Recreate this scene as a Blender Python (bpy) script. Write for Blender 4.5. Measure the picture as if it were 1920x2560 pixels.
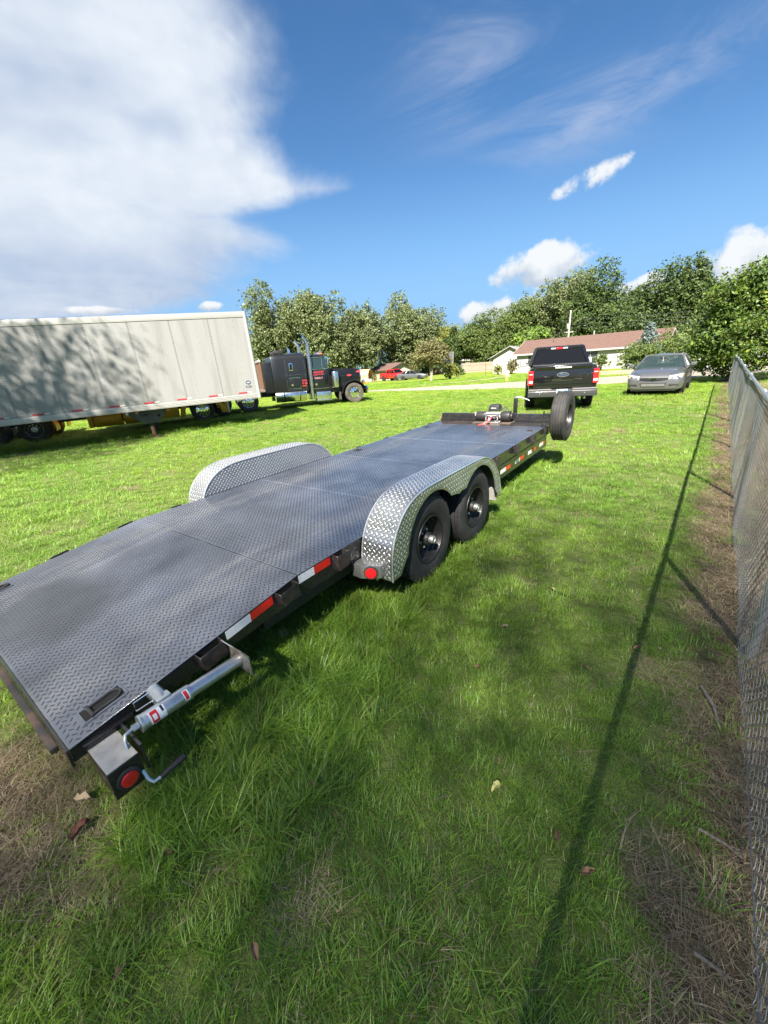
import bpy, bmesh, math, random
import numpy as np
from mathutils import Vector, Matrix

for _o in list(bpy.data.objects):
    bpy.data.objects.remove(_o)
scene = bpy.context.scene
COL = scene.collection
PI = math.pi
rad = math.radians

# ---------------------------------------------------------------- camera
FOC, PITCH, ROLL, CAMH = 992.4734, 0.3485, 0.065, 1.6954
_f = Vector((0, math.cos(PITCH), -math.sin(PITCH)))
_r = Vector((1, 0, 0))
_u = _r.cross(_f)
cam_right = math.cos(ROLL) * _r - math.sin(ROLL) * _u
cam_up = math.cos(ROLL) * _u + math.sin(ROLL) * _r
camd = bpy.data.cameras.new('camera')
cam = bpy.data.objects.new('camera', camd)
COL.objects.link(cam)
camd.sensor_fit = 'AUTO'
camd.sensor_width = 36.0
camd.lens = FOC / 2560 * 36.0
camd.clip_start = 0.02
camd.clip_end = 3000
cam.matrix_world = Matrix(((cam_right.x, cam_up.x, -_f.x, 0), (cam_right.y, cam_up.y, -_f.y, 0),
                           (cam_right.z, cam_up.z, -_f.z, CAMH), (0, 0, 0, 1)))
scene.camera = cam

# ---------------------------------------------------------------- exposure
vs = scene.view_settings
vs.view_transform = 'Standard'
vs.look = 'None'
vs.gamma = 1.0
vs.use_curve_mapping = False
vs.exposure = EXPOSURE = 2.0
scene.render.engine = 'CYCLES'
scene.cycles.max_bounces = 7
scene.cycles.diffuse_bounces = 3
scene.cycles.glossy_bounces = 3
scene.cycles.transmission_bounces = 5
scene.cycles.transparent_max_bounces = 6
scene.cycles.caustics_reflective = False
scene.cycles.caustics_refractive = False
scene.cycles.sample_clamp_indirect = 6.0
scene.cycles.use_denoising = True

# ---------------------------------------------------------------- sun and sky
SUN_EL = rad(44.0)
SUN_DIR = Vector((-0.29 * math.cos(SUN_EL), -0.957 * math.cos(SUN_EL), math.sin(SUN_EL))).normalized()   # towards the sun
sund = bpy.data.lights.new('sun', 'SUN')
sund.energy = 5.0
sund.angle = rad(0.53)
sund.color = (1.0, 0.93, 0.82)
sun = bpy.data.objects.new('sun', sund)
COL.objects.link(sun)
sun.rotation_euler = SUN_DIR.to_track_quat('Z', 'Y').to_euler()
sun.location = (0, 0, 60)

world = bpy.data.worlds.new('World')
scene.world = world
world.use_nodes = True
world.cycles.sampling_method = 'MANUAL'
world.cycles.sample_map_resolution = 512


class Nodes:
    """small helper to write node trees as expressions"""
    def __init__(self, tree):
        self.t = tree
        self.n = tree.nodes
        self.l = tree.links

    def new(self, kind, **kw):
        nd = self.n.new(kind)
        for k, v in kw.items():
            setattr(nd, k, v)
        return nd

    def put(self, sock, v):
        if isinstance(v, bpy.types.NodeSocket):
            self.l.new(v, sock)
        elif v is not None:
            sock.default_value = v

    def m(self, op, a, b=None, c=None, clamp=False):
        nd = self.new('ShaderNodeMath', operation=op)
        nd.use_clamp = clamp
        for i, v in enumerate((a, b, c)):
            if v is not None:
                self.put(nd.inputs[i], v)
        return nd.outputs[0]

    def add(self, *a):
        o = a[0]
        for b in a[1:]:
            o = self.m('ADD', o, b)
        return o

    def mul(self, *a):
        o = a[0]
        for b in a[1:]:
            o = self.m('MULTIPLY', o, b)
        return o

    def sub(self, a, b):
        return self.m('SUBTRACT', a, b)

    def step(self, x, lo, hi, a=0.0, b=1.0):
        nd = self.new('ShaderNodeMapRange', interpolation_type='SMOOTHSTEP')
        self.put(nd.inputs['Value'], x)
        nd.inputs['From Min'].default_value = lo
        nd.inputs['From Max'].default_value = hi
        nd.inputs['To Min'].default_value = a
        nd.inputs['To Max'].default_value = b
        return nd.outputs[0]

    def noise(self, vec, scale, detail=3.0, rough=0.55, dist=0.0):
        nd = self.new('ShaderNodeTexNoise')
        self.put(nd.inputs['Vector'], vec)
        nd.inputs['Scale'].default_value = scale
        nd.inputs['Detail'].default_value = detail
        nd.inputs['Roughness'].default_value = rough
        nd.inputs['Distortion'].default_value = dist
        return nd.outputs['Fac']

    def mix(self, fac, a, b):
        nd = self.new('ShaderNodeMix', data_type='RGBA')
        self.put(nd.inputs[0], fac)
        for s, v in ((nd.inputs[6], a), (nd.inputs[7], b)):
            if isinstance(v, (tuple, list)):
                v = (*v[:3], 1.0)
            self.put(s, v)
        return nd.outputs[2]

    def xyz(self, x, y, z):
        nd = self.new('ShaderNodeCombineXYZ')
        for s, v in zip(nd.inputs, (x, y, z)):
            self.put(s, v)
        return nd.outputs[0]

    def sep(self, v):
        nd = self.new('ShaderNodeSeparateXYZ')
        self.put(nd.inputs[0], v)
        return nd.outputs


def build_sky():
    N = Nodes(world.node_tree)
    N.n.clear()
    out = N.new('ShaderNodeOutputWorld')
    bg = N.new('ShaderNodeBackground')
    bg.inputs['Strength'].default_value = 0.084
    sky = N.new('ShaderNodeTexSky', sky_type='NISHITA')
    sky.sun_disc = False
    sky.sun_elevation = SUN_EL
    sky.sun_rotation = math.atan2(SUN_DIR.x, SUN_DIR.y)
    sky.altitude = 200
    sky.air_density = 1.0
    sky.dust_density = 0.25
    sky.ozone_density = 3.2
    tc = N.new('ShaderNodeTexCoord')
    d = tc.outputs['Generated']
    x, y, z = N.sep(d)
    az = N.mul(N.m('ARCTAN2', x, y), 180 / PI)
    el = N.mul(N.m('ARCSINE', z), 180 / PI)
    zz = N.add(N.m('MAXIMUM', z, 0.0), 0.16)
    q = N.xyz(N.m('DIVIDE', x, zz), N.m('DIVIDE', y, zz), 0.0)
    # clear air: a little more saturated than the raw model, as a phone renders it
    hsv = N.new('ShaderNodeHueSaturation')
    hsv.inputs['Saturation'].default_value = SKY_SAT = 1.2
    hsv.inputs['Value'].default_value = 0.47
    N.l.new(sky.outputs[0], hsv.inputs['Color'])
    # the low sky stays blue in clear air
    col = N.mix(N.step(el, 0.0, 23.0), (0.86, 1.66, 2.75), hsv.outputs[0])
    # ---- high veil cloud filling the left of the sky
    ramp = N.new('ShaderNodeValToRGB')
    stops = [(0, -48), (6.5, -40), (7.5, -25), (9.2, -17), (12, -13.5), (14.8, -10.5), (17, -13.5), (19.4, -2.5),
             (21, -6), (24, -10), (27.6, -7), (32, -10.5), (45, -14), (60, -18)]
    cr = ramp.color_ramp
    while len(cr.elements) < len(stops):
        cr.elements.new(0.5)
    for e, (ee, aa) in zip(cr.elements, stops):
        e.position = ee / 60
        v = (aa + 60) / 60
        e.color = (v, v, v, 1)
    N.l.new(N.m('DIVIDE', el, 60.0, clamp=True), ramp.inputs[0])
    aedge = N.sub(N.mul(ramp.outputs[0], 60.0), 60.0)
    n1 = N.noise(q, 1.7, 4, 0.62, 0.6)
    n2 = N.noise(d, 7.0, 4, 0.6)
    n3 = N.noise(N.xyz(N.mul(x, 1.0), N.mul(y, 1.0), N.mul(z, 2.6)), 3.0, 3, 0.55)
    dd = N.add(N.sub(aedge, az), N.mul(N.sub(n1, 0.5), 11.0), N.mul(N.sub(n2, 0.5), 9.0))
    bank = N.mul(N.step(dd, -2.5, 7.0), N.step(n3, 0.18, 0.52, 0.72, 0.97))
    bank = N.mul(bank, N.step(az, -175.0, -110.0, 0.45, 1.0))
    tone = N.add(N.mul(N.step(el, 6.0, 26.0), 0.55), N.mul(N.sub(n3, 0.5), 1.1), N.mul(N.sub(n1, 0.5), 0.6), N.mul(N.sub(n2, 0.5), 0.7), 0.14)
    bankc = N.mix(N.m('MINIMUM', N.m('MAXIMUM', tone, 0.0), 1.0), (1.40, 1.70, 2.25), (2.95, 3.10, 3.22))
    col = N.mix(bank, col, bankc)
    # ---- thin cirrus wisps
    ca, sa = math.cos(0.62), math.sin(0.62)
    qx, qy, _ = N.sep(q)
    w = N.xyz(N.mul(N.add(N.mul(qx, ca), N.mul(qy, -sa)), 1.0), N.mul(N.add(N.mul(qx, sa), N.mul(qy, ca)), 2.0), 3.3)
    n4 = N.noise(w, 1.25, 5, 0.66, 1.2)
    n5 = n1

    ae = N.xyz(az, el, 0.0)

    def cell(a, e, ra, re, tilt=0.0):
        mp = N.new('ShaderNodeMapping', vector_type='TEXTURE')
        N.l.new(ae, mp.inputs['Vector'])
        mp.inputs['Location'].default_value = (a, e, 0)
        mp.inputs['Rotation'].default_value = (0, 0, math.atan(tilt))
        mp.inputs['Scale'].default_value = (ra, re, 1)
        dt = N.new('ShaderNodeVectorMath', operation='DOT_PRODUCT')
        N.l.new(mp.outputs[0], dt.inputs[0])
        N.l.new(mp.outputs[0], dt.inputs[1])
        return dt.outputs['Value'], N.sep(mp.outputs[0])[1]

    g1, _ = cell(14.5, 29.5, 9, 6.5)
    g2, _ = cell(28, 22.7, 11, 2.6, 0.2)
    env = N.m('EXPONENT', N.mul(N.m('MINIMUM', g1, g2), -1.0))
    env = N.m('MAXIMUM', env, N.mul(N.step(el, 36, 50), N.step(n5, 0.42, 0.6)))
    cir = N.mul(N.step(n4, 0.36, 0.76), env, 0.66)
    col = N.mix(cir, col, (1.75, 1.95, 2.45))
    # ---- fair weather cumulus: nearest of a few cloud cells, edges broken up by noise
    n6 = N.noise(d, 15.0, 6, 0.6)
    best = litc = None
    for a, e, ra, re, tl in ((20.9, 9.9, 5.9, 2.3, 0.06), (24.7, 17.1, 4.6, 1.25, 0.16), (15.2, 5.6, 6.6, 1.7, 0.17), (42.5, 8.2, 7.5, 2.7, 0.12),
                             (31.5, 6.6, 3.2, 1.2, 0.1), (-20.0, 8.1, 1.7, 0.62, 0.1), (-31, 7.7, 3.6, 0.5, 0.0), (66, 10, 10, 2.8, 0), (120, 12, 12, 3, 0)):
        g, py = cell(a, e, ra, re, tl)
        c1 = N.sub(0.68 if e > 17 else 1.0, g)
        c2 = N.m('MULTIPLY_ADD', g, -2.0, py)
        best = c1 if best is None else N.m('MAXIMUM', best, c1)
        litc = c2 if litc is None else N.m('MAXIMUM', litc, c2)
    nn = N.sub(n6, 0.5)
    al = N.mul(N.step(N.m('MULTIPLY_ADD', nn, 3.6, best), 0.0, 0.75), 0.95)
    lit = N.add(litc, N.m('MULTIPLY_ADD', best, -2.0, 2.0), N.mul(nn, 3.4))
    cc = N.mix(N.step(lit, -0.7, 0.55), (1.65, 1.90, 2.25), (2.85, 2.92, 2.96))
    col = N.mix(al, col, cc)
    # below the horizon: dull ground colour
    col = N.mix(N.step(z, -0.03, 0.0), (0.45, 0.6, 0.3), col)
    N.l.new(col, bg.inputs['Color'])
    N.l.new(bg.outputs[0], out.inputs['Surface'])


build_sky()

# ================================================================ helpers
def pm(name, base, rough=0.5, metal=0.0, var=0.0, vs=6.0, base2=None, bump=0.0, bs=80.0, coat=0.0, spec=0.5, rvar=0.0, space='Object', stretch=None):
    """principled material with noise variation of its colour and relief"""
    m = bpy.data.materials.new(name)
    m.use_nodes = True
    N = Nodes(m.node_tree)
    p = N.n['Principled BSDF']
    p.inputs['Roughness'].default_value = rough
    p.inputs['Metallic'].default_value = metal
    p.inputs['Coat Weight'].default_value = coat
    p.inputs['Coat Roughness'].default_value = 0.06
    p.inputs['Specular IOR Level'].default_value = spec
    p.inputs['Base Color'].default_value = (*base, 1)
    if var > 0 or bump > 0 or rvar > 0:
        tc = N.new('ShaderNodeTexCoord')
        v = tc.outputs[space]
        if stretch:
            mp = N.new('ShaderNodeMapping')
            mp.inputs['Scale'].default_value = stretch
            N.l.new(v, mp.inputs['Vector'])
            v = mp.outputs[0]
    if var > 0:
        n = N.noise(v, vs, 6, 0.62)
        b2 = base2 or tuple(c * 0.45 for c in base)
        N.l.new(N.mix(N.mul(N.step(n, 0.42, 0.72), var), base, b2), p.inputs['Base Color'])
    if rvar > 0:
        n = N.noise(v, vs * 1.7, 5, 0.6)
        N.l.new(N.add(N.mul(N.sub(n, 0.5), rvar * 2), rough), p.inputs['Roughness'])
    if bump > 0:
        n = N.noise(v, bs, 4, 0.6)
        bn = N.new('ShaderNodeBump')
        bn.inputs['Strength'].default_value = bump
        bn.inputs['Distance'].default_value = 0.01
        N.l.new(n, bn.inputs['Height'])
        N.l.new(bn.outputs[0], p.inputs['Normal'])
    return m


def glass_mat(name, tint=(0.02, 0.025, 0.03), alpha=0.75, rough=0.03, spec=0.8):
    """tinted automotive glass: mirror-like skin over a see-through tint"""
    m = bpy.data.materials.new(name)
    m.use_nodes = True
    N = Nodes(m.node_tree)
    p = N.n['Principled BSDF']
    p.inputs['Base Color'].default_value = (*tint, 1)
    p.inputs['Roughness'].default_value = rough
    p.inputs['Specular IOR Level'].default_value = spec
    tr = N.new('ShaderNodeBsdfTransparent')
    mx = N.new('ShaderNodeMixShader')
    mx.inputs[0].default_value = alpha
    N.l.new(tr.outputs[0], mx.inputs[1])
    N.l.new(p.outputs[0], mx.inputs[2])
    N.l.new(mx.outputs[0], N.n['Material Output'].inputs[0])
    return m


def leaf_mat(name, c1, c2, c3=None, trans=0.32, rough=0.5):
    """leaves: per-leaf random tint, diffuse with light passing through"""
    m = bpy.data.materials.new(name)
    m.use_nodes = True
    N = Nodes(m.node_tree)
    N.n.remove(N.n['Principled BSDF'])
    at = N.new('ShaderNodeAttribute', attribute_name='rnd')
    f = at.outputs['Fac']
    col = N.mix(N.step(f, 0.1, 0.9), c1, c2)
    if c3:
        col = N.mix(N.step(f, 0.86, 0.95), col, c3)
    df = N.new('ShaderNodeBsdfDiffuse')
    tl = N.new('ShaderNodeBsdfTranslucent')
    gl = N.new('ShaderNodeBsdfGlossy')
    gl.inputs['Roughness'].default_value = rough
    gl.inputs['Color'].default_value = (0.75, 0.8, 0.75, 1)
    N.l.new(col, df.inputs['Color'])
    hs = N.new('ShaderNodeHueSaturation')
    hs.inputs['Value'].default_value = 1.35
    hs.inputs['Hue'].default_value = 0.485
    N.l.new(col, hs.inputs['Color'])
    N.l.new(hs.outputs[0], tl.inputs['Color'])
    m1 = N.new('ShaderNodeMixShader')
    m1.inputs[0].default_value = trans
    N.l.new(df.outputs[0], m1.inputs[1])
    N.l.new(tl.outputs[0], m1.inputs[2])
    m2 = N.new('ShaderNodeMixShader')
    fr = N.new('ShaderNodeFresnel')
    fr.inputs['IOR'].default_value = 1.35
    N.l.new(N.mul(fr.outputs[0], 0.16), m2.inputs[0])
    N.l.new(m1.outputs[0], m2.inputs[1])
    N.l.new(gl.outputs[0], m2.inputs[2])
    N.l.new(m2.outputs[0], N.n['Material Output'].inputs[0])
    return m


def lamp_lens(name, base, rough=0.18):
    return pm(name, base, rough, coat=1.0, bump=0.25, bs=260)


class MB:
    """collects shapes; build() links them as one mesh object"""
    def __init__(self):
        self.v = []
        self.f = []

    def raw(self, vs, fs):
        o = len(self.v)
        self.v += [tuple(p) for p in vs]
        self.f += [tuple(i + o for i in fc) for fc in fs]
        return self

    def box(self, c, s, rz=0.0, ry=0.0, rx=0.0):
        R = Matrix.Rotation(rz, 3, 'Z') @ Matrix.Rotation(ry, 3, 'Y') @ Matrix.Rotation(rx, 3, 'X')
        c = Vector(c)
        P = [c + R @ Vector((sx * s[0] / 2, sy * s[1] / 2, sz * s[2] / 2)) for sz in (-1, 1) for sy in (-1, 1) for sx in (-1, 1)]
        return self.raw(P, [(0, 2, 3, 1), (4, 5, 7, 6), (0, 1, 5, 4), (2, 6, 7, 3), (0, 4, 6, 2), (1, 3, 7, 5)])

    def bb(self, x0, x1, y0, y1, z0, z1):
        return self.box(((x0 + x1) / 2, (y0 + y1) / 2, (z0 + z1) / 2), (abs(x1 - x0), abs(y1 - y0), abs(z1 - z0)))

    def bar(self, a, b, w, h, up=(0, 0, 1)):
        a, b = Vector(a), Vector(b)
        d = (b - a).normalized()
        s = d.cross(Vector(up)).normalized()
        t = s.cross(d)
        P = [p + s * (w / 2 * i) + t * (h / 2 * j) for p in (a, b) for i, j in ((-1, -1), (1, -1), (1, 1), (-1, 1))]
        return self.raw(P, [(3, 2, 1, 0), (4, 5, 6, 7), (0, 1, 5, 4), (1, 2, 6, 5), (2, 3, 7, 6), (3, 0, 4, 7)])

    def tube(self, path, r, n=8, caps=True):
        path = [Vector(p) for p in path]
        rs = r if isinstance(r, (list, tuple)) else [r] * len(path)
        o = len(self.v)
        ref = None
        for i, p in enumerate(path):
            d = (path[min(i + 1, len(path) - 1)] - path[max(i - 1, 0)]).normalized()
            if ref is None:
                ref = Vector((0, 0, 1)) if abs(d.z) < 0.9 else Vector((1, 0, 0))
            s = d.cross(ref)
            if s.length < 1e-4:
                s = d.cross(Vector((0, 1, 0.3)))
            s.normalize()
            t = d.cross(s).normalized()
            ref = s.cross(d) * 1.0
            for k in range(n):
                a = 2 * PI * k / n
                self.v.append(tuple(p + (s * math.cos(a) + t * math.sin(a)) * rs[i]))
        for i in range(len(path) - 1):
            for k in range(n):
                k2 = (k + 1) % n
                self.f.append((o + i * n + k, o + (i + 1) * n + k, o + (i + 1) * n + k2, o + i * n + k2))
        if caps:
            self.f.append(tuple(o + k for k in range(n)))
            self.f.append(tuple(o + (len(path) - 1) * n + k for k in reversed(range(n))))
        return self

    def cyl(self, a, b, r, n=16, r2=None, caps=True):
        return self.tube([a, b], [r, r if r2 is None else r2], n, caps)

    def lathe(self, prof, c=(0, 0, 0), axis='Y', n=32):
        """prof: list of (radius, offset along axis)"""
        c = Vector(c)
        o = len(self.v)
        for rr, h in prof:
            for k in range(n):
                a = 2 * PI * k / n
                u, w = rr * math.cos(a), rr * math.sin(a)
                p = {'Y': (u, h, w), 'X': (h, u, w), 'Z': (u, w, h)}[axis]
                self.v.append(tuple(c + Vector(p)))
        for i in range(len(prof) - 1):
            for k in range(n):
                k2 = (k + 1) % n
                self.f.append((o + i * n + k, o + i * n + k2, o + (i + 1) * n + k2, o + (i + 1) * n + k))
        return self

    def prism(self, poly, a, b, plane='XZ'):
        """extrude a 2D polygon; plane XZ is extruded along Y, XY along Z, YZ along X"""
        f = {'XZ': lambda p, t: (p[0], t, p[1]), 'XY': lambda p, t: (p[0], p[1], t), 'YZ': lambda p, t: (t, p[0], p[1])}[plane]
        n = len(poly)
        return self.raw([f(p, a) for p in poly] + [f(p, b) for p in poly],
                        [tuple(range(n)), tuple(range(2 * n - 1, n - 1, -1))] +
                        [(i, i + n, (i + 1) % n + n, (i + 1) % n) for i in range(n)])

    def loft(self, secs, closed=True, caps=True):
        o = len(self.v)
        n = len(secs[0])
        for s in secs:
            self.v += [tuple(p) for p in s]
        m = n if closed else n - 1
        for i in range(len(secs) - 1):
            for k in range(m):
                k2 = (k + 1) % n
                self.f.append((o + i * n + k, o + i * n + k2, o + (i + 1) * n + k2, o + (i + 1) * n + k))
        if caps:
            self.f.append(tuple(o + k for k in reversed(range(n))))
            self.f.append(tuple(o + (len(secs) - 1) * n + k for k in range(n)))
        return self

    def mesh(self, name, bevel=0.0, smooth=35, seg=2):
        me = bpy.data.meshes.new(name)
        me.from_pydata(self.v, [], self.f)
        bm = bmesh.new()
        bm.from_mesh(me)
        bmesh.ops.recalc_face_normals(bm, faces=bm.faces)
        if bevel > 0:
            ed = [e for e in bm.edges if len(e.link_faces) == 2 and e.calc_face_angle(0) > rad(28)]
            bmesh.ops.bevel(bm, geom=ed, offset=bevel, segments=seg, affect='EDGES', profile=0.6, clamp_overlap=True)
        bm.to_mesh(me)
        bm.free()
        if smooth:
            me.polygons.foreach_set('use_smooth', [True] * len(me.polygons))
            me.set_sharp_from_angle(angle=rad(smooth))
        return me

    def build(self, name, mat, parent=None, bevel=0.0, smooth=35, seg=2):
        me = self.mesh(name, bevel, smooth, seg)
        me.materials.append(mat)
        o = bpy.data.objects.new(name, me)
        COL.objects.link(o)
        if parent is not None:
            o.parent = parent
        return o


def tag(o, label=None, cat=None, group=None, kind=None):
    if label:
        o['label'] = label
    if cat:
        o['category'] = cat
    if group:
        o['group'] = group
    if kind:
        o['kind'] = kind
    return o


def empty(name, loc, rz=0.0, label=None, cat=None, group=None):
    o = bpy.data.objects.new(name, None)
    COL.objects.link(o)
    o.location = loc
    o.rotation_euler = (0, 0, rz)
    o.empty_display_size = 0.2
    return tag(o, label, cat, group)


def copy_tree(o, parent=None):
    c = o.copy()
    COL.objects.link(c)
    c.parent = parent
    for ch in list(o.children):
        copy_tree(ch, c)
    return c


def inst(name, me, parent=None, loc=(0, 0, 0), rot=(0, 0, 0), scale=(1, 1, 1)):
    o = bpy.data.objects.new(name, me)
    COL.objects.link(o)
    o.parent = parent
    o.location = loc
    o.rotation_euler = rot
    o.scale = scale
    return o


def text_part(name, body, size, mat, parent, loc, rot, depth=0.002, sx=1.0):
    cu = bpy.data.curves.new(name, 'FONT')
    cu.body = body
    cu.size = size
    cu.extrude = depth
    cu.align_x = 'CENTER'
    cu.align_y = 'CENTER'
    cu.resolution_u = 3
    tmp = bpy.data.objects.new('tmp_text', cu)
    COL.objects.link(tmp)
    bpy.context.view_layer.update()
    me = bpy.data.meshes.new_from_object(tmp.evaluated_get(bpy.context.evaluated_depsgraph_get()))
    bpy.data.objects.remove(tmp)
    bpy.data.curves.remove(cu)
    me.materials.clear()
    me.materials.append(mat)
    return inst(name, me, parent, loc, rot, (sx, 1, 1))


def np_mesh(name, V, F, mat, rnd=None, smooth=False):
    """fast mesh from numpy arrays; F is (n,k) with k = 3 or 4"""
    me = bpy.data.meshes.new(name)
    nv, nf, k = len(V), len(F), F.shape[1]
    me.vertices.add(nv)
    me.vertices.foreach_set('co', np.ascontiguousarray(V, dtype=np.float32).ravel())
    me.loops.add(nf * k)
    me.loops.foreach_set('vertex_index', np.ascontiguousarray(F, dtype=np.int32).ravel())
    me.polygons.add(nf)
    me.polygons.foreach_set('loop_start', np.arange(0, nf * k, k, dtype=np.int32))
    me.polygons.foreach_set('loop_total', np.full(nf, k, dtype=np.int32))
    if smooth:
        me.polygons.foreach_set('use_smooth', np.ones(nf, dtype=bool))
    me.update(calc_edges=True)
    if rnd is not None:
        a = me.attributes.new('rnd', 'FLOAT', 'POINT')
        a.data.foreach_set('value', np.ascontiguousarray(rnd, dtype=np.float32))
    if mat:
        me.materials.append(mat)
    return me


# ================================================================ shared materials
M = {}
M['black_paint'] = pm('black_paint', (0.012, 0.012, 0.014), 0.28, var=0.6, vs=9, base2=(0.03, 0.026, 0.022), coat=0.3, rvar=0.12)
M['car_black'] = pm('car_black', (0.006, 0.006, 0.007), 0.12, coat=1.0)
M['semi_black'] = pm('semi_black', (0.005, 0.0055, 0.0065), 0.35, coat=0.15, var=0.5, vs=3, base2=(0.012, 0.012, 0.012))
M['rubber'] = pm('rubber', (0.018, 0.018, 0.019), 0.72, var=0.7, vs=7, base2=(0.05, 0.045, 0.038), bump=0.1, bs=140)
M['dusty_rubber'] = pm('dusty_rubber', (0.05, 0.045, 0.04), 0.85, var=0.8, vs=5, base2=(0.11, 0.09, 0.07))
M['galv'] = pm('galv', (0.56, 0.58, 0.59), 0.36, metal=0.85, var=0.5, vs=25, base2=(0.36, 0.38, 0.39), rvar=0.1)
M['fence_wire'] = pm('fence_wire', (0.20, 0.215, 0.22), 0.45, metal=0.6, var=0.6, vs=14, base2=(0.11, 0.12, 0.125))
M['alu'] = pm('alu', (0.70, 0.71, 0.72), 0.24, metal=1.0, var=0.5, vs=5, base2=(0.45, 0.46, 0.46), rvar=0.1)
M['chrome'] = pm('chrome', (0.82, 0.82, 0.82), 0.07, metal=1.0)
M['dull_alu'] = pm('dull_alu', (0.62, 0.62, 0.60), 0.42, metal=0.75, var=0.5, vs=6, base2=(0.4, 0.39, 0.36))
M['rust'] = pm('rust', (0.14, 0.07, 0.04), 0.85, var=0.8, vs=12, base2=(0.05, 0.035, 0.03), bump=0.2)
M['dark_steel'] = pm('dark_steel', (0.02, 0.02, 0.021), 0.5, var=0.6, vs=10, base2=(0.05, 0.042, 0.035))
M['red_lens'] = lamp_lens('red_lens', (0.58, 0.010, 0.016))
M['clear_lens'] = lamp_lens('clear_lens', (0.42, 0.44, 0.46))
M['amber_lens'] = lamp_lens('amber_lens', (0.62, 0.16, 0.02))
M['tape_red'] = pm('tape_red', (0.62, 0.018, 0.012), 0.35, coat=0.4, var=0.3, vs=40, base2=(0.45, 0.02, 0.02))
M['tape_white'] = pm('tape_white', (0.72, 0.74, 0.76), 0.35, coat=0.4, var=0.4, vs=40, base2=(0.55, 0.56, 0.56))
M['glass_dark'] = glass_mat('glass_dark', (0.004, 0.0045, 0.0055), 0.93, spec=0.4)
M['glass_clear'] = glass_mat('glass_clear', (0.03, 0.05, 0.05), 0.45)
M['plastic_black'] = pm('plastic_black', (0.02, 0.02, 0.022), 0.45, bump=0.06, bs=200)
M['white_paint'] = pm('white_paint', (0.50, 0.50, 0.48), 0.45, var=0.35, vs=2.5, base2=(0.52, 0.51, 0.46))
M['yellow_paint'] = pm('yellow_paint', (0.80, 0.42, 0.025), 0.4, var=0.6, vs=3.0, base2=(0.45, 0.22, 0.02), coat=0.2)
M['red_paint'] = pm('red_paint', (0.48, 0.012, 0.014), 0.25, coat=0.7)
M['red_sign'] = pm('red_sign', (0.42, 0.03, 0.045), 0.5)
M['silver_paint'] = pm('silver_paint', (0.13, 0.133, 0.14), 0.3, metal=0.5, coat=0.9)
M['dark_grey_paint'] = pm('dark_grey_paint', (0.10, 0.11, 0.12), 0.25, metal=0.4, coat=0.8)
M['blue_emblem'] = pm('blue_emblem', (0.012, 0.025, 0.08), 0.2, coat=0.8)


# ================================================================ ground
def gz_np(x, y):
    """lawn height: level, a low swell where the cars stand, a dip under the lorries, falling gently away beyond the road"""
    x = np.asarray(x, float)
    y = np.asarray(y, float)
    k = np.interp(x, [5, 18], [0.016, 0.009])
    t = np.clip(y - 32, 0, 200)
    dip = 0.25 * np.exp(-(((x + 12.0) / 5.5) ** 2 + ((y - 15.0) / 4.5) ** 2))
    return 0.10 * np.exp(-(((x - 8.0) / 6.0) ** 2 + ((y - 14.2) / 5.0) ** 2)) - dip - k * t * t / (t + 6.0)


def gz(x, y):
    return float(gz_np(x, y))


FEN0 = Vector((0.95, 0.58, 0))          # a point of the fence line
FEND = Vector((0.6403, 0.7681, 0)).normalized()
FENN = Vector((FEND.y, -FEND.x, 0))     # to the far (right) side


def fence_dist_nodes(N, x, y):
    """signed distance to the fence line, negative on the camera's side"""
    return N.add(N.mul(N.sub(x, FEN0.x), FENN.x), N.mul(N.sub(y, FEN0.y), FENN.y))


ROAD_NEAR = [(-4, 33.0), (0.5, 31.6), (4.0, 28.6), (8.9, 25.3), (12.5, 23.9), (18.4, 24.3), (26, 25.6), (60, 33)]
ROAD_FAR = [(-4, 33.4), (0.5, 33.9), (4.0, 33.6), (11.7, 32.3), (16.7, 31.1), (26.4, 31.8), (30, 33), (60, 41)]


def poly_y(pts, x):
    return np.interp(x, [p[0] for p in pts], [p[1] for p in pts])


def dry_field(N, x, y, pos):
    """0..1: where the lawn is dry straw and bare soil (by the fence and behind the trailer)"""
    fd = fence_dist_nodes(N, x, y)
    nb = N.noise(pos, 1.6, 4, 0.6)
    strip = N.step(N.add(fd, N.mul(N.sub(nb, 0.5), 0.55)), -0.38, -0.08)
    strip = N.mul(strip, N.step(N.add(fd, N.mul(N.sub(nb, 0.5), 1.2)), 0.8, 1.6, 1.0, 0.25))
    d1 = N.m('SQRT', N.add(N.m('POWER', N.m('DIVIDE', N.add(x, 2.15), 1.25), 2.0), N.m('POWER', N.m('DIVIDE', N.sub(y, 1.02), 0.55), 2.0)))
    tail = N.step(N.add(d1, N.mul(N.sub(nb, 0.5), 1.5)), 0.65, 1.15, 1.0, 0.0)
    d2 = N.m('SQRT', N.add(N.m('POWER', N.m('DIVIDE', N.sub(x, 0.86), 0.16), 2.0), N.m('POWER', N.m('DIVIDE', N.sub(y, 0.52), 0.4), 2.0)))
    near = N.step(N.add(d2, N.mul(N.sub(nb, 0.5), 1.6)), 0.55, 1.1, 1.0, 0.0)
    spots = N.step(N.noise(pos, 0.55, 4, 0.62), 0.68, 0.78)
    return N.m('MAXIMUM', N.m('MAXIMUM', strip, tail), N.m('MAXIMUM', near, N.mul(spots, 0.55)))


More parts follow.
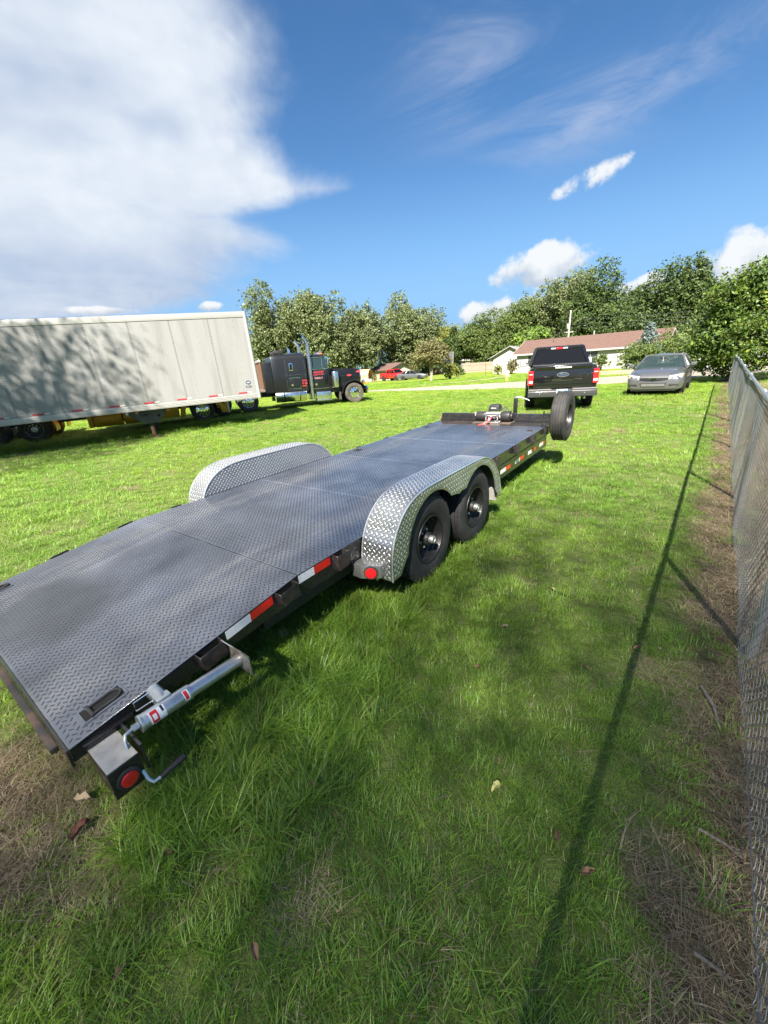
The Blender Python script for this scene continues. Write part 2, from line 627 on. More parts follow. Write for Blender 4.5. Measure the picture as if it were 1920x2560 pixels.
def ground_material():
    m = bpy.data.materials.new('lawn_soil')
    m.use_nodes = True
    N = Nodes(m.node_tree)
    p = N.n['Principled BSDF']
    p.inputs['Roughness'].default_value = 0.95
    p.inputs['Specular IOR Level'].default_value = 0.1
    g = N.new('ShaderNodeNewGeometry')
    pos = g.outputs['Position']
    x, y, z = N.sep(pos)
    n1 = N.noise(pos, 0.35, 5, 0.6)
    n2 = N.noise(pos, 9.0, 5, 0.7)
    n3 = N.noise(pos, 2.2, 4, 0.6)
    turf = N.mix(N.step(n1, 0.35, 0.65), (0.14, 0.20, 0.026), (0.20, 0.255, 0.036))
    turf = N.mix(N.step(n2, 0.4, 0.75), turf, (0.08, 0.12, 0.018))
    turf = N.mix(N.mul(N.step(n3, 0.55, 0.8), 0.5), turf, (0.17, 0.15, 0.06))
    soil = N.mix(N.step(n2, 0.35, 0.7), (0.115, 0.085, 0.055), (0.055, 0.04, 0.027))
    far = N.step(y, 9.0, 24.0)
    dry = dry_field(N, x, y, pos)
    near_col = N.mix(0.3, (0.10, 0.155, 0.032), soil)
    col = N.mix(far, near_col, turf)
    col = N.mix(dry, col, soil)
    N.l.new(col, p.inputs['Base Color'])
    bn = N.new('ShaderNodeBump')
    bn.inputs['Strength'].default_value = 0.8
    bn.inputs['Distance'].default_value = 0.05
    N.l.new(n2, bn.inputs['Height'])
    N.l.new(bn.outputs[0], p.inputs['Normal'])
    return m


def build_ground():
    xs = np.concatenate([np.linspace(-900, -60, 15)[:-1], np.linspace(-60, -14, 24)[:-1], np.linspace(-14, 22, 73)[:-1], np.linspace(22, 70, 25)[:-1], np.linspace(70, 900, 14)])
    ys = np.concatenate([np.linspace(-600, -30, 10)[:-1], np.linspace(-30, -4, 14)[:-1], np.linspace(-4, 30, 69)[:-1], np.linspace(30, 90, 31)[:-1], np.linspace(90, 1500, 18)])
    X, Y = np.meshgrid(xs, ys)
    V = np.stack([X, Y, gz_np(X, Y)], -1).reshape(-1, 3)
    nx, ny = len(xs), len(ys)
    i, j = np.meshgrid(np.arange(nx - 1), np.arange(ny - 1))
    a = (j * nx + i).ravel()
    F = np.stack([a, a + 1, a + nx + 1, a + nx], -1)
    o = inst('lawn', np_mesh('lawn', V, F, ground_material(), smooth=True))
    tag(o, kind='structure')


build_ground()


def build_road():
    asph = pm('gravel_asphalt', (0.26, 0.235, 0.195), 0.95, var=0.9, vs=3.0, base2=(0.17, 0.157, 0.132), bump=0.5, bs=30, spec=0.2)
    xs = np.arange(-4, 60.1, 1.0)
    yn = poly_y(ROAD_NEAR, xs) + np.sin(xs * 1.7) * 0.12 + np.sin(xs * 4.1) * 0.06
    yf = poly_y(ROAD_FAR, xs) + np.sin(xs * 1.3 + 1) * 0.1
    V, F = [], []
    for x_, a, b in zip(xs, yn, yf):
        V += [(x_, a, gz(x_, a) + 0.005), (x_, (a + b) / 2, gz(x_, (a + b) / 2) + 0.03), (x_, b, gz(x_, b) + 0.005)]
    for i in range(len(xs) - 1):
        F += [(3 * i, 3 * i + 3, 3 * i + 4, 3 * i + 1), (3 * i + 1, 3 * i + 4, 3 * i + 5, 3 * i + 2)]
    mb = MB().raw(V, F)
    tag(mb.build('road', asph, smooth=60), kind='structure')
    # paved drive running off to the right beside the white house
    drv = pm('drive_asphalt', (0.22, 0.215, 0.21), 0.9, var=0.8, vs=1.2, base2=(0.30, 0.29, 0.27), bump=0.3, bs=40)
    mb = MB()
    P = [(22.6, 31.2), (29.5, 32.4), (44, 50), (60, 75), (48, 75), (33, 50)]
    V = []
    for t in np.linspace(0, 1, 13):
        for q in (0, 1):
            A_, B_, C_ = [np.array(P[i]) for i in ((0, 5, 4) if q == 0 else (1, 2, 3))]
            p = A_ + (B_ - A_) * t * 2 if t < 0.5 else B_ + (C_ - B_) * (t * 2 - 1)
            V.append((p[0], p[1], gz(p[0], p[1]) + 0.03))
    mb.raw(V, [(2 * i, 2 * i + 1, 2 * i + 3, 2 * i + 2) for i in range(12)])
    tag(mb.build('driveway', drv, smooth=0), kind='structure')
    # worn gravel track on the far lawn
    trk = pm('dirt_track', (0.30, 0.26, 0.18), 0.95, var=1.0, vs=1.5, base2=(0.15, 0.17, 0.06))
    mb = MB()
    P1 = [(3.5, 37.2), (8.5, 38.6), (13, 43), (16.5, 50.5), (19, 60)]
    mb2 = [(3.2, 38.1), (8.0, 39.8), (12.3, 44.2), (15.6, 51), (17.6, 60)]
    V = [(a, b, gz(a, b) + 0.03) for a, b in P1] + [(a, b, gz(a, b) + 0.03) for a, b in mb2]
    mb.raw(V, [(i, i + 1, i + 6, i + 5) for i in range(4)])
    tag(mb.build('dirt_track', trk, smooth=0), kind='structure')


build_road()

# ================================================================ the flatbed trailer
TPSI, TTILT, DECK, TW = 0.6492, 0.0189, 0.5456, 2.08
T_ORG = Vector((-0.5509, 2.1473, 0.5456))
T_F = Vector((math.sin(TPSI) * math.cos(TTILT), math.cos(TPSI) * math.cos(TTILT), math.sin(TTILT)))
T_R = Vector((math.cos(TPSI), -math.sin(TPSI), 0))
T_U = T_R.cross(T_F)

def deck_material():
    """black tread plate gone dusty: tyre tracks, a dark patch at the tail, scuffs and rust freckles"""
    m = bpy.data.materials.new('deck_steel')
    m.use_nodes = True
    N = Nodes(m.node_tree)
    p = N.n['Principled BSDF']
    tc = N.new('ShaderNodeTexCoord')
    o = tc.outputs['Object']
    x, y, z = N.sep(o)
    n1 = N.noise(o, 1.3, 5, 0.6)
    n2 = N.noise(N.xyz(N.mul(x, 0.8), N.mul(y, 6.0), 0.0), 2.0, 5, 0.65)
    n3 = N.noise(o, 22.0, 4, 0.7)
    n4 = N.noise(o, 5.0, 4, 0.6)
    col = N.mix(N.step(n1, 0.36, 0.66), (0.088, 0.098, 0.128), (0.044, 0.049, 0.064))

    def track(c):
        d = N.m('ABSOLUTE', N.sub(y, c))
        return N.step(N.add(d, N.mul(N.sub(n4, 0.5), 0.12)), 0.10, 0.24, 1.0, 0.0)
    tr = N.mul(N.m('MAXIMUM', track(0.40), track(1.70)), N.step(n2, 0.35, 0.6))
    col = N.mix(N.mul(tr, 0.55), col, (0.15, 0.15, 0.152))
    sd = N.m('SQRT', N.add(N.m('POWER', N.m('DIVIDE', N.add(x, 0.92), 0.42), 2.0), N.m('POWER', N.m('DIVIDE', N.sub(y, 1.25), 0.5), 2.0)))
    st = N.step(N.add(sd, N.mul(N.sub(n1, 0.5), 1.6), N.mul(N.sub(n4, 0.5), 0.8)), 0.55, 1.1, 1.0, 0.0)
    col = N.mix(N.mul(st, 0.85), col, (0.016, 0.017, 0.020))  # darker irregular patch towards the rear of the dovetail
    col = N.mix(N.mul(N.step(n3, 0.66, 0.74), N.step(n4, 0.48, 0.62), 0.7), col, (0.17, 0.085, 0.05))
    N.l.new(col, p.inputs['Base Color'])
    p.inputs['Specular IOR Level'].default_value = 0.9
    p.inputs['Coat Weight'].default_value = 0.45
    p.inputs['Coat Roughness'].default_value = 0.12
    N.l.new(N.add(N.mul(n4, 0.22), N.mul(tr, 0.12), 0.16), p.inputs['Roughness'])
    return m


M['deck_steel'] = deck_material()
M['deck_lug'] = pm('deck_lug', (0.022, 0.023, 0.028), 0.26, var=0.5, vs=1.9, base2=(0.045, 0.046, 0.052), rvar=0.1, spec=0.9, coat=0.3)
M['tread_alu'] = pm('tread_alu', (0.46, 0.465, 0.46), 0.28, metal=0.85, var=0.6, vs=4, base2=(0.34, 0.335, 0.315), rvar=0.1)
M['tread_lug'] = pm('tread_lug', (0.88, 0.88, 0.87), 0.24, metal=0.8)
M['dusty_plate'] = pm('dusty_plate', (0.40, 0.385, 0.36), 0.55, var=0.8, vs=14, base2=(0.26, 0.24, 0.22), bump=0.2)

trailer = empty('car_trailer', (0, 0, 0), 0, 'black steel flatbed car trailer with tread plate deck and aluminium fenders', 'trailer')
_loc = T_ORG - T_U * DECK
trailer.matrix_world = Matrix(((T_F.x, -T_R.x, T_U.x, _loc.x), (T_F.y, -T_R.y, T_U.y, _loc.y), (T_F.z, -T_R.z, T_U.z, _loc.z), (0, 0, 0, 1)))


def T(u, v, w=0.0):
    """trailer coordinates: u forward from the dovetail break, v right from the right deck edge, w up from the deck"""
    return (u, -v, w + DECK)


LUG_TRI = np.array([(0, 1, 6), (1, 2, 7), (1, 7, 6), (2, 3, 7), (3, 4, 7), (4, 6, 7), (4, 5, 6), (5, 0, 6)])


def lug_mesh(name, C, A, B, Nn, mat, L=0.028, Wd=0.0085, H=0.0030):
    """raised tread lugs: centres C with in-plane axes A (length) and B (width) and normals Nn"""
    t = np.array([(L / 2, 0, 0), (L / 4, Wd / 2, 0), (-L / 4, Wd / 2, 0), (-L / 2, 0, 0), (-L / 4, -Wd / 2, 0), (L / 4, -Wd / 2, 0), (L / 5, 0, H), (-L / 5, 0, H)])
    n = len(C)
    V = C[:, None, :] + t[None, :, 0:1] * A[:, None, :] + t[None, :, 1:2] * B[:, None, :] + t[None, :, 2:3] * Nn[:, None, :]
    F = (np.arange(n)[:, None, None] * 8 + LUG_TRI[None]).reshape(-1, 3)
    return np_mesh(name, V.reshape(-1, 3), F, mat, smooth=True)


def lug_lattice(u0, u1, v0, v1, q):
    """lattice lying at 45 degrees to the plate edges, lug direction alternating"""
    n = int((u1 - u0 + v1 - v0) / q) + 4
    I, J = np.meshgrid(np.arange(-n, n), np.arange(-n, n), indexing='ij')
    U = u0 + (I + J) * q * math.sqrt(0.5)
    V = v0 + (I - J) * q * math.sqrt(0.5)
    m = 0.012
    ok = (U > u0 + m) & (U < u1 - m) & (V > v0 + m) & (V < v1 - m)
    return U[ok], V[ok], ((I + J) % 2)[ok]


def plate_lugs(parent, u0, u1, v0, v1, wf, pitch=0.0275, holes=(), mat='deck_lug', name='tread_lugs'):
    """checkerboard of lugs at +-45 degrees over a flat strip; wf(u) gives (w, slope)"""
    U, Vv, par = lug_lattice(u0, u1, v0, v1, pitch)
    keep = np.ones(len(U), bool)
    for hu, hv, ru, rv in holes:
        keep &= ~((abs(U - hu) < ru) & (abs(Vv - hv) < rv))
    U, Vv, par = U[keep], Vv[keep], par[keep]
    w, sl = wf(0)[0], wf(0)[1]
    ca, sa = math.cos(sl), math.sin(sl)
    W_ = w + U * math.tan(sl) if sl else np.full(len(U), w)
    C = np.stack([U, -Vv, W_ + DECK], -1)
    ex = np.array([ca, 0, sa])
    ey = np.array([0, -1.0, 0])
    ez = np.array([-sa, 0, ca])
    s = np.where(par == 0, 1.0, -1.0)[:, None]
    k = math.sqrt(0.5)
    A = (ex + s * ey) * k
    B = (-s * ex + ey) * k
    o = inst(name, lug_mesh(name, C, A, B, np.repeat(ez[None], len(C), 0), M[mat]), parent)
    return tag(o, kind='stuff')


SL = 0.1254
DV_U, DV_W = -1.2383 * math.cos(SL), -1.2383 * math.sin(SL)
# deck plates, butted with a narrow seam
for a, b in ((0.004, 1.328), (1.334, 2.62), (2.626, 3.9), (3.906, 5.30)):
    mb = MB()
    mb.bb(a, b, -TW * 0, TW, DECK - 0.006, DECK)
    pl = mb.build('deck_plate', M['deck_steel'], trailer, bevel=0.0015, seg=1)
    holes = [(2.95, 0 - 1.95, 0.09, 0.06)] if a > 2.5 and a < 3 else []
    plate_lugs(pl, a, b, -TW, 0, lambda u: (0.0, 0.0), holes=holes)
mb = MB()
mb.bb(5.306, 5.74, 0, TW, DECK - 0.006, DECK)
mb.build('front_plate', pm('front_plate_steel', (0.028, 0.027, 0.028), 0.22, var=0.7, vs=3, base2=(0.09, 0.06, 0.045), rvar=0.1, coat=0.3), trailer, bevel=0.0015, seg=1)
# dovetail plate
mb = MB()
P = [T(-0.003, 0, 0), T(DV_U, 0, DV_W), T(DV_U, -TW, DV_W), T(-0.003, -TW, 0)]
mb.raw(P + [(p[0], p[1], p[2] - 0.006) for p in P], [(0, 1, 2, 3), (7, 6, 5, 4), (0, 4, 5, 1), (1, 5, 6, 2), (2, 6, 7, 3), (3, 7, 4, 0)])
dv = mb.build('dovetail_plate', M['deck_steel'], trailer, bevel=0.0012, seg=1)
RING = [(-1.06, -0.115), (-1.06, -1.965)]
plate_lugs(dv, DV_U, -0.01, -TW, 0, lambda u: (0.0, SL), holes=[(u, v, 0.10, 0.055) for u, v in RING])


def dvp(u, v, dw=0.0):
    return Vector(T(u, v, u * math.tan(SL) + dw))


# recessed tie-down rings in the deck
for u, v in RING + [(2.95, -1.95), (4.9, -0.12), (4.9, -1.95)]:
    dove = u < 0
    f = dvp if dove else (lambda a, b, c=0.0: Vector(T(a, b, c)))
    mb = MB()
    for s in (-1, 1):
        mb.bar(f(u - 0.085, v + s * 0.047, 0.001), f(u + 0.085, v + s * 0.047, 0.001), 0.012, 0.008)
        mb.bar(f(u + s * 0.085, v - 0.05, 0.001), f(u + s * 0.085, v + 0.05, 0.001), 0.012, 0.008, up=(1, 0, 0) if False else (0, 0, 1))
    tr_ = mb.build('tie_down_frame', M['deck_steel'], trailer, bevel=0.002, seg=1)
    mb = MB()
    mb.raw([f(u - 0.08, v - 0.042, 0.0012), f(u + 0.08, v - 0.042, 0.0012), f(u + 0.08, v + 0.042, 0.0012), f(u - 0.08, v + 0.042, 0.0012)], [(0, 1, 2, 3)])
    mb.build('pocket', pm('pocket_dark', (0.006, 0.006, 0.006), 0.9) if 'pocket_dark' not in bpy.data.materials else bpy.data.materials['pocket_dark'], tr_, smooth=0)
    path = [f(u + 0.035 + 0.04 * math.cos(t), v + 0.032 * math.sin(t), 0.006) for t in np.linspace(-2.0, 2.0, 13)]
    path = [f(u - 0.045, v - 0.03, 0.007)] + path + [f(u - 0.045, v + 0.03, 0.007)]
    MB().tube(path, 0.006, 8).build('ring', M['dark_steel'], tr_)
    mb = MB()
    mb.tube([f(u - 0.05, v - 0.042, 0.006), f(u - 0.05, v + 0.042, 0.006)], 0.008, 8)
    mb.build('ring_clip', M['dark_steel'], tr_)

# side rails (channel) with the bent dovetail ends
for v in (-0.0035, -TW + 0.0035):
    s = 1 if v > -1 else -1
    mb = MB()
    for (u0, u1) in ((0.0, 5.72),):
        for z0, z1, d0, d1 in ((-0.148, -0.0065, 0.0, 0.006),):
            y0, y1 = -(v), -(v - s * 0.006)
            mb.bb(u0, u1, y0, y1, DECK + z0, DECK + z1)
        mb.bb(u0, u1, -(v), -(v - s * 0.045), DECK - 0.154, DECK - 0.1482)
    a, b = T(0, v, -0.0065), T(DV_U, v, DV_W - 0.0065)
    P = []
    for vv in (v, v - s * 0.006):
        P += [T(-0.0005, vv, -0.0065), T(DV_U, vv, DV_W - 0.0065), T(DV_U, vv, DV_W - 0.075), T(-0.0005, vv, -0.148)]
    mb.raw(P, [(0, 1, 2, 3), (7, 6, 5, 4), (0, 4, 5, 1), (1, 5, 6, 2), (2, 6, 7, 3), (3, 7, 4, 0)])
    mb.build('side_rail', M['black_paint'], trailer, bevel=0.002, seg=1)
# main beams below the rail, in front of the fenders and on to the back
for v, s in ((-0.012, 1), (-TW + 0.012, -1)):
    mb = MB()
    y0 = -v
    mb.bb(2.70, 5.50, y0, y0 + s * 0.006, DECK - 0.345, DECK - 0.172)
    mb.bb(2.70, 5.50, y0, y0 + s * 0.07, DECK - 0.172, DECK - 0.166)
    mb.bb(2.70, 5.50, y0, y0 + s * 0.07, DECK - 0.351, DECK - 0.345)
    mb.build('main_beam', M['black_paint'], trailer, bevel=0.002, seg=1)
    mb = MB()
    mb.bb(-0.2, 2.70, y0 + s * 0.13, y0 + s * 0.2, DECK - 0.33, DECK - 0.16)
    mb.build('inner_beam', M['dark_steel'], trailer)
    # short posts between rail and beam
    for u in (2.9, 3.55, 4.25, 4.95, 5.45):
        MB().bb(u - 0.03, u + 0.03, y0 + s * 0.008, y0 + s * 0.05, DECK - 0.166, DECK - 0.1545).build('spacer', M['dark_steel'], trailer)
for u in np.arange(-0.9, 5.6, 0.41):
    d = 0 if u > 0 else u * math.tan(SL)
    MB().bb(u - 0.02, u + 0.02, 0.05, TW - 0.05, DECK - 0.10 + d, DECK - 0.012 + d).build('crossmember', M['dark_steel'], trailer)
# rear bar and ramp bar
mb = MB()
mb.bb(DV_U - 0.012, DV_U - 0.001, -0.0, TW, DECK + DV_W - 0.09, DECK + DV_W - 0.003)
mb.build('rear_bar', M['black_paint'], trailer, bevel=0.002, seg=1)
mb = MB()
mb.bb(DV_U - 0.045, DV_U - 0.016, 0.10, TW - 0.10, DECK + DV_W - 0.055, DECK + DV_W - 0.028)
mb.build('ramp_hook_bar', pm('worn_bar', (0.05, 0.045, 0.042), 0.5, metal=0.3, var=0.9, vs=9, base2=(0.15, 0.09, 0.06)), trailer, bevel=0.004)
# stake pockets
PK = MB()
PK.bb(-0.052, 0.052, -0.060, -0.056, -0.108, 0.0)
PK.bb(-0.052, -0.048, -0.0555, -0.001, -0.108, 0.0)
PK.bb(0.048, 0.052, -0.0555, -0.001, -0.108, 0.0)
pkme = PK.mesh('stake_pocket', 0.0015, 40, 1)
pkme.materials.append(pm('pocket_paint', (0.016, 0.016, 0.018), 0.35, var=0.5, vs=20, base2=(0.12, 0.08, 0.06)))
for u in (0.357, 3.18, 3.90, 4.61, 5.31):
    inst('stake_pocket', pkme, trailer, (u, 0.003, DECK - 0.004))
    inst('stake_pocket', pkme, trailer, (u, TW - 0.003, DECK - 0.004), (0, 0, PI))
for u in (-0.115, -0.625):
    for y, r_ in ((0.003, 0), (TW - 0.003, PI)):
        o = inst('stake_pocket', pkme, trailer, (u, y, DECK - 0.003 + u * math.tan(SL)), (0, -SL if r_ == 0 else SL, r_), (1.3, 1, 0.8))
# conspicuity tape on the sides


def tape(u0, u1, w0, w1, mat, slope=0.0, v=0.0015):
    k = math.tan(slope)
    P = [T(u0, v, w0 + u0 * k), T(u1, v, w0 + u1 * k), T(u1, v, w1 + u1 * k), T(u0, v, w1 + u0 * k)]
    MB().raw(P + [(p[0], p[1] + 0.0012, p[2]) for p in P], [(0, 1, 2, 3), (7, 6, 5, 4), (0, 4, 5, 1), (1, 5, 6, 2), (2, 6, 7, 3), (3, 7, 4, 0)]).build(
        'reflective_tape', mat, trailer, smooth=0)


for u in (3.42, 3.975, 4.54, 5.11):
    tape(u, u + 0.19, -0.285, -0.232, M['tape_white'], v=-0.0105)
    tape(u + 0.19, u + 0.375, -0.285, -0.232, M['tape_red'], v=-0.0105)
tape(-0.006 + 0.012, 0.139, -0.066, -0.012, M['tape_white'], v=-0.0015)
tape(0.139, 0.288, -0.066, -0.012, M['tape_red'], v=-0.0015)
tape(-0.515, -0.357, -0.064, -0.013, M['tape_white'], SL, v=-0.0015)
tape(-0.357, -0.2, -0.064, -0.013, M['tape_red'], SL, v=-0.0015)

# ---------------------------------------------------------------- fenders
FP = [(0.590, -0.280), (0.592, -0.18), (0.605, -0.08), (0.64, 0.03), (0.70, 0.115), (0.79, 0.19), (0.90, 0.24), (1.02, 0.265), (1.15, 0.272),
      (1.6, 0.270), (2.05, 0.262), (2.2, 0.248), (2.33, 0.205), (2.44, 0.135), (2.53, 0.045), (2.595, -0.06), (2.635, -0.17), (2.655, -0.280)]
FP = np.array(FP)


def resample(P, n):
    d = np.concatenate([[0], np.cumsum(np.hypot(*np.diff(P, axis=0).T))])
    s = np.linspace(0, d[-1], n)
    return np.stack([np.interp(s, d, P[:, 0]), np.interp(s, d, P[:, 1])], -1), s


def chaikin(P, it=2):
    for _ in range(it):
        Q = [P[0]]
        for a, b in zip(P[:-1], P[1:]):
            Q += [a * 0.75 + b * 0.25, a * 0.25 + b * 0.75]
        Q.append(P[-1])
        P = np.array(Q)
    return P


FPS, FSS = resample(chaikin(FP), 90)
AX1, AX2, HUBZ = 1.2056, 2.0843, 0.355
HW1, HW2 = HUBZ - DECK - AX1 * 0.0189, HUBZ - DECK - AX2 * 0.0189
# skirt: fender outline above, twin wheel arches below
ARC = 0.405
arch = [(0.655, -0.280), (0.69, -0.28)]
arch += [(AX1 + ARC * math.cos(t), HW1 + ARC * 1.03 * math.sin(t)) for t in np.linspace(rad(172), rad(44), 22)]
arch += [(1.60, 0.062), (1.645, 0.048), (1.69, 0.062)]
arch += [(AX2 + ARC * math.cos(t), HW2 + ARC * 1.03 * math.sin(t)) for t in np.linspace(rad(136), rad(8), 22)]
arch += [(2.60, -0.280)]
arch = np.array(arch)


def in_poly(px, py, poly):
    ins = np.zeros(len(px), bool)
    j = len(poly) - 1
    for i in range(len(poly)):
        xi, yi = poly[i]
        xj, yj = poly[j]
        c = ((yi > py) != (yj > py)) & (px < (xj - xi) * (py - yi) / (yj - yi + 1e-12) + xi)
        ins ^= c
        j = i
    return ins


def fender(side):
    """side +1 right, -1 left"""
    va, vb = (0.010, 0.280) if side > 0 else (-TW - 0.010, -TW - 0.280)
    tz = [T(u, 0, w)[2] for u, w in FPS]
    # top sheet with thickness
    tang = np.gradient(FPS, axis=0)
    tang /= np.linalg.norm(tang, axis=1)[:, None]
    nrm = np.stack([-tang[:, 1], tang[:, 0]], -1)
    inner = FPS - nrm * 0.004
    mb = MB()
    secs = []
    for (u, w), (ui, wi) in zip(FPS, inner):
        secs.append([T(u, va, w), T(u, vb, w), T(ui, vb, wi), T(ui, va, wi)])
    mb.loft(secs)
    f = mb.build('fender', M['tread_alu'], trailer, smooth=30)
    # outer skirt
    top = [tuple(p) for p in (FPS - nrm * 0.0045)]
    poly = top + [tuple(p) for p in arch[::-1]]
    v_out = vb
    mb = MB()
    mb.prism([(u, w + DECK) for u, w in poly], -v_out, -(v_out - side * 0.004))
    mb.build('skirt', M['tread_alu'], f, smooth=0)
    # inner wall standing on the deck edge
    wall = [tuple(p) for p in (FPS - nrm * 0.0045) if p[1] > -0.13]
    mb = MB()
    mb.prism([(u, w + DECK) for u, w in wall], -va, -(va + side * 0.004))
    mb.build('inner_wall', M['tread_alu'], f, smooth=0)
    # rolled edges
    for vv in (va, vb):
        MB().tube([T(u, vv, w - 0.003) for u, w in FPS[::2]], 0.006, 6).build('edge_bead', M['tread_lug'], f)
    # tread lugs on top sheet
    pitch = 0.031
    S, Tt, par = lug_lattice(0.0, FSS[-1], 0.0, 0.27, pitch)
    u = np.interp(S, FSS, FPS[:, 0])
    w = np.interp(S, FSS, FPS[:, 1])
    tu = np.interp(S, FSS, tang[:, 0])
    tw = np.interp(S, FSS, tang[:, 1])
    C = np.stack([u, -(va + side * Tt), w + DECK], -1)
    e1 = np.stack([tu, np.zeros_like(tu), tw], -1)
    e2 = np.repeat(np.array([[0, -1.0, 0]]), len(u), 0)
    nn = np.stack([-tw, np.zeros_like(tu), tu], -1)
    s = np.where(par == 0, 1.0, -1.0)[:, None]
    k = math.sqrt(0.5)
    o = inst('tread_lugs', lug_mesh('tread_lugs', C + nn * 0.0002, (e1 + s * e2) * k, (-s * e1 + e2) * k, nn, M['tread_lug'], 0.032, 0.0092, 0.0040), f)
    tag(o, kind='stuff')
    # tread lugs on skirt and inner wall
    for pl, vv, ns in ((np.array(poly), vb, side), (np.array(wall), va, -side)):
        uu, ww, par = lug_lattice(0.58, 2.67, -0.29, 0.28, pitch)
        ok = in_poly(uu, ww, pl)
        for du, dw in ((0.013, 0.013), (-0.013, -0.013), (-0.013, 0.013), (0.013, -0.013)):
            ok &= in_poly(uu + du, ww + dw, pl)
        if vv == va:
            ok &= ww > 0.012
        uu, ww, par = uu[ok], ww[ok], par[ok]
        n = len(uu)
        C = np.stack([uu, np.full(n, -vv - ns * 0.0003), ww + DECK], -1)
        e1 = np.repeat(np.array([[1.0, 0, 0]]), n, 0)
        e2 = np.repeat(np.array([[0, 0, 1.0]]), n, 0)
        nn = np.repeat(np.array([[0, -ns * 1.0, 0]]), n, 0)
        s = np.where(par == 0, 1.0, -1.0)[:, None]
        o = inst('tread_lugs', lug_mesh('tread_lugs', C, (e1 + s * e2) * k, (-s * e1 + e2) * k, nn, M['tread_lug'], 0.032, 0.0092, 0.0040), f)
        tag(o, kind='stuff')
    # marker lamp box on the rear foot of the fender
    g = side
    pts = [(0.597, 0.0), (0.478, 0.0), (0.472, 0.085), (0.545, 0.205), (0.597, 0.205)]
    mb = MB()
    mb.prism([(u_, -(va + g * v_)) for u_, v_ in pts], DECK - 0.245, DECK - 0.15, 'XY')
    bx = mb.build('lamp_box', M['tread_alu'], f, bevel=0.004)
    a, b = Vector((0.472, -(va + g * 0.085), DECK - 0.197)), Vector((0.545, -(va + g * 0.205), DECK - 0.197))
    c = (a + b) / 2
    nrm2 = Vector((-(b - a).y, (b - a).x, 0)).normalized()
    if nrm2.x > 0:
        nrm2 = -nrm2
    MB().cyl(c - nrm2 * 0.004, c + nrm2 * 0.010, 0.050, 24).build('lamp_grommet', M['rubber'], f, bevel=0.003)
    MB().cyl(c + nrm2 * 0.006, c + nrm2 * 0.016, 0.040, 24).build('marker_lamp', M['red_lens'], f, bevel=0.004)
    # front flap
    MB().bb(2.60, 2.615, -(va + g * 0.03), -(va + g * 0.24), DECK - 0.33, DECK - 0.06).build('mud_flap', pm('flap_grey', (0.30, 0.29, 0.27), 0.7) if 'flap_grey' not in bpy.data.materials else bpy.data.materials['flap_grey'], f)
    return f


fender(1)
fender(-1)

# ---------------------------------------------------------------- trailer wheels
TYRE = [(0.197, 0.088), (0.215, 0.100), (0.25, 0.110), (0.30, 0.113), (0.335, 0.106), (0.352, 0.095), (0.362, 0.083), (0.366, 0.070),
        (0.367, 0.060), (0.358, 0.058), (0.358, 0.053), (0.367, 0.051), (0.368, 0.025), (0.359, 0.023), (0.359, 0.017), (0.368, 0.015)]
TYRE = TYRE + [(r_, -h) for r_, h in reversed(TYRE)]


def wheel_parts(R=0.367, width=0.226):
    k, kw = R / 0.367, width / 0.226
    ty = MB().lathe([(r_ * k, h * kw) for r_, h in TYRE], n=48)
    # shallow tread sipes: small blocks across the shoulder
    for i in range(64):
        a = 2 * PI * i / 64
        for s in (-1, 1):
            c = Vector((math.cos(a) * 0.3655 * k, s * 0.077 * kw, math.sin(a) * 0.3655 * k))
            ty.box(c, (0.010, 0.020, 0.022), ry=-a)
    ty = ty.mesh('tyre', 0, 40)
    ty.materials.append(M['rubber'])
    rm = MB().lathe([(0.198, 0.084), (0.206, 0.096), (0.203, 0.103), (0.192, 0.101), (0.184, 0.085), (0.180, 0.055), (0.170, 0.048), (0.166, 0.030), (0.158, 0.012),
                     (0.145, 0.004), (0.12, 0.012), (0.095, 0.026), (0.07, 0.030), (0.05, 0.030), (0.0, 0.030)], n=40)
    rm.lathe([(0.198, 0.084), (0.185, 0.05), (0.18, -0.09), (0.2, -0.09)], n=40)
    rm = rm.mesh('rim', 0, 40)
    rm.materials.append(pm('rim_black', (0.012, 0.012, 0.0125), 0.45, coat=0.1))
    hb = MB().lathe([(0.055, 0.02), (0.055, 0.085), (0.05, 0.092), (0.034, 0.094), (0.0, 0.094)], n=24).mesh('hub', 0, 40)
    hb.materials.append(M['dark_steel'])
    cp = MB().lathe([(0.033, 0.09), (0.033, 0.125), (0.029, 0.131), (0.02, 0.131), (0.018, 0.126), (0.0, 0.126)], n=24).mesh('hub_cap', 0, 40)
    cp.materials.append(M['dull_alu'])
    lug = MB().cyl((0, 0.022, 0), (0, 0.052, 0), 0.0105, 6).mesh('lug_nut', 0.001, 40, 1)
    lug.materials.append(M['dull_alu'])
    hole = MB().cyl((0, -0.01, 0), (0, 0.0012, 0), 0.021, 16).mesh('rim_hole', 0, 40)
    hole.materials.append(pm('hole_black', (0.002, 0.002, 0.002), 0.9))
    return ty, rm, hb, cp, lug, hole


WP = wheel_parts()


def trailer_wheel(parent, c, out, name='wheel', spin=0.0, rz=0.0, hub=True):
    """out: +1 when the wheel's face looks along local +y"""
    ty, rm, hb, cp, lug, hole = WP
    w = inst(name, rm, parent, c, (0, spin, rz if out > 0 else rz + PI))
    inst('tyre', ty, w)
    if hub:
        inst('hub', hb, w)
        inst('hub_cap', cp, w)
    for k in range(6 if hub else 0):
        a = 2 * PI * k / 6
        inst('lug_nut', lug, w, (0.075 * math.cos(a), 0, 0.075 * math.sin(a)))
    for k in range(12):
        a = 2 * PI * (k + 0.5) / 12
        inst('rim_hole', hole, w, (0.131 * math.cos(a), 0.0095, 0.131 * math.sin(a)))
    return w


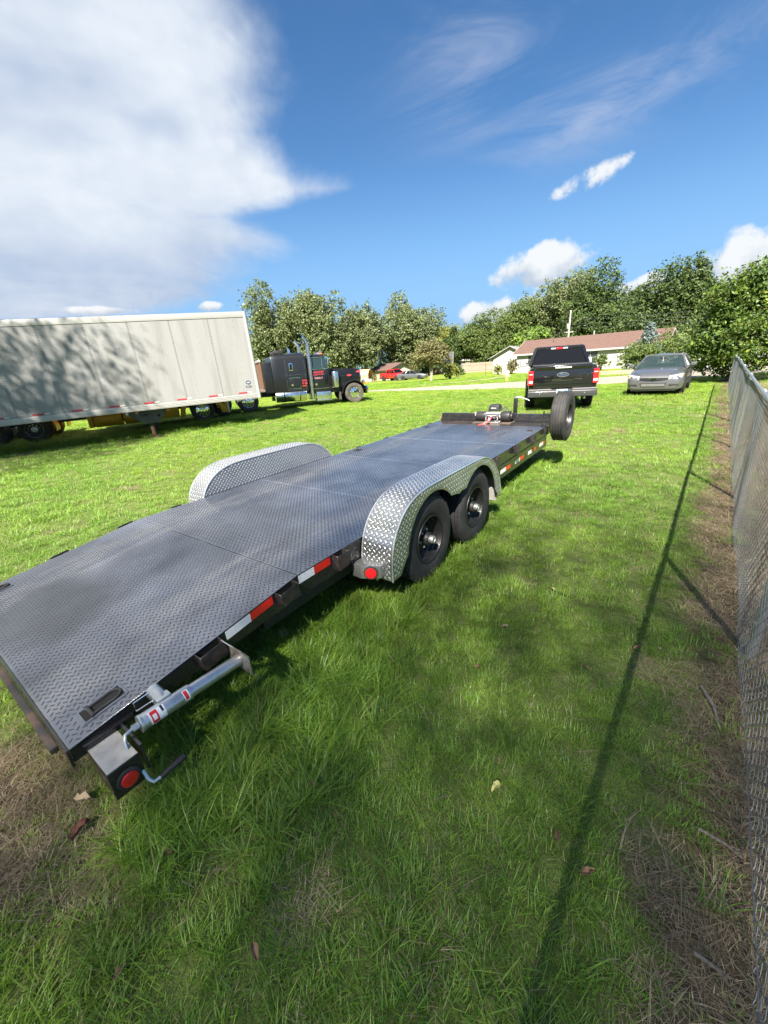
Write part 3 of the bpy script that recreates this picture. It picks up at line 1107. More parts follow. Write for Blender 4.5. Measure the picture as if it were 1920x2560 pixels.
for u, hw in ((AX1, HW1), (AX2, HW2)):
    trailer_wheel(trailer, T(u, 0.137, hw), -1, spin=u)
    trailer_wheel(trailer, T(u, -TW - 0.137, hw), 1, spin=2 * u)
    MB().cyl(T(u, 0.1, hw), T(u, -TW - 0.1, hw), 0.04, 12).build('axle', M['dark_steel'], trailer)
# spare wheel on its side bracket
MB().bar(T(5.2, 0.0, 0.05), T(5.2, 0.0, 0.26), 0.05, 0.012, up=(0, 1, 0)).bar(T(5.2, 0.0, 0.2), T(5.2, 0.2, 0.2), 0.05, 0.05).build('spare_bracket', M['black_paint'], trailer)
trailer_wheel(trailer, T(5.22, 0.27, 0.19), -1, 'spare_wheel', spin=0.3, rz=0.02, hub=False)

# ---------------------------------------------------------------- swing-up corner jack (right rear)
JV = 0.125
jk = MB().tube([T(-1.015, JV, -0.152), T(-0.80, JV, -0.162)], 0.036, 20).tube([T(-1.018, JV, -0.152), T(-1.005, JV, -0.1525)], 0.038, 20).build('corner_jack', M['galv'], trailer, bevel=0.002)
MB().tube([T(-0.80, JV, -0.162), T(-0.542, JV, -0.176)], 0.030, 20).build('jack_tube', M['galv'], jk)
mb = MB()
sec = []
for t in np.linspace(-1, 1, 9):
    uu = -0.540 + (0.03 * max(0, abs(t) - 0.55) / 0.45) * (-1 if t > 0 else 1) + 0.0
    sec.append([T(uu, JV - 0.085, -0.178 + t * 0.105), T(uu, JV + 0.085, -0.178 + t * 0.105), T(uu + 0.006, JV + 0.085, -0.178 + t * 0.105), T(uu + 0.006, JV - 0.085, -0.178 + t * 0.105)])
mb.loft(sec)
mb.build('jack_foot', pm('jack_foot_metal', (0.46, 0.47, 0.47), 0.42, metal=0.7, var=1.0, vs=9, base2=(0.16, 0.085, 0.05)), jk)
MB().tube([T(-0.90, 0.0, -0.135), T(-0.90, JV - 0.03, -0.145)], 0.032, 20).bb(-0.93, -0.87, -JV + 0.01, -JV + 0.05, DECK - 0.18, DECK - 0.115).build('jack_swivel', M['galv'], jk, bevel=0.003)
MB().tube([T(-0.93, 0.06, -0.09), T(-1.0, 0.07, -0.085), T(-1.0, 0.075, -0.125), T(-0.92, 0.07, -0.13)], 0.003, 6).build('jack_pin', M['chrome'], jk)
MB().tube([T(-1.018, JV, -0.152), T(-1.05, JV, -0.150), T(-1.075, JV + 0.005, -0.152), T(-1.085, JV + 0.015, -0.17), T(-1.088, JV + 0.03, -0.20), T(-1.075, JV + 0.10, -0.33), T(-1.065, JV + 0.115, -0.345), T(-1.04, JV + 0.12, -0.345)], 0.0075, 8).tube(
    [T(-1.02, JV, -0.152), T(-1.045, JV, -0.151)], 0.016, 8).build('jack_crank', M['galv'], jk)
MB().tube([T(-1.04, JV + 0.12, -0.345), T(-1.03, JV + 0.12, -0.344), T(-0.96, JV + 0.12, -0.338), T(-0.935, JV + 0.12, -0.337)], [0.010, 0.012, 0.0145, 0.0145], 12).build('crank_grip', M['plastic_black'], jk, bevel=0.002)
# warning stickers wrapped on the jack tube
def sticker(u0, u1, a0, a1, mat, r_=0.0366):
    mb = MB()
    secs = []
    for u in (u0, u1):
        w0 = -0.152 - (u + 1.015) * 0.0465
        secs.append([T(u, JV + r_ * math.cos(a), w0 + r_ * math.sin(a)) for a in np.linspace(a0, a1, 9)])
    mb.loft(secs, closed=False, caps=False)
    mb.build('sticker', mat, jk)


sticker(-0.985, -0.92, rad(-20), rad(75), M['tape_white'])
sticker(-0.978, -0.950, rad(-15), rad(70), M['tape_red'], 0.0368)
sticker(-0.972, -0.957, rad(5), rad(45), M['tape_white'], 0.0370)
sticker(-0.935, -0.926, rad(30), rad(75), M['plastic_black'], 0.0368)
sticker(-0.84, -0.815, rad(-10), rad(70), M['tape_white'])
sticker(-0.836, -0.821, rad(0), rad(65), M['tape_red'], 0.0368)

# tail lamp box on the outside of the dovetail, with a worn plate on top
for sgn, vb0 in ((1, 0.004), (-1, -TW - 0.004)):
    y0, y1 = -vb0, -(vb0 + sgn * 0.205)
    mb = MB().bb(-1.185, -1.070, y0, y1, DECK - 0.335, DECK - 0.2005)
    lb = mb.build('tail_lamp_box', M['black_paint'], trailer, bevel=0.004)
    MB().bb(-1.183, -1.072, y0 - sgn * 0.01, y1 + sgn * 0.004, DECK - 0.2, DECK - 0.1965).build('box_top', M['dusty_plate'], lb, bevel=0.001, seg=1)
    mb = MB().cyl((-1.1275, y1, DECK - 0.268), (-1.1275, y1 - sgn * 0.014, DECK - 0.268), 0.044, 32)
    mb.build('lamp_grommet', M['rubber'], lb, bevel=0.006)
    MB().cyl((-1.1275, y1 - sgn * 0.01, DECK - 0.268), (-1.1275, y1 - sgn * 0.021, DECK - 0.268), 0.031, 32).build('tail_lamp', M['red_lens'], lb, bevel=0.005)
    MB().bb(-1.06, -1.05, y0, y1, DECK - 0.3, DECK - 0.17).build('lamp_bracket', M['black_paint'], lb)
    mb = MB().bb(-1.19, -1.0, y0 + sgn * 0.004, y0 - sgn * 0.02, DECK - 0.19, DECK - 0.168)
    mb.build('lamp_shelf', M['black_paint'], lb, bevel=0.002)

# ---------------------------------------------------------------- front rail, tongue, winch
mb = MB()
mb.bb(5.745, 5.83, 0.02, TW, DECK - 0.0, DECK + 0.13)
mb.build('front_rail', M['black_paint'], trailer, bevel=0.008)
mb = MB().bb(5.715, 5.745, 0.02, TW, DECK + 0.001, DECK + 0.05)
mb.build('front_rail_foot', M['black_paint'], trailer, bevel=0.004)
mb = MB()
mb.prism([(5.66, DECK + 0.002), (5.744, DECK + 0.002), (5.744, DECK + 0.125)], TW - 0.012, TW - 0.004)
mb.build('rail_gusset', pm('rusty_gusset', (0.06, 0.05, 0.045), 0.6, var=0.9, vs=20, base2=(0.2, 0.12, 0.09)), trailer)
for s in (-1, 1):
    MB().bar(T(5.3, -1.04 + s * 0.85, -0.26), T(7.25, -1.04 + s * 0.07, -0.26), 0.07, 0.13).build('tongue_beam', M['black_paint'], trailer, bevel=0.004)
MB().prism([(5.9, 1.04 - 0.55), (7.2, 1.04 - 0.09), (7.2, 1.04 + 0.09), (5.9, 1.04 + 0.55)], DECK - 0.194, DECK - 0.188, 'XY').build('tongue_plate', M['deck_steel'], trailer)
mb = MB().loft([[T(7.2, -1.04 + a, -0.30 + b) for a, b in ((-0.06, 0), (0.06, 0), (0.06, 0.10), (-0.06, 0.10))],
                [T(7.45, -1.04 + a, -0.29 + b) for a, b in ((-0.05, 0), (0.05, 0), (0.05, 0.09), (-0.05, 0.09))],
                [T(7.58, -1.04 + a, -0.28 + b) for a, b in ((-0.05, 0), (0.05, 0), (0.04, 0.07), (-0.04, 0.07))]])
mb.build('coupler', M['black_paint'], trailer, bevel=0.01)
tj = MB().bb(6.93, 7.0, 1.005, 1.075, DECK - 0.33, DECK + 0.27).build('tongue_jack', M['black_paint'], trailer, bevel=0.006)
MB().cyl(T(6.965, -1.04, 0.27), T(6.965, -1.04, 0.30), 0.03, 12).cyl(T(6.965, -1.04, -0.33), T(6.965, -1.04, -0.50), 0.026, 12).build('jack_leg', M['galv'], tj)
MB().bb(6.90, 7.03, 0.975, 1.105, DECK - 0.512, DECK - 0.50).build('jack_pad', M['galv'], tj)
MB().tube([T(6.965, -1.04, 0.29), T(6.965, -0.95, 0.29), T(6.95, -0.78, 0.235), T(6.94, -0.76, 0.22)], 0.008, 8).build('jack_crank', M['tape_white'], tj)
MB().tube([T(6.3, -1.2, -0.188), T(6.3, -1.2, -0.06), T(6.55, -1.2, -0.06), T(6.55, -1.2, -0.188)], 0.012, 8).build('cable_loop', M['black_paint'], trailer)
# winch
WU, WV = 5.62, -0.98
wn = MB().bb(WU - 0.16, WU + 0.12, -WV - 0.36, -WV + 0.33, DECK + 0.0015, DECK + 0.012).build('winch', pm('winch_base', (0.10, 0.075, 0.06), 0.7, var=0.9, vs=14, base2=(0.03, 0.028, 0.026)), trailer, bevel=0.002)
yw = -WV
MB().cyl((WU, yw + 0.10, DECK + 0.11), (WU, yw + 0.31, DECK + 0.11), 0.078, 20).build('motor', M['plastic_black'], wn, bevel=0.012)
MB().cyl((WU, yw - 0.17, DECK + 0.11), (WU, yw - 0.31, DECK + 0.11), 0.088, 20).cyl((WU, yw - 0.31, DECK + 0.11), (WU, yw - 0.35, DECK + 0.11), 0.06, 16).build('gear_housing', M['plastic_black'], wn, bevel=0.012)
mb = MB().lathe([(0.07, -0.165), (0.07, -0.155)] + [(0.048 + 0.004 * (k % 2), -0.15 + 0.0125 * k) for k in range(20)] + [(0.07, 0.095), (0.07, 0.10)], (WU, yw, DECK + 0.11), 'Y', 20)
mb.build('rope_drum', pm('synthetic_rope', (0.42, 0.41, 0.38), 0.8, var=0.6, vs=30, base2=(0.2, 0.19, 0.17)), wn)
for y in (yw - 0.168, yw + 0.102):
    MB().bb(WU - 0.1, WU + 0.1, y - 0.008, y + 0.008, DECK + 0.012, DECK + 0.185).build('end_plate', M['plastic_black'], wn, bevel=0.004)
for z in (0.18, 0.03):
    MB().cyl((WU - 0.08, yw - 0.165, DECK + z), (WU - 0.08, yw + 0.098, DECK + z), 0.011, 10).build('tie_rod', M['dull_alu'], wn)
for y in (yw - 0.125, yw + 0.085):
    MB().cyl((WU - 0.13, y, DECK + 0.025), (WU - 0.13, y, DECK + 0.165), 0.021, 16).build('fairlead_roller', M['chrome'], wn, bevel=0.003)
MB().bb(WU - 0.155, WU - 0.105, yw - 0.15, yw + 0.11, DECK + 0.012, DECK + 0.026).bb(WU - 0.155, WU - 0.105, yw - 0.15, yw + 0.11, DECK + 0.165, DECK + 0.178).build('fairlead_frame', M['dull_alu'], wn)
mb = MB().loft([[(x_, y_, DECK + 0.20) for x_, y_ in ((WU - 0.07, yw - 0.13), (WU + 0.08, yw - 0.13), (WU + 0.08, yw + 0.07), (WU - 0.07, yw + 0.07))],
                [(x_, y_, DECK + 0.29) for x_, y_ in ((WU - 0.065, yw - 0.12), (WU + 0.075, yw - 0.12), (WU + 0.075, yw + 0.06), (WU - 0.065, yw + 0.06))],
                [(x_, y_, DECK + 0.315) for x_, y_ in ((WU - 0.045, yw - 0.10), (WU + 0.055, yw - 0.10), (WU + 0.055, yw + 0.04), (WU - 0.045, yw + 0.04))]])
cb = mb.build('control_box', M['plastic_black'], wn, bevel=0.008)
MB().bb(WU - 0.0715, WU - 0.068, yw - 0.075, yw + 0.02, DECK + 0.245, DECK + 0.265).build('name_strip', M['dull_alu'], cb)
# red hook strap hanging out of the fairlead onto the plate
path = [(WU - 0.10, yw - 0.05, DECK + 0.10), (WU - 0.15, yw - 0.03, DECK + 0.115), (WU - 0.18, yw, DECK + 0.09), (WU - 0.20, yw + 0.03, DECK + 0.03), (WU - 0.25, yw + 0.06, DECK + 0.012), (WU - 0.33, yw + 0.10, DECK + 0.008), (WU - 0.38, yw + 0.12, DECK + 0.006)]
mb = MB()
secs = []
for i, p in enumerate(path):
    hw = 0.022 if i < 6 else 0.012
    a = 0.6 - 0.1 * i
    d = Vector((math.sin(a) * 0.3, math.cos(a), 0.35 if i < 3 else 0.0)).normalized() * hw
    p = Vector(p)
    nn_ = Vector((0.004, 0, 0.004))
    secs.append([p - d, p + d, p + d + nn_, p - d + nn_])
mb.loft(secs)
mb.build('hook_strap', pm('strap_red', (0.62, 0.035, 0.04), 0.7, var=0.9, vs=18, base2=(0.62, 0.5, 0.48)), wn)
MB().tube([(WU - 0.15, yw - 0.09, DECK + 0.08), (WU - 0.165, yw - 0.04, DECK + 0.12), (WU - 0.17, yw + 0.0, DECK + 0.14), (WU - 0.165, yw + 0.03, DECK + 0.11), (WU - 0.16, yw - 0.01, DECK + 0.075)], 0.011, 8).build('hook', M['chrome'], wn)
MB().bb(WU - 0.02, WU + 0.03, yw + 0.26, yw + 0.34, DECK + 0.115, DECK + 0.17).build('clutch_label', pm('pale_red', (0.7, 0.42, 0.4), 0.6), wn)
for a, b in (((WU - 0.02, yw - 0.12, DECK + 0.22), (WU, yw - 0.26, DECK + 0.19)), ((WU + 0.02, yw - 0.12, DECK + 0.23), (WU + 0.03, yw - 0.29, DECK + 0.20))):
    MB().tube([a, Vector(a).lerp(Vector(b), 0.5) + Vector((0, 0, 0.04)), b], 0.009, 8).build('cable', M['plastic_black'], wn)

# ================================================================ chain-link fence
def fence_pt(s, off=0.0, z=0.0):
    p = FEN0 + FEND * s + FENN * off
    return Vector((p.x, p.y, gz(p.x, p.y) + z))


def build_fence():
    S0, S1, HT = -2.6, 21.7, 1.235
    f = empty('chain_link_fence', fence_pt(8, 0, 0), 0, 'grey chain-link fence with round top rail along the right of the lawn', 'fence')
    base = f.location.copy()

    def L(p):
        return Vector(p) - base
    # woven wires: flattened helices, each hooking into its neighbour
    h = 0.0385
    per = 2 * h
    nw = int((S1 - S0) / h)
    nb = int((HT - 0.03) / h)
    rs = np.random.RandomState(4)
    for near in (True, False):
        ks = np.array([k for k in range(nw) if (S0 + k * h < 7.0) == near])
        sub = (0.0, 0.25, 0.75) if near else (0.0,)
        tt = np.array([b + q for b in range(nb) for q in sub] + [nb])
        sgn = np.where(np.floor(tt) % 2 == 0, 1.0, -1.0)
        fr = tt - np.floor(tt)
        tri = np.where(np.floor(tt) % 2 == 0, fr, 1 - fr)          # 0..1 across
        dep = np.where((fr > 0.01), sgn, 0.0) * 0.0042
        ph = (ks % 2)[:, None]
        a = np.where(ph == 0, tri[None], 1 - tri[None])
        dsg = np.where(ph == 0, dep[None], -dep[None])
        s = S0 + ks[:, None] * h + a * (h + 0.003) - 0.0015
        z = 0.02 + tt[None] * h + np.zeros_like(s)
        wob = 0.02 * np.sin(s * 1.3 + 0.7) * np.sin(np.clip(z / HT, 0, 1) * PI) + 0.012 * np.sin(s * 3.1) * (1 - z / HT)
        off = dsg + wob
        X = FEN0.x + FEND.x * s + FENN.x * off
        Y = FEN0.y + FEND.y * s + FENN.y * off
        Z = gz_np(X, Y) + z + 0.008 * np.sin(s * 2.3)
        P = np.stack([X, Y, Z], -1) - np.array(base)
        r = 0.0016 if near else 0.0012
        offs = np.array([np.array(FENN) * r, np.array(FEND) * r * 1.2, -np.array(FENN) * r, -np.array(FEND) * r * 1.2])
        V = (P[:, :, None, :] + offs[None, None]).reshape(-1, 3)
        m, n = P.shape[0], P.shape[1]
        i, j, k = np.meshgrid(np.arange(m), np.arange(n - 1), np.arange(4), indexing='ij')
        b0 = (i * n + j) * 4
        k2 = (k + 1) % 4
        F = np.stack([b0 + k, b0 + k2, b0 + 4 + k2, b0 + 4 + k], -1).reshape(-1, 4)
        o = inst('wire_mesh', np_mesh('wire_mesh', V, F, M['fence_wire'], smooth=True), f)
        tag(o, kind='stuff')
    # top rail, posts with caps, ties, bottom wire
    ss = np.arange(S0, S1 + 0.01, 0.6)
    MB().tube([L(fence_pt(s, 0.022 + 0.004 * math.sin(s), HT - 0.012)) for s in ss], 0.0185, 10).build('top_rail', M['galv'], f)
    MB().tube([L(fence_pt(s, 0.004, 0.05)) for s in ss], 0.002, 5).build('tension_wire', M['fence_wire'], f)
    posts = [-1.55, 1.64, 4.83, 8.02, 11.2, 14.4, 17.6, 21.65]
    for s in posts:
        e = s > 21
        r = 0.034 if e else 0.025
        p = MB().tube([L(fence_pt(s, 0.048, -0.1)), L(fence_pt(s, 0.048, HT + (0.04 if e else -0.045)))], r, 12).build('post', M['galv'], f)
        MB().tube([L(fence_pt(s, 0.048, HT + (0.04 if e else -0.045))), L(fence_pt(s, 0.046, HT + (0.055 if e else -0.02))), L(fence_pt(s, 0.035, HT + (0.065 if e else 0.004)))], [r + 0.002, r + 0.002, 0.012], 12).build('post_cap', M['fence_wire'], p)
        for z in (0.25, 0.6, 0.95):
            MB().tube([L(fence_pt(s - 0.03, 0.0, z)), L(fence_pt(s - 0.01, 0.075, z)), L(fence_pt(s + 0.01, 0.075, z)), L(fence_pt(s + 0.03, 0.0, z))], 0.0018, 5).build('tie', M['fence_wire'], p)


build_fence()


# ================================================================ vehicles
def section(w, zl, zt, crown=0.02):
    h = zt - zl
    half = [(0, zl), (w * 0.82, zl), (w * 0.955, zl + 0.10 * h), (w * 0.995, zl + 0.38 * h), (w, zl + 0.60 * h), (w * 0.975, zt - 0.16 * h), (w * 0.93, zt - 0.05 * h), (w * 0.80, zt), (w * 0.45, zt + crown), (0, zt + crown)]
    return half + [(-y, z) for y, z in half[-2:0:-1]]


def body_loft(st):
    """st: list of (x, half width, z low, z top, crown)"""
    return MB().loft([[(x, y, z) for y, z in section(w, zl, zt, cr)] for x, w, zl, zt, cr in st])


def chain_stations(st, n=5):
    """smooth interpolation between stations"""
    A = np.array(st, float)
    d = np.linspace(0, len(A) - 1, (len(A) - 1) * n + 1)
    out = []
    for q in d:
        i = min(int(q), len(A) - 2)
        t = q - i
        p0, p1, p2, p3 = A[max(i - 1, 0)], A[i], A[i + 1], A[min(i + 2, len(A) - 1)]
        out.append(0.5 * ((2 * p1) + (-p0 + p2) * t + (2 * p0 - 5 * p1 + 4 * p2 - p3) * t * t + (-p0 + 3 * p1 - 3 * p2 + p3) * t ** 3))
    return [tuple(o) for o in out]


_car_wheel = {}


def car_wheel_meshes(R, W, kind):
    key = (R, W, kind)
    if key in _car_wheel:
        return _car_wheel[key]
    rr = {'car': 0.66, 'truck': 0.60, 'semi': 0.60, 'dual': 0.60}[kind] * R
    hw = W / 2
    prof = [(rr, hw * 0.8), (rr + 0.2 * (R - rr), hw * 0.97), (rr + 0.6 * (R - rr), hw), (R * 0.965, hw * 0.92), (R * 0.99, hw * 0.8), (R, hw * 0.66), (R, hw * 0.3), (R * 0.982, hw * 0.28), (R * 0.982, hw * 0.2), (R, hw * 0.18)]
    prof = prof + [(r_, -h_) for r_, h_ in reversed(prof)]
    mb = MB().lathe(prof, n=40)
    if kind in ('truck',):
        for i in range(44):
            a = 2 * PI * i / 44
            for s in (-1, 1):
                mb.box((math.cos(a) * R, s * hw * 0.62, math.sin(a) * R), (0.014, hw * 0.5, R * 0.075), ry=-a, rz=0)
    ty = mb.mesh('tyre', 0, 40)
    ty.materials.append(M['dusty_rubber'] if kind in ('semi', 'dual') else M['rubber'])
    mb = MB()
    if kind == 'car':
        mb.lathe([(rr, hw * 0.82), (rr * 0.96, hw * 0.9), (rr * 0.9, hw * 0.8), (rr * 0.86, hw * 0.45)], n=36)
        for k in range(9):
            a = 2 * PI * k / 9
            mb.bar((math.cos(a) * rr * 0.18, hw * 0.72, math.sin(a) * rr * 0.18), (math.cos(a) * rr * 0.92, hw * 0.66, math.sin(a) * rr * 0.92), 0.035, 0.02, up=(0, 1, 0))
        mb.lathe([(rr * 0.24, hw * 0.5), (rr * 0.24, hw * 0.76), (rr * 0.1, hw * 0.8), (0, hw * 0.8)], n=20)
        mat = M['dull_alu']
    elif kind == 'truck':
        mb.lathe([(rr, hw * 0.82), (rr * 0.96, hw * 0.88), (rr * 0.9, hw * 0.7), (rr * 0.8, hw * 0.35), (rr * 0.4, hw * 0.5), (rr * 0.2, hw * 0.62), (0, hw * 0.62)], n=36)
        mat = M['dark_grey_paint']
    elif kind == 'semi':
        mb.lathe([(rr, hw * 0.85), (rr * 0.97, hw * 0.95), (rr * 0.92, hw * 0.85), (rr * 0.86, hw * 0.55), (rr * 0.62, hw * 0.62), (rr * 0.42, hw * 0.68), (rr * 0.4, hw * 1.0), (rr * 0.34, hw * 1.12), (0, hw * 1.15)], n=36)
        mat = M['chrome']
    else:
        mb.lathe([(rr, hw * 0.85), (rr * 0.97, hw * 0.92), (rr * 0.93, hw * 0.8), (rr * 0.9, -hw * 0.1), (rr * 0.55, -hw * 0.3), (rr * 0.42, -hw * 0.25), (rr * 0.38, hw * 0.5), (rr * 0.3, hw * 0.55), (0, hw * 0.55)], n=36)
        mat = M['dull_alu']
    rm = mb.mesh('rim', 0, 40)
    rm.materials.append(mat)
    bk = MB().lathe([(rr, -hw * 0.8), (rr * 0.9, -hw * 0.3), (rr * 0.9, hw * 0.3), (0, hw * 0.28)], n=24).mesh('brake', 0, 40)
    bk.materials.append(M['dark_steel'])
    bolt = MB().cyl((0, hw * 0.5, 0), (0, hw * 0.78, 0), R * 0.028, 6).mesh('lug_nut', 0, 40)
    bolt.materials.append(M['chrome'])
    hole = MB().cyl((0, hw * 0.3, 0), (0, hw * 0.66, 0), R * 0.052, 10).mesh('hand_hole', 0, 40)
    hole.materials.append(M['dark_steel'])
    _car_wheel[key] = (ty, rm, bk, bolt, hole)
    return _car_wheel[key]


def car_wheel(parent, c, R, W, kind, out, spin=0.0, steer=0.0):
    ty, rm, bk, bolt, hole = car_wheel_meshes(R, W, kind)
    w = inst('wheel', rm, parent, c, (0, spin, steer + (0 if out > 0 else PI)))
    inst('tyre', ty, w)
    inst('brake', bk, w)
    if kind in ('semi', 'dual'):
        rr = 0.6 * R
        for k in range(10):
            a = 2 * PI * k / 10
            inst('lug_nut', bolt, w, (rr * 0.62 * math.cos(a), 0, rr * 0.62 * math.sin(a)))
            if kind == 'semi':
                inst('hand_hole', hole, w, (rr * 0.78 * math.cos(a + 0.31), 0, rr * 0.78 * math.sin(a + 0.31)))
    return w


def wheel_well(parent, x, y, z, R, out, mat):
    MB().cyl((x, y - out * 0.20, z), (x, y + out * 0.004, z), R, 28).build('wheel_well', mat, parent)


def quad_panel(parent, name, P, mat, th=0.006, bevel=0.0):
    """thin plate from 4+ points, thickness along its own normal"""
    P = [Vector(p) for p in P]
    n = (P[1] - P[0]).cross(P[2] - P[0]).normalized() * th
    k = len(P)
    return MB().raw(P + [p + n for p in P], [tuple(range(k)), tuple(range(2 * k - 1, k - 1, -1))] + [(i, i + k, (i + 1) % k + k, (i + 1) % k) for i in range(k)]).build(name, mat, parent, bevel=bevel, smooth=0)


M['well_black'] = pm('well_black', (0.004, 0.004, 0.004), 0.9)
M['interior'] = pm('interior', (0.03, 0.03, 0.032), 0.8)


def greenhouse(parent, mat, gm, B, Tp, ybx, ytx, zb, zt, pillars=(0.0,), roof_crown=0.035, frame=0.06, name='cabin'):
    """cabin: base rectangle B=(x rear, x front) half width ybx at zb; roof Tp half width ytx at zt.
    Pillars and roof are body, panes are separate glass."""
    b0, b1 = B
    t0, t1 = Tp
    # roof skin
    mb = MB()
    secs = []
    for i, x in enumerate(np.linspace(t0, t1, 7)):
        e = 1 - abs(2 * i / 6 - 1) ** 3
        secs.append([(x, y * ytx, zt + roof_crown * e * (1 - (abs(y)) ** 2.2)) for y in np.linspace(-1, 1, 9)] + [(x, -y * ytx, zt - 0.03) for y in np.linspace(-1, 1, 9)])
    mb.loft(secs)
    roof = mb.build(name, mat, parent, smooth=40)

    def corner(x_b, x_t, s, t):
        return Vector((x_b + (x_t - x_b) * t, s * (ybx + (ytx - ybx) * t), zb + (zt - 0.015 - zb) * t))
    mb = MB()
    for s in (-1, 1):
        for xb, xt, wd in ((b0, t0, frame * 1.3), (b1, t1, frame)):
            mb.bar(corner(xb, xt, s, 0), corner(xb, xt, s, 1), wd, wd * 0.7)
        for p in pillars:
            xb, xt = b0 + (b1 - b0) * p, t0 + (t1 - t0) * p
            mb.bar(corner(xb, xt, s, 0), corner(xb, xt, s, 1), frame * 1.4, 0.03, up=(0, 1, 0))
        mb.bar(corner(b0, t0, s, 1), corner(b1, t1, s, 1), frame * 0.8, frame * 0.8)
    mb.bar(corner(b0, t0, -1, 1), corner(b0, t0, 1, 1), frame, frame)
    mb.bar(corner(b1, t1, -1, 1), corner(b1, t1, 1, 1), frame, frame)
    mb.build('pillars', mat, roof, bevel=0.01)
    # panes
    e = 0.012

    def pane(nm, pts):
        quad_panel(roof, nm, pts, gm, 0.004)
    pane('rear_window', [corner(b0, t0, 1, 0.02), corner(b0, t0, -1, 0.02), corner(b0, t0, -1, 0.97), corner(b0, t0, 1, 0.97)])
    pane('windshield', [corner(b1, t1, -1, 0.0), corner(b1, t1, 1, 0.0), corner(b1, t1, 1, 0.98), corner(b1, t1, -1, 0.98)])
    ps = [0.0] + list(pillars) + [1.0]
    for s in (-1, 1):
        for a, c in zip(ps[:-1], ps[1:]):
            xa, xta = b0 + (b1 - b0) * a, t0 + (t1 - t0) * a
            xc, xtc = b0 + (b1 - b0) * c, t0 + (t1 - t0) * c
            q = [corner(xa, xta, s, 0.03), corner(xc, xtc, s, 0.03), corner(xc, xtc, s, 0.95), corner(xa, xta, s, 0.95)]
            pane('side_window', q if s < 0 else q[::-1])
    return roof


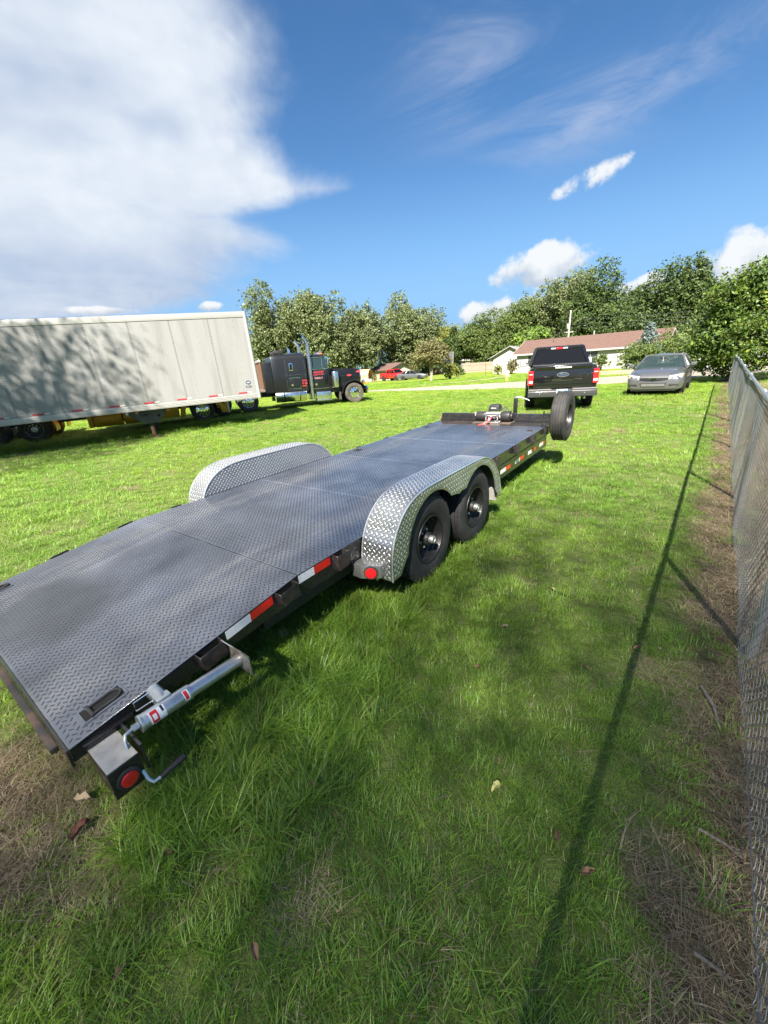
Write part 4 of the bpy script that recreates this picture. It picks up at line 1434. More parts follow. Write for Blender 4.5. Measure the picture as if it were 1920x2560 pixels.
def pickup(loc, rz, paint, label, group=None, detail=True, name='pickup_truck'):
    v = empty(name, loc, rz, label, 'pickup truck', group)
    gm = M['glass_dark'] if detail else M['glass_dark']
    st = [(0.06, 0.985, 0.50, 1.335, 0.0), (0.35, 1.0, 0.48, 1.345, 0.0), (1.8, 1.0, 0.46, 1.345, 0.0), (3.0, 1.0, 0.44, 1.33, 0.0), (4.4, 1.0, 0.44, 1.30, 0.03),
          (5.2, 0.99, 0.46, 1.27, 0.05), (5.62, 0.95, 0.5, 1.18, 0.04), (5.80, 0.86, 0.56, 1.02, 0.02)]
    body_loft(chain_stations(st, 4)).build('body', paint, v, smooth=35)
    greenhouse(v, paint, gm, (1.98, 4.55), (2.28, 3.72), 0.925, 0.735, 1.33, 1.92, pillars=(0.33, 0.62), roof_crown=0.04, frame=0.085)
    # seats glimpsed through the rear glass
    for y in (-0.42, 0.42):
        MB().bb(3.0, 3.12, y - 0.22, y + 0.22, 1.2, 1.58).bb(3.0, 3.1, y - 0.12, y + 0.12, 1.6, 1.76).build('seat', M['interior'], v, bevel=0.03)
    # tailgate, bed cover
    tg = MB().bb(-0.005, 0.06, -0.838, 0.838, 0.70, 1.325).build('tailgate', paint, v, bevel=0.02)
    MB().prism([(-0.012, 1.215), (0.03, 1.215), (0.03, 1.335), (-0.045, 1.335), (-0.05, 1.30)], -0.79, 0.79).build('tailgate_spoiler', paint, tg, bevel=0.008)
    MB().bb(-0.02, -0.004, -0.78, 0.78, 0.80, 0.83).build('crease', paint, tg, bevel=0.006)
    MB().bb(0.08, 1.95, -0.86, 0.86, 1.345, 1.375).build('bed_cover', M['plastic_black'], v, bevel=0.012)
    MB().bb(-0.055, -0.0465, -0.23, 0.23, 1.262, 1.296).build('tailgate_handle', M['dull_alu'] if detail else paint, tg, bevel=0.004)
    for s in (-1, 1):
        tl = MB().loft([[(-0.012, s * 0.845, z), (0.06, s * 0.845, z), (0.20, s * 1.006, z), (0.03, s * 1.0, z)] for z in (0.80, 0.83, 1.17, 1.21)]).build('tail_light', M['red_lens'], v, bevel=0.01)
        MB().bb(-0.016, -0.006, s * 0.86, s * 0.97, 0.85, 0.925).build('reverse_lens', M['clear_lens'], tl, bevel=0.004)
        MB().bb(-0.016, -0.006, s * 0.86, s * 0.97, 1.10, 1.13).build('signal_lens', pm('lens_pale', (0.75, 0.35, 0.33), 0.2, coat=1) if 'lens_pale' not in bpy.data.materials else bpy.data.materials['lens_pale'], tl, bevel=0.004)
        mr = MB().bb(3.72, 3.82, s * 1.05, s * 1.28, 1.30, 1.53).build('mirror', M['plastic_black'], v, bevel=0.03)
        MB().bb(3.70, 3.722, s * 1.07, s * 1.26, 1.32, 1.51).build('mirror_glass', M['dull_alu'], mr)
        MB().bar((3.78, s * 0.95, 1.40), (3.78, s * 1.07, 1.42), 0.06, 0.05).build('mirror_arm', M['plastic_black'], v)
        wheel_well(v, 1.20, s * 1.0, 0.46, 0.50, s, M['well_black'])
        wheel_well(v, 4.88, s * 1.0, 0.46, 0.50, s, M['well_black'])
        car_wheel(v, (1.20, s * 0.885, 0.405), 0.405, 0.285, 'truck', s, 0.2)
        car_wheel(v, (4.88, s * 0.885, 0.405), 0.405, 0.285, 'truck', s, 0.9)
        hl = MB().loft([[(5.60, s * 0.62, z), (5.80, s * 0.62, z), (5.70, s * 0.95, z), (5.55, s * 0.95, z)] for z in (0.92, 1.12)]).build('headlight', M['clear_lens'], v, bevel=0.02)
    # bumper with step pad and plate
    bp = MB().loft([[(x, y, z) for x, z in ((-0.16, 0.44), (0.05, 0.42), (0.1, 0.64), (-0.12, 0.645), (-0.17, 0.60))] for y in np.linspace(-0.98, 0.98, 9)]).build('rear_bumper', pm('bumper_grey', (0.035, 0.036, 0.038), 0.4, coat=0.3) if 'bumper_grey' not in bpy.data.materials else bpy.data.materials['bumper_grey'], v, bevel=0.012)
    for s in (-1, 1):
        MB().bb(-0.13, 0.08, s * 0.3, s * 0.96, 0.646, 0.665).build('step_pad', pm('step_grey', (0.16, 0.16, 0.165), 0.6) if 'step_grey' not in bpy.data.materials else bpy.data.materials['step_grey'], bp, bevel=0.005)
        MB().bb(-0.177, -0.168, s * 0.62, s * 0.64, 0.53, 0.55).build('sensor', M['dull_alu'], bp)
    if detail:
        pt = MB().bb(-0.185, -0.179, -0.155, 0.155, 0.50, 0.655).build('license_plate', pm('plate_white', (0.72, 0.76, 0.8), 0.4), v, bevel=0.003)
        MB().prism([(-0.15, 0.645), (-0.15, 0.51), (-0.04, 0.645)][::-1], -0.188, -0.1862, 'YZ').prism([(0.15, 0.645), (0.15, 0.60), (0.02, 0.645)], -0.188, -0.1862, 'YZ').build('plate_blue', pm('plate_blue', (0.05, 0.28, 0.6), 0.4), pt, smooth=0)
        # badge: silver ring, blue field, script
        em = MB().raw(*ellipse_disc(-0.008, 0.175, 0.075, 1.075)).build('emblem', M['chrome'], tg)
        MB().raw(*ellipse_disc(-0.014, 0.150, 0.055, 1.075)).build('emblem_field', M['blue_emblem'], em)
        text_part('emblem_script', 'Ford', 0.095, M['chrome'], em, (-0.0245, 0, 1.075), (PI / 2, 0, -PI / 2), 0.001)
        MB().bb(-0.009, -0.003, 0.60, 0.74, 0.735, 0.752).build('badge', M['chrome'], tg)
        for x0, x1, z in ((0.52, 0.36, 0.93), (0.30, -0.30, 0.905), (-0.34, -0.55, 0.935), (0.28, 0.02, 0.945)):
            MB().bb(-0.0075, -0.003, x0, x1, z, z + 0.008).build('tailgate_glint', M['chrome'], tg)  # reflection streaks on the tailgate, put in as thin chrome strips
        tb = MB().bb(2.215, 2.255, -0.11, 0.11, 1.845, 1.90).build('brake_light', M['red_lens'], v, bevel=0.006)
        for s in (-1, 1):
            MB().bb(2.22, 2.255, s * 0.12, s * 0.27, 1.85, 1.895).build('cargo_lamp', M['clear_lens'], tb, bevel=0.006)
    # chassis below
    MB().cyl((1.2, -0.85, 0.42), (1.2, 0.85, 0.42), 0.05, 12).bb(1.05, 1.38, -0.16, 0.16, 0.30, 0.56).build('rear_axle', M['dark_steel'], v, bevel=0.03)
    MB().bb(0.1, 5.4, -0.55, -0.42, 0.42, 0.54).bb(0.1, 5.4, 0.42, 0.55, 0.42, 0.54).build('chassis', M['dark_steel'], v)
    MB().bb(-0.2, 0.2, -0.05, 0.05, 0.40, 0.48).bb(0.02, 0.1, -0.5, 0.5, 0.40, 0.48).build('hitch', M['dark_steel'], v)
    MB().cyl((0.3, -0.62, 0.40), (-0.05, -0.66, 0.38), 0.035, 12).build('exhaust_pipe', M['dull_alu'], v)
    MB().bb(5.70, 5.80, -0.55, 0.55, 0.80, 1.10).build('grille', M['plastic_black'], v, bevel=0.03)
    MB().bb(5.72, 5.90, -0.92, 0.92, 0.48, 0.70).build('front_bumper', M['plastic_black'], v, bevel=0.05)
    return v


def ellipse_disc(x, ry, rz, zc, n=28, th=0.010):
    P = [(x, ry * math.cos(2 * PI * k / n), zc + rz * math.sin(2 * PI * k / n)) for k in range(n)]
    Q = [(x - th, p[1] * 0.96, zc + (p[2] - zc) * 0.94) for p in P]
    return P + Q, [tuple(range(n)), tuple(range(2 * n - 1, n - 1, -1))] + [(i, i + n, (i + 1) % n + n, (i + 1) % n) for i in range(n)]


def sedan(loc, rz, paint, label, group=None, detail=True, name='sedan'):
    v = empty(name, loc, rz, label, 'car', group)
    st = [(-2.52, 0.72, 0.42, 0.90, 0.0), (-2.35, 0.86, 0.30, 1.02, 0.0), (-1.7, 0.915, 0.22, 1.03, 0.01), (-0.6, 0.925, 0.20, 0.985, 0.0), (0.6, 0.925, 0.20, 0.965, 0.0), (1.05, 0.925, 0.20, 0.955, 0.02),
          (1.7, 0.915, 0.20, 0.885, 0.045), (2.10, 0.90, 0.205, 0.81, 0.05), (2.36, 0.84, 0.20, 0.725, 0.045), (2.47, 0.76, 0.24, 0.66, 0.02), (2.50, 0.66, 0.32, 0.58, 0.0)]
    body_loft(chain_stations(st, 4)).build('body', paint, v, smooth=40)
    cb = greenhouse(v, paint, M['glass_clear'] if detail else M['glass_dark'], (-1.85, 1.12), (-1.02, 0.22), 0.845, 0.60, 0.955, 1.42, pillars=(0.28, 0.60), roof_crown=0.05, frame=0.06)
    # interior seen through the glass
    for y in (-0.38, 0.38):
        MB().bb(-0.35, -0.2, y - 0.23, y + 0.23, 0.6, 1.08).bb(-0.36, -0.26, y - 0.12, y + 0.12, 1.10, 1.26).build('seat', M['interior'], v, bevel=0.04)
    MB().bb(-1.3, -1.1, -0.6, 0.6, 0.6, 1.06).build('rear_seat', M['interior'], v, bevel=0.05)
    MB().bb(0.55, 1.0, -0.72, 0.72, 0.9, 0.985).build('dashboard', M['interior'], v, bevel=0.03)
    MB().tube([(0.42 + 0.05 * math.sin(t), 0.38 + 0.19 * math.cos(t), 1.0 + 0.17 * math.sin(t)) for t in np.linspace(0, 2 * PI, 17)], 0.015, 6).build('steering_wheel', M['plastic_black'], v)
    for s in (-1, 1):
        wheel_well(v, 1.42, s * 0.918, 0.34, 0.385, s, M['well_black'])
        wheel_well(v, -1.38, s * 0.918, 0.34, 0.385, s, M['well_black'])
        car_wheel(v, (1.42, s * 0.825, 0.325), 0.325, 0.215, 'car', s, 0.3)
        car_wheel(v, (-1.38, s * 0.825, 0.325), 0.325, 0.215, 'car', s, 0.7)
        mr = MB().loft([[(x, y, z) for y, z in ((s * 0.93, 1.0), (s * 1.12, 1.0), (s * 1.13, 1.11), (s * 0.95, 1.12))] for x in (0.62, 0.74)]).build('mirror', paint, v, bevel=0.025)
        # lamp units: lens shell with a bulb bowl behind
        hl = MB().loft([[(2.50, s * 0.46, z), (2.30, s * 0.44, z + 0.02), (2.02, s * 0.84, z + 0.08), (2.17, s * 0.885, z + 0.075), (2.36, s * 0.83, z + 0.05), (2.45, s * 0.70, z + 0.02)] for z in (0.575, 0.60, 0.685, 0.71)]).build('headlight', M['clear_lens'], v, bevel=0.015)
        MB().lathe([(0.0, 0.03), (0.05, 0.025), (0.058, -0.03)], (2.425, s * 0.70, 0.665), 'X', 16).build('bulb_bowl', M['chrome'], hl)
        MB().lathe([(0.0, 0.03), (0.035, 0.025), (0.04, -0.03)], (2.455, s * 0.56, 0.65), 'X', 16).build('bulb_bowl', M['dark_steel'], hl)
        MB().bb(2.22, 2.31, s * 0.80, s * 0.88, 0.68, 0.755).build('turn_lens', M['amber_lens'], hl, bevel=0.01)
        MB().loft([[(2.535 - 0.28 * (y - 0.35) ** 2, s * y, z) for z in (0.375 + 0.02 * (y - 0.46), 0.43)] + [(2.38 - 0.28 * (y - 0.35) ** 2, s * y, z) for z in (0.43, 0.375)] for y in np.linspace(0.50, 0.78, 5)]).build('fog_slot', M['plastic_black'], v)
        MB().bb(-2.50, -2.30, s * 0.45, s * 0.84, 0.68, 0.88).build('tail_light', M['red_lens'], v, bevel=0.03)
    # grille bar, badge, lower intake
    MB().loft([[(2.545 - 0.2 * y * y, y, z) for z in (0.575, 0.64)] + [(2.40 - 0.2 * y * y, y, z) for z in (0.64, 0.575)] for y in np.linspace(-0.44, 0.44, 9)]).build('grille', M['plastic_black'], v)
    MB().loft([[(2.555 - 0.2 * y * y, y, z) for z in (0.641, 0.655)] + [(2.43 - 0.2 * y * y, y, z) for z in (0.655, 0.641)] for y in np.linspace(-0.46, 0.46, 9)]).build('grille_trim', M['chrome'], v)
    MB().prism([(-0.09, 0.60), (-0.035, 0.60), (-0.035, 0.583), (0.035, 0.583), (0.035, 0.60), (0.09, 0.60), (0.078, 0.63), (0.035, 0.63), (0.035, 0.645), (-0.035, 0.645), (-0.035, 0.63), (-0.078, 0.63)], 2.545, 2.562, 'YZ').build('emblem', M['chrome'], v)
    li = MB().prism([(-0.38, 0.345), (0.38, 0.345), (0.42, 0.465), (-0.42, 0.465)], 2.40, 2.525, 'YZ').build('lower_grille', M['plastic_black'], v)
    for z in (0.365, 0.395, 0.425):
        MB().bb(2.522, 2.531, -0.37, 0.37, z, z + 0.010).build('slat', M['dull_alu'], li)
    MB().bb(2.25, 2.44, -0.7, 0.7, 0.19, 0.225).build('air_dam', M['plastic_black'], v)
    # shut lines on bonnet
    for s in (-1, 1):
        MB().tube([(1.05, s * 0.74, 0.985), (1.7, s * 0.72, 0.925), (2.2, s * 0.64, 0.83), (2.4, s * 0.46, 0.765)], 0.004, 4).build('shut_line', M['plastic_black'], v)
        MB().tube([(x, s * 0.934, 0.93 - 0.02 * 0) for x in (-1.2, 0.9)], 0.006, 4).build('door_trim', M['plastic_black'], v)
        for x in (0.75, -0.35):
            MB().bb(x - 0.004, x + 0.004, s * 0.90, s * 0.930, 0.35, 0.92).build('door_gap', M['plastic_black'], v)
    if detail:
        MB().bar((0.62, 0.02, 1.36), (0.62, 0.02, 1.12), 0.006, 0.006, up=(1, 0, 0)).prism([(-0.03, 1.12), (0.07, 1.12), (0.02, 1.24)], 0.615, 0.625, 'YZ').build('mirror_tag', M['tape_white'], v)
        MB().bb(0.46, 0.5, -0.1, 0.12, 1.29, 1.35).build('rear_view_mirror', M['plastic_black'], v, bevel=0.01)
    return v


pickup((5.74, 12.74, gz(5.65, 13)), rad(90 - 19.5), M['car_black'], 'black pickup truck parked with its tailgate facing the trailer')
_h = rad(40)
sedan((10.3 + 2.5 * math.sin(_h), 15.3 + 2.5 * math.cos(_h), gz(11, 16)), -PI / 2 - _h, M['silver_paint'], 'silver grey sedan parked on the lawn facing the camera')

# ================================================================ lorries on the left
def truck_axle(v, x, z, R, single=True, W=0.28, half=1.2):
    for s in (-1, 1):
        if single:
            car_wheel(v, (x, s * (half - W / 2), R), R, W, 'semi', s, 0.3 + x)
        else:
            car_wheel(v, (x, s * (half - W / 2), R), R, W, 'dual', s, 0.3 + x)
            car_wheel(v, (x, s * (half - W * 1.62), R), R, W, 'dual', s, 0.5 + x)
    MB().cyl((x, -half + 0.2, R), (x, half - 0.2, R), 0.07, 12).build('axle', M['dark_steel'], v)


def scribble(parent, name, x0, x1, z0, z1, y, mat, rows, seed, slant=0.0, wave=0.0):
    """rows of small raised strokes: lettering too small to read"""
    rs = random.Random(seed)
    mb = MB()
    rh = (z1 - z0) / rows
    for r_ in range(rows):
        x = x0 + rs.random() * 0.04 * (x1 - x0)
        while x < x1 - 0.02:
            w = rs.uniform(0.025, 0.055)
            h = rh * rs.uniform(0.45, 0.62)
            zc = z0 + rh * (r_ + 0.5) + slant * (x - x0) + wave * math.sin(x * 9 + r_)
            mb.bb(x, min(x + w, x1), y, y - 0.003, zc - h / 2, zc - h / 2 + h * 0.3)
            mb.bb(x, x + w * 0.35, y, y - 0.0033, zc - h / 2, zc + h / 2)
            mb.bb(x + w * 0.1, min(x + w, x1), y, y - 0.0036, zc + h * 0.2, zc + h / 2)
            x += w + rs.uniform(0.006, 0.014) + (0.03 if rs.random() < 0.15 else 0)
    return mb.build(name, mat, parent, smooth=0)


def black_semi():
    v = empty('semi_tractor', (-1.58, 23.58, 0), rad(21), 'black long-nosed semi tractor with sleeper and tall exhaust stacks', 'truck')
    K = M['semi_black']
    # frame
    for s in (-1, 1):
        MB().bb(-7.4, 0.75, s * 0.36, s * 0.45, 0.62, 0.88).build('frame_rail', M['dark_steel'], v)
    # sleeper: box with rounded roof
    sl = MB().loft([[(x, y, z) for y, z in ((-1.12, 0.78), (-1.13, 2.40), (-1.05, 2.56), (-0.7, 2.64 + d), (0.7, 2.64 + d), (1.05, 2.56), (1.13, 2.40), (1.12, 0.78))] for x, d in ((-4.2, -0.12), (-3.9, -0.02), (-3.3, 0.03), (-2.6, 0.03), (-2.46, -0.03))])
    sl = sl.build('sleeper', K, v, bevel=0.03)
    MB().bb(-3.34, -3.16, -1.132, -1.141, 1.82, 2.18).build('window_frame', M['chrome'], sl, bevel=0.02)
    MB().bb(-3.31, -3.19, -1.1405, -1.144, 1.86, 2.14).build('window_pane', M['glass_dark'], sl)
    hd = MB().bb(-3.42, -2.86, -1.131, -1.139, 0.95, 1.48).build('hatch', K, sl, bevel=0.004)
    path = [(-3.42, 0.95), (-2.86, 0.95), (-2.86, 1.48), (-3.42, 1.48), (-3.42, 0.95)]
    for (a, b), (c, d) in zip(path[:-1], path[1:]):
        MB().cyl((a, -1.14, b), (c, -1.14, d), 0.014, 8).build('hatch_trim', M['chrome'], hd)
    MB().cyl((-3.28, -1.14, 1.13), (-3.28, -1.165, 1.13), 0.055, 16).build('hatch_lock', M['chrome'], hd)
    for x in (-3.52, -2.56):
        tag(rivets('rivets', [(x, -1.135, z) for z in np.arange(0.9, 2.35, 0.07)], sl), kind='stuff')
    tag(rivets('rivets', [(x, -1.135, 0.9) for x in np.arange(-3.45, -2.6, 0.07)] + [(x, -1.135, 1.62) for x in np.arange(-3.45, -2.6, 0.07)], sl), kind='stuff')
    scribble(sl, 'lettering', -2.66, -2.26 + 0.0, 1.02, 1.40, -1.1325, M['red_sign'], 3, 5) if False else scribble(sl, 'lettering', -2.86 + 0.10, -2.50, 1.00, 1.38, -1.1325, M['red_sign'], 3, 5)
    MB().bb(-4.62, -4.2, -1.08, 1.08, 0.82, 2.28).build('sleeper_fairing', K, v, bevel=0.03)
    # cab
    cb = MB().loft([[(x, y, z) for y, z in ((-1.02, 0.70), (-1.03, 1.78), (-0.92, 2.46), (-0.7, 2.55), (0.7, 2.55), (0.92, 2.46), (1.03, 1.78), (1.02, 0.70))] for x in (-2.40, -1.42)])
    cb.loft([[(-1.42, y, z) for y, z in ((-1.02, 0.70), (-1.03, 1.78), (-0.92, 2.46), (0.92, 2.46), (1.03, 1.78), (1.02, 0.70))],
             [(-1.18, y, z) for y, z in ((-0.95, 0.70), (-0.95, 1.76), (-0.93, 1.80), (0.93, 1.80), (0.95, 1.76), (0.95, 0.70))]])
    cb = cb.build('cab', K, v, bevel=0.02)
    dr = MB().bb(-2.20, -1.30, -1.028, -1.04, 0.86, 1.80).build('door', K, cb, bevel=0.01)
    quad_panel(dr, 'window', [(-2.14, -1.036, 1.84), (-1.36, -1.036, 1.84), (-1.46, -0.952, 2.36), (-2.12, -0.952, 2.36)], M['glass_clear'], 0.006)
    for a, b in (((-2.16, -1.04, 1.82), (-1.33, -1.04, 1.82)), ((-1.33, -1.04, 1.82), (-1.44, -0.95, 2.40)), ((-1.44, -0.95, 2.40), (-2.14, -0.95, 2.40)), ((-2.14, -0.95, 2.40), (-2.16, -1.04, 1.82)), ((-1.62, -1.045, 1.84), (-1.60, -0.955, 2.38)),
                 ((-2.2, -1.045, 0.87), (-1.34, -1.045, 0.87))):
        MB().cyl(a, b, 0.014, 8).build('window_trim', M['chrome'], dr)
    MB().bb(-1.52, -1.36, -1.04, -1.052, 1.05, 1.50).build('lower_window', M['glass_dark'], dr, bevel=0.02)
    MB().cyl((-2.02, -1.035, 1.08), (-2.02, -1.06, 1.08), 0.06, 16).build('door_handle', M['chrome'], dr)
    scribble(dr, 'lettering', -2.12, -1.56, 1.48, 1.72, -1.0415, M['red_sign'], 2, 8, slant=0.10, wave=0.012)
    scribble(dr, 'lettering', -2.08, -1.66, 1.34, 1.44, -1.0415, pm('pale_letter', (0.6, 0.3, 0.3), 0.5), 2, 9)
    MB().loft([[(x, y, z) for x, z in ((-1.46, 2.40), (-1.12, 2.28), (-1.10, 2.31), (-1.46, 2.46))] for y in (-0.92, 0.92)]).build('sun_visor', M['chrome'], cb)
    quad_panel(cb, 'windshield', [(-1.175, 0.9, 1.84), (-1.175, -0.9, 1.84), (-1.40, -0.86, 2.42), (-1.40, 0.86, 2.42)], M['glass_dark'], 0.008)
    for y in (-0.6, -0.3, 0, 0.3, 0.6):
        MB().bb(-1.56, -1.44, y - 0.05, y + 0.05, 2.55, 2.61).build('roof_lamp', M['amber_lens'], cb, bevel=0.02)
    MB().cyl((-1.7, 0.2, 2.55), (-1.3, 0.2, 2.66), 0.05, 10, 0.09).build('air_horn', M['chrome'], cb)
    # hood with chrome grille surround
    hd = MB().loft([[(x, y, z) for y, z in ((-w, 0.78), (-w, h_ - 0.12), (-w + 0.10, h_), (w - 0.10, h_), (w, h_ - 0.12), (w, 0.78))] for x, w, h_ in ((-1.19, 0.90, 1.80), (-0.4, 0.80, 1.78), (0.52, 0.68, 1.74))]).build('hood', K, v, bevel=0.03)
    MB().bb(0.52, 0.60, -0.70, 0.70, 0.82, 1.76).build('grille_surround', M['chrome'], hd, bevel=0.03)
    for k in range(9):
        MB().bb(0.595, 0.612, -0.55 + k * 0.1375 - 0.012, -0.55 + k * 0.1375 + 0.012, 0.9, 1.66).build('grille_bar', M['dark_steel'], hd)
    for x in (-0.12, 0.42):
        MB().raw([(x + 0.13 * math.cos(t), -0.79 + 0.06 * x - 0.0, (1.42 if x < 0 else 1.58) + 0.05 * math.sin(t)) for t in np.linspace(0, 2 * PI, 20)[:-1]], [tuple(range(19))]).build('hood_emblem', M['red_sign'], hd)
    MB().tube([(-1.1, -0.905, 1.42), (-0.4, -0.815, 1.41), (0.5, -0.695, 1.38)], 0.006, 5).build('hood_trim', M['chrome'], hd)
    for s in (-1, 1):
        # front fender arch
        fp = [(-0.74, 0.55)] + [(0.66 * math.cos(t), 0.52 + 0.66 * math.sin(t)) for t in np.linspace(rad(172), rad(12), 16)] + [(0.70, 0.62)]
        mb = MB().loft([[(x, s * 0.70, z), (x, s * 1.20, z), (x, s * 1.20, z - 0.05), (x, s * 0.70, z - 0.03)] for x, z in fp])
        fd = mb.build('front_fender', K, v, bevel=0.015)
        MB().bb(0.62, 0.72, s * 0.95, s * 1.14, 0.92, 1.02).build('turn_lamp', M['amber_lens'], fd, bevel=0.02)
        MB().bb(0.58, 0.72, s * 0.72, s * 0.94, 0.95, 1.15).build('headlamp', M['chrome'], fd, bevel=0.05)
        MB().bb(-0.80, -0.77, s * 0.80, s * 1.18, 0.22, 0.62).build('mud_flap', M['dusty_rubber'], fd)
        # air cleaner
        MB().cyl((-0.98, s * 1.0, 0.86), (-0.98, s * 1.0, 1.66), 0.20, 24).build('air_cleaner', M['alu'], v, bevel=0.03)
        # stack
        st = MB().tube([(-2.30, s * 1.12, 0.34), (-2.30, s * 1.12, 2.95)], 0.085, 18).tube([(-2.30, s * 1.12, 2.9), (-2.32, s * 1.12, 3.05), (-2.40, s * 1.12, 3.22), (-2.50, s * 1.12, 3.34)], [0.085, 0.085, 0.088, 0.10], 18).build('exhaust_stack', M['alu'], v)
        MB().cyl((-2.30, s * 1.12, 1.0), (-2.30, s * 1.12, 2.4), 0.10, 18).build('heat_shield', M['alu'], st)
        MB().tube([(-2.36, s * 1.12, 3.1), (-2.52, s * 1.12, 3.05)], 0.05, 12).build('stack_cap', M['dark_steel'], st)
        # tank, steps
        tk = MB().lathe([(0.0, -4.17), (0.28, -4.17), (0.30, -4.13), (0.30, -2.63), (0.28, -2.59), (0.0, -2.59)], (0, s * 0.88, 0.62), 'X', 28).build('fuel_tank', M['alu'], v)
        for x in (-3.75, -2.95):
            MB().lathe([(0.30, x - 0.03), (0.307, x - 0.03), (0.307, x + 0.03), (0.30, x + 0.03)], (0, s * 0.88, 0.62), 'X', 28).build('tank_strap', M['dark_steel'], tk)
        MB().bb(-2.08, -1.30, s * 0.62, s * 1.14, 0.30, 0.70).bb(-2.10, -1.26, s * 0.62, s * 1.2, 0.25, 0.30).build('step_box', M['alu'], v, bevel=0.01)
        MB().bb(-1.15, -0.75, s * 0.5, s * 0.92, 0.62, 1.0).build('inner_panel', K, v)
        # mirrors
        MB().bb(-1.42, -1.36, s * 1.20, s * 1.42, 1.85, 2.35).build('mirror', M['chrome'], v, bevel=0.02)
        MB().cyl((-1.39, s * 0.95, 2.3), (-1.39, s * 1.3, 2.3), 0.015, 8).build('mirror_arm', M['chrome'], v)
        # half fenders behind
        MB().bb(-7.45, -7.42, s * 0.5, s * 1.18, 0.25, 0.95).build('rear_flap', M['dusty_rubber'], v)
    MB().bb(0.72, 0.80, -1.15, 1.15, 0.42, 0.82).build('bumper', M['chrome'], v, bevel=0.02)
    truck_axle(v, 0.0, 0, 0.51)
    for x in (-5.57, -6.85):
        for s in (-1, 1):
            car_wheel(v, (x, s * 1.06, 0.51), 0.51, 0.28, 'semi', s, x)
            car_wheel(v, (x, s * 0.75, 0.51), 0.51, 0.28, 'dual', s, x)
        MB().cyl((x, -0.9, 0.51), (x, 0.9, 0.51), 0.09, 12).build('axle', M['dark_steel'], v)
    # deck behind the sleeper and headache rack
    MB().bb(-7.3, -4.65, -1.1, 1.1, 0.90, 1.02).build('deck', pm('rusty_deck', (0.16, 0.12, 0.10), 0.8, var=0.8, vs=4, base2=(0.06, 0.05, 0.045)), v, bevel=0.01)
    rk = MB().bb(-4.78, -4.66, -1.05, 1.05, 2.30, 2.42).build('headache_rack', M['dull_alu'], v, bevel=0.02)
    for y in np.linspace(-1.0, 1.0, 6):
        MB().bb(-4.75, -4.69, y - 0.04, y + 0.04, 1.03, 2.30).build('rack_bar', M['rust'], rk)
    # roof fairings
    for y in (-0.5, 0.55):
        MB().loft([[(-3.95, y - 0.2, 2.66), (-3.55, y - 0.2, 2.66), (-3.35, y - 0.2, 2.85), (-3.95, y - 0.2, 2.80)], [(-3.95, y + 0.2, 2.66), (-3.55, y + 0.2, 2.66), (-3.35, y + 0.2, 2.85), (-3.95, y + 0.2, 2.80)]]).build('roof_unit', M['plastic_black'], sl, bevel=0.02)
        MB().bar((-3.9, y, 2.8), (-4.1, y, 3.05), 0.3, 0.02).build('roof_dish', M['plastic_black'], sl)
    MB().loft([[(-2.95 + a, 0.9, z) for a, z in ((0, 2.66), (0.1, 2.66), (0.12, 2.9), (-0.02, 3.05))], [(-2.95 + a, 1.0, z) for a, z in ((0, 2.66), (0.1, 2.66), (0.12, 2.9), (-0.02, 3.05))]]).build('far_stack_shield', M['chrome'], sl)
    return v


def rivets(name, pts, parent, mat=None, r=0.007, d=(0, -1, 0)):
    P = np.array(pts, float)
    d = np.array(d, float)
    a = np.array([1.0, 0, 0]) if abs(d[0]) < 0.5 else np.array([0, 1.0, 0])
    b = np.cross(d, a)
    t = np.stack([a * r, b * r, -a * r, -b * r, d * r * 0.6])
    V = (P[:, None] + t[None]).reshape(-1, 3)
    F = (np.arange(len(P))[:, None, None] * 5 + np.array([(0, 1, 4), (1, 2, 4), (2, 3, 4), (3, 0, 4)])[None]).reshape(-1, 3)
    return inst(name, np_mesh(name, V, F, mat or M['dull_alu']), parent)


black_semi()


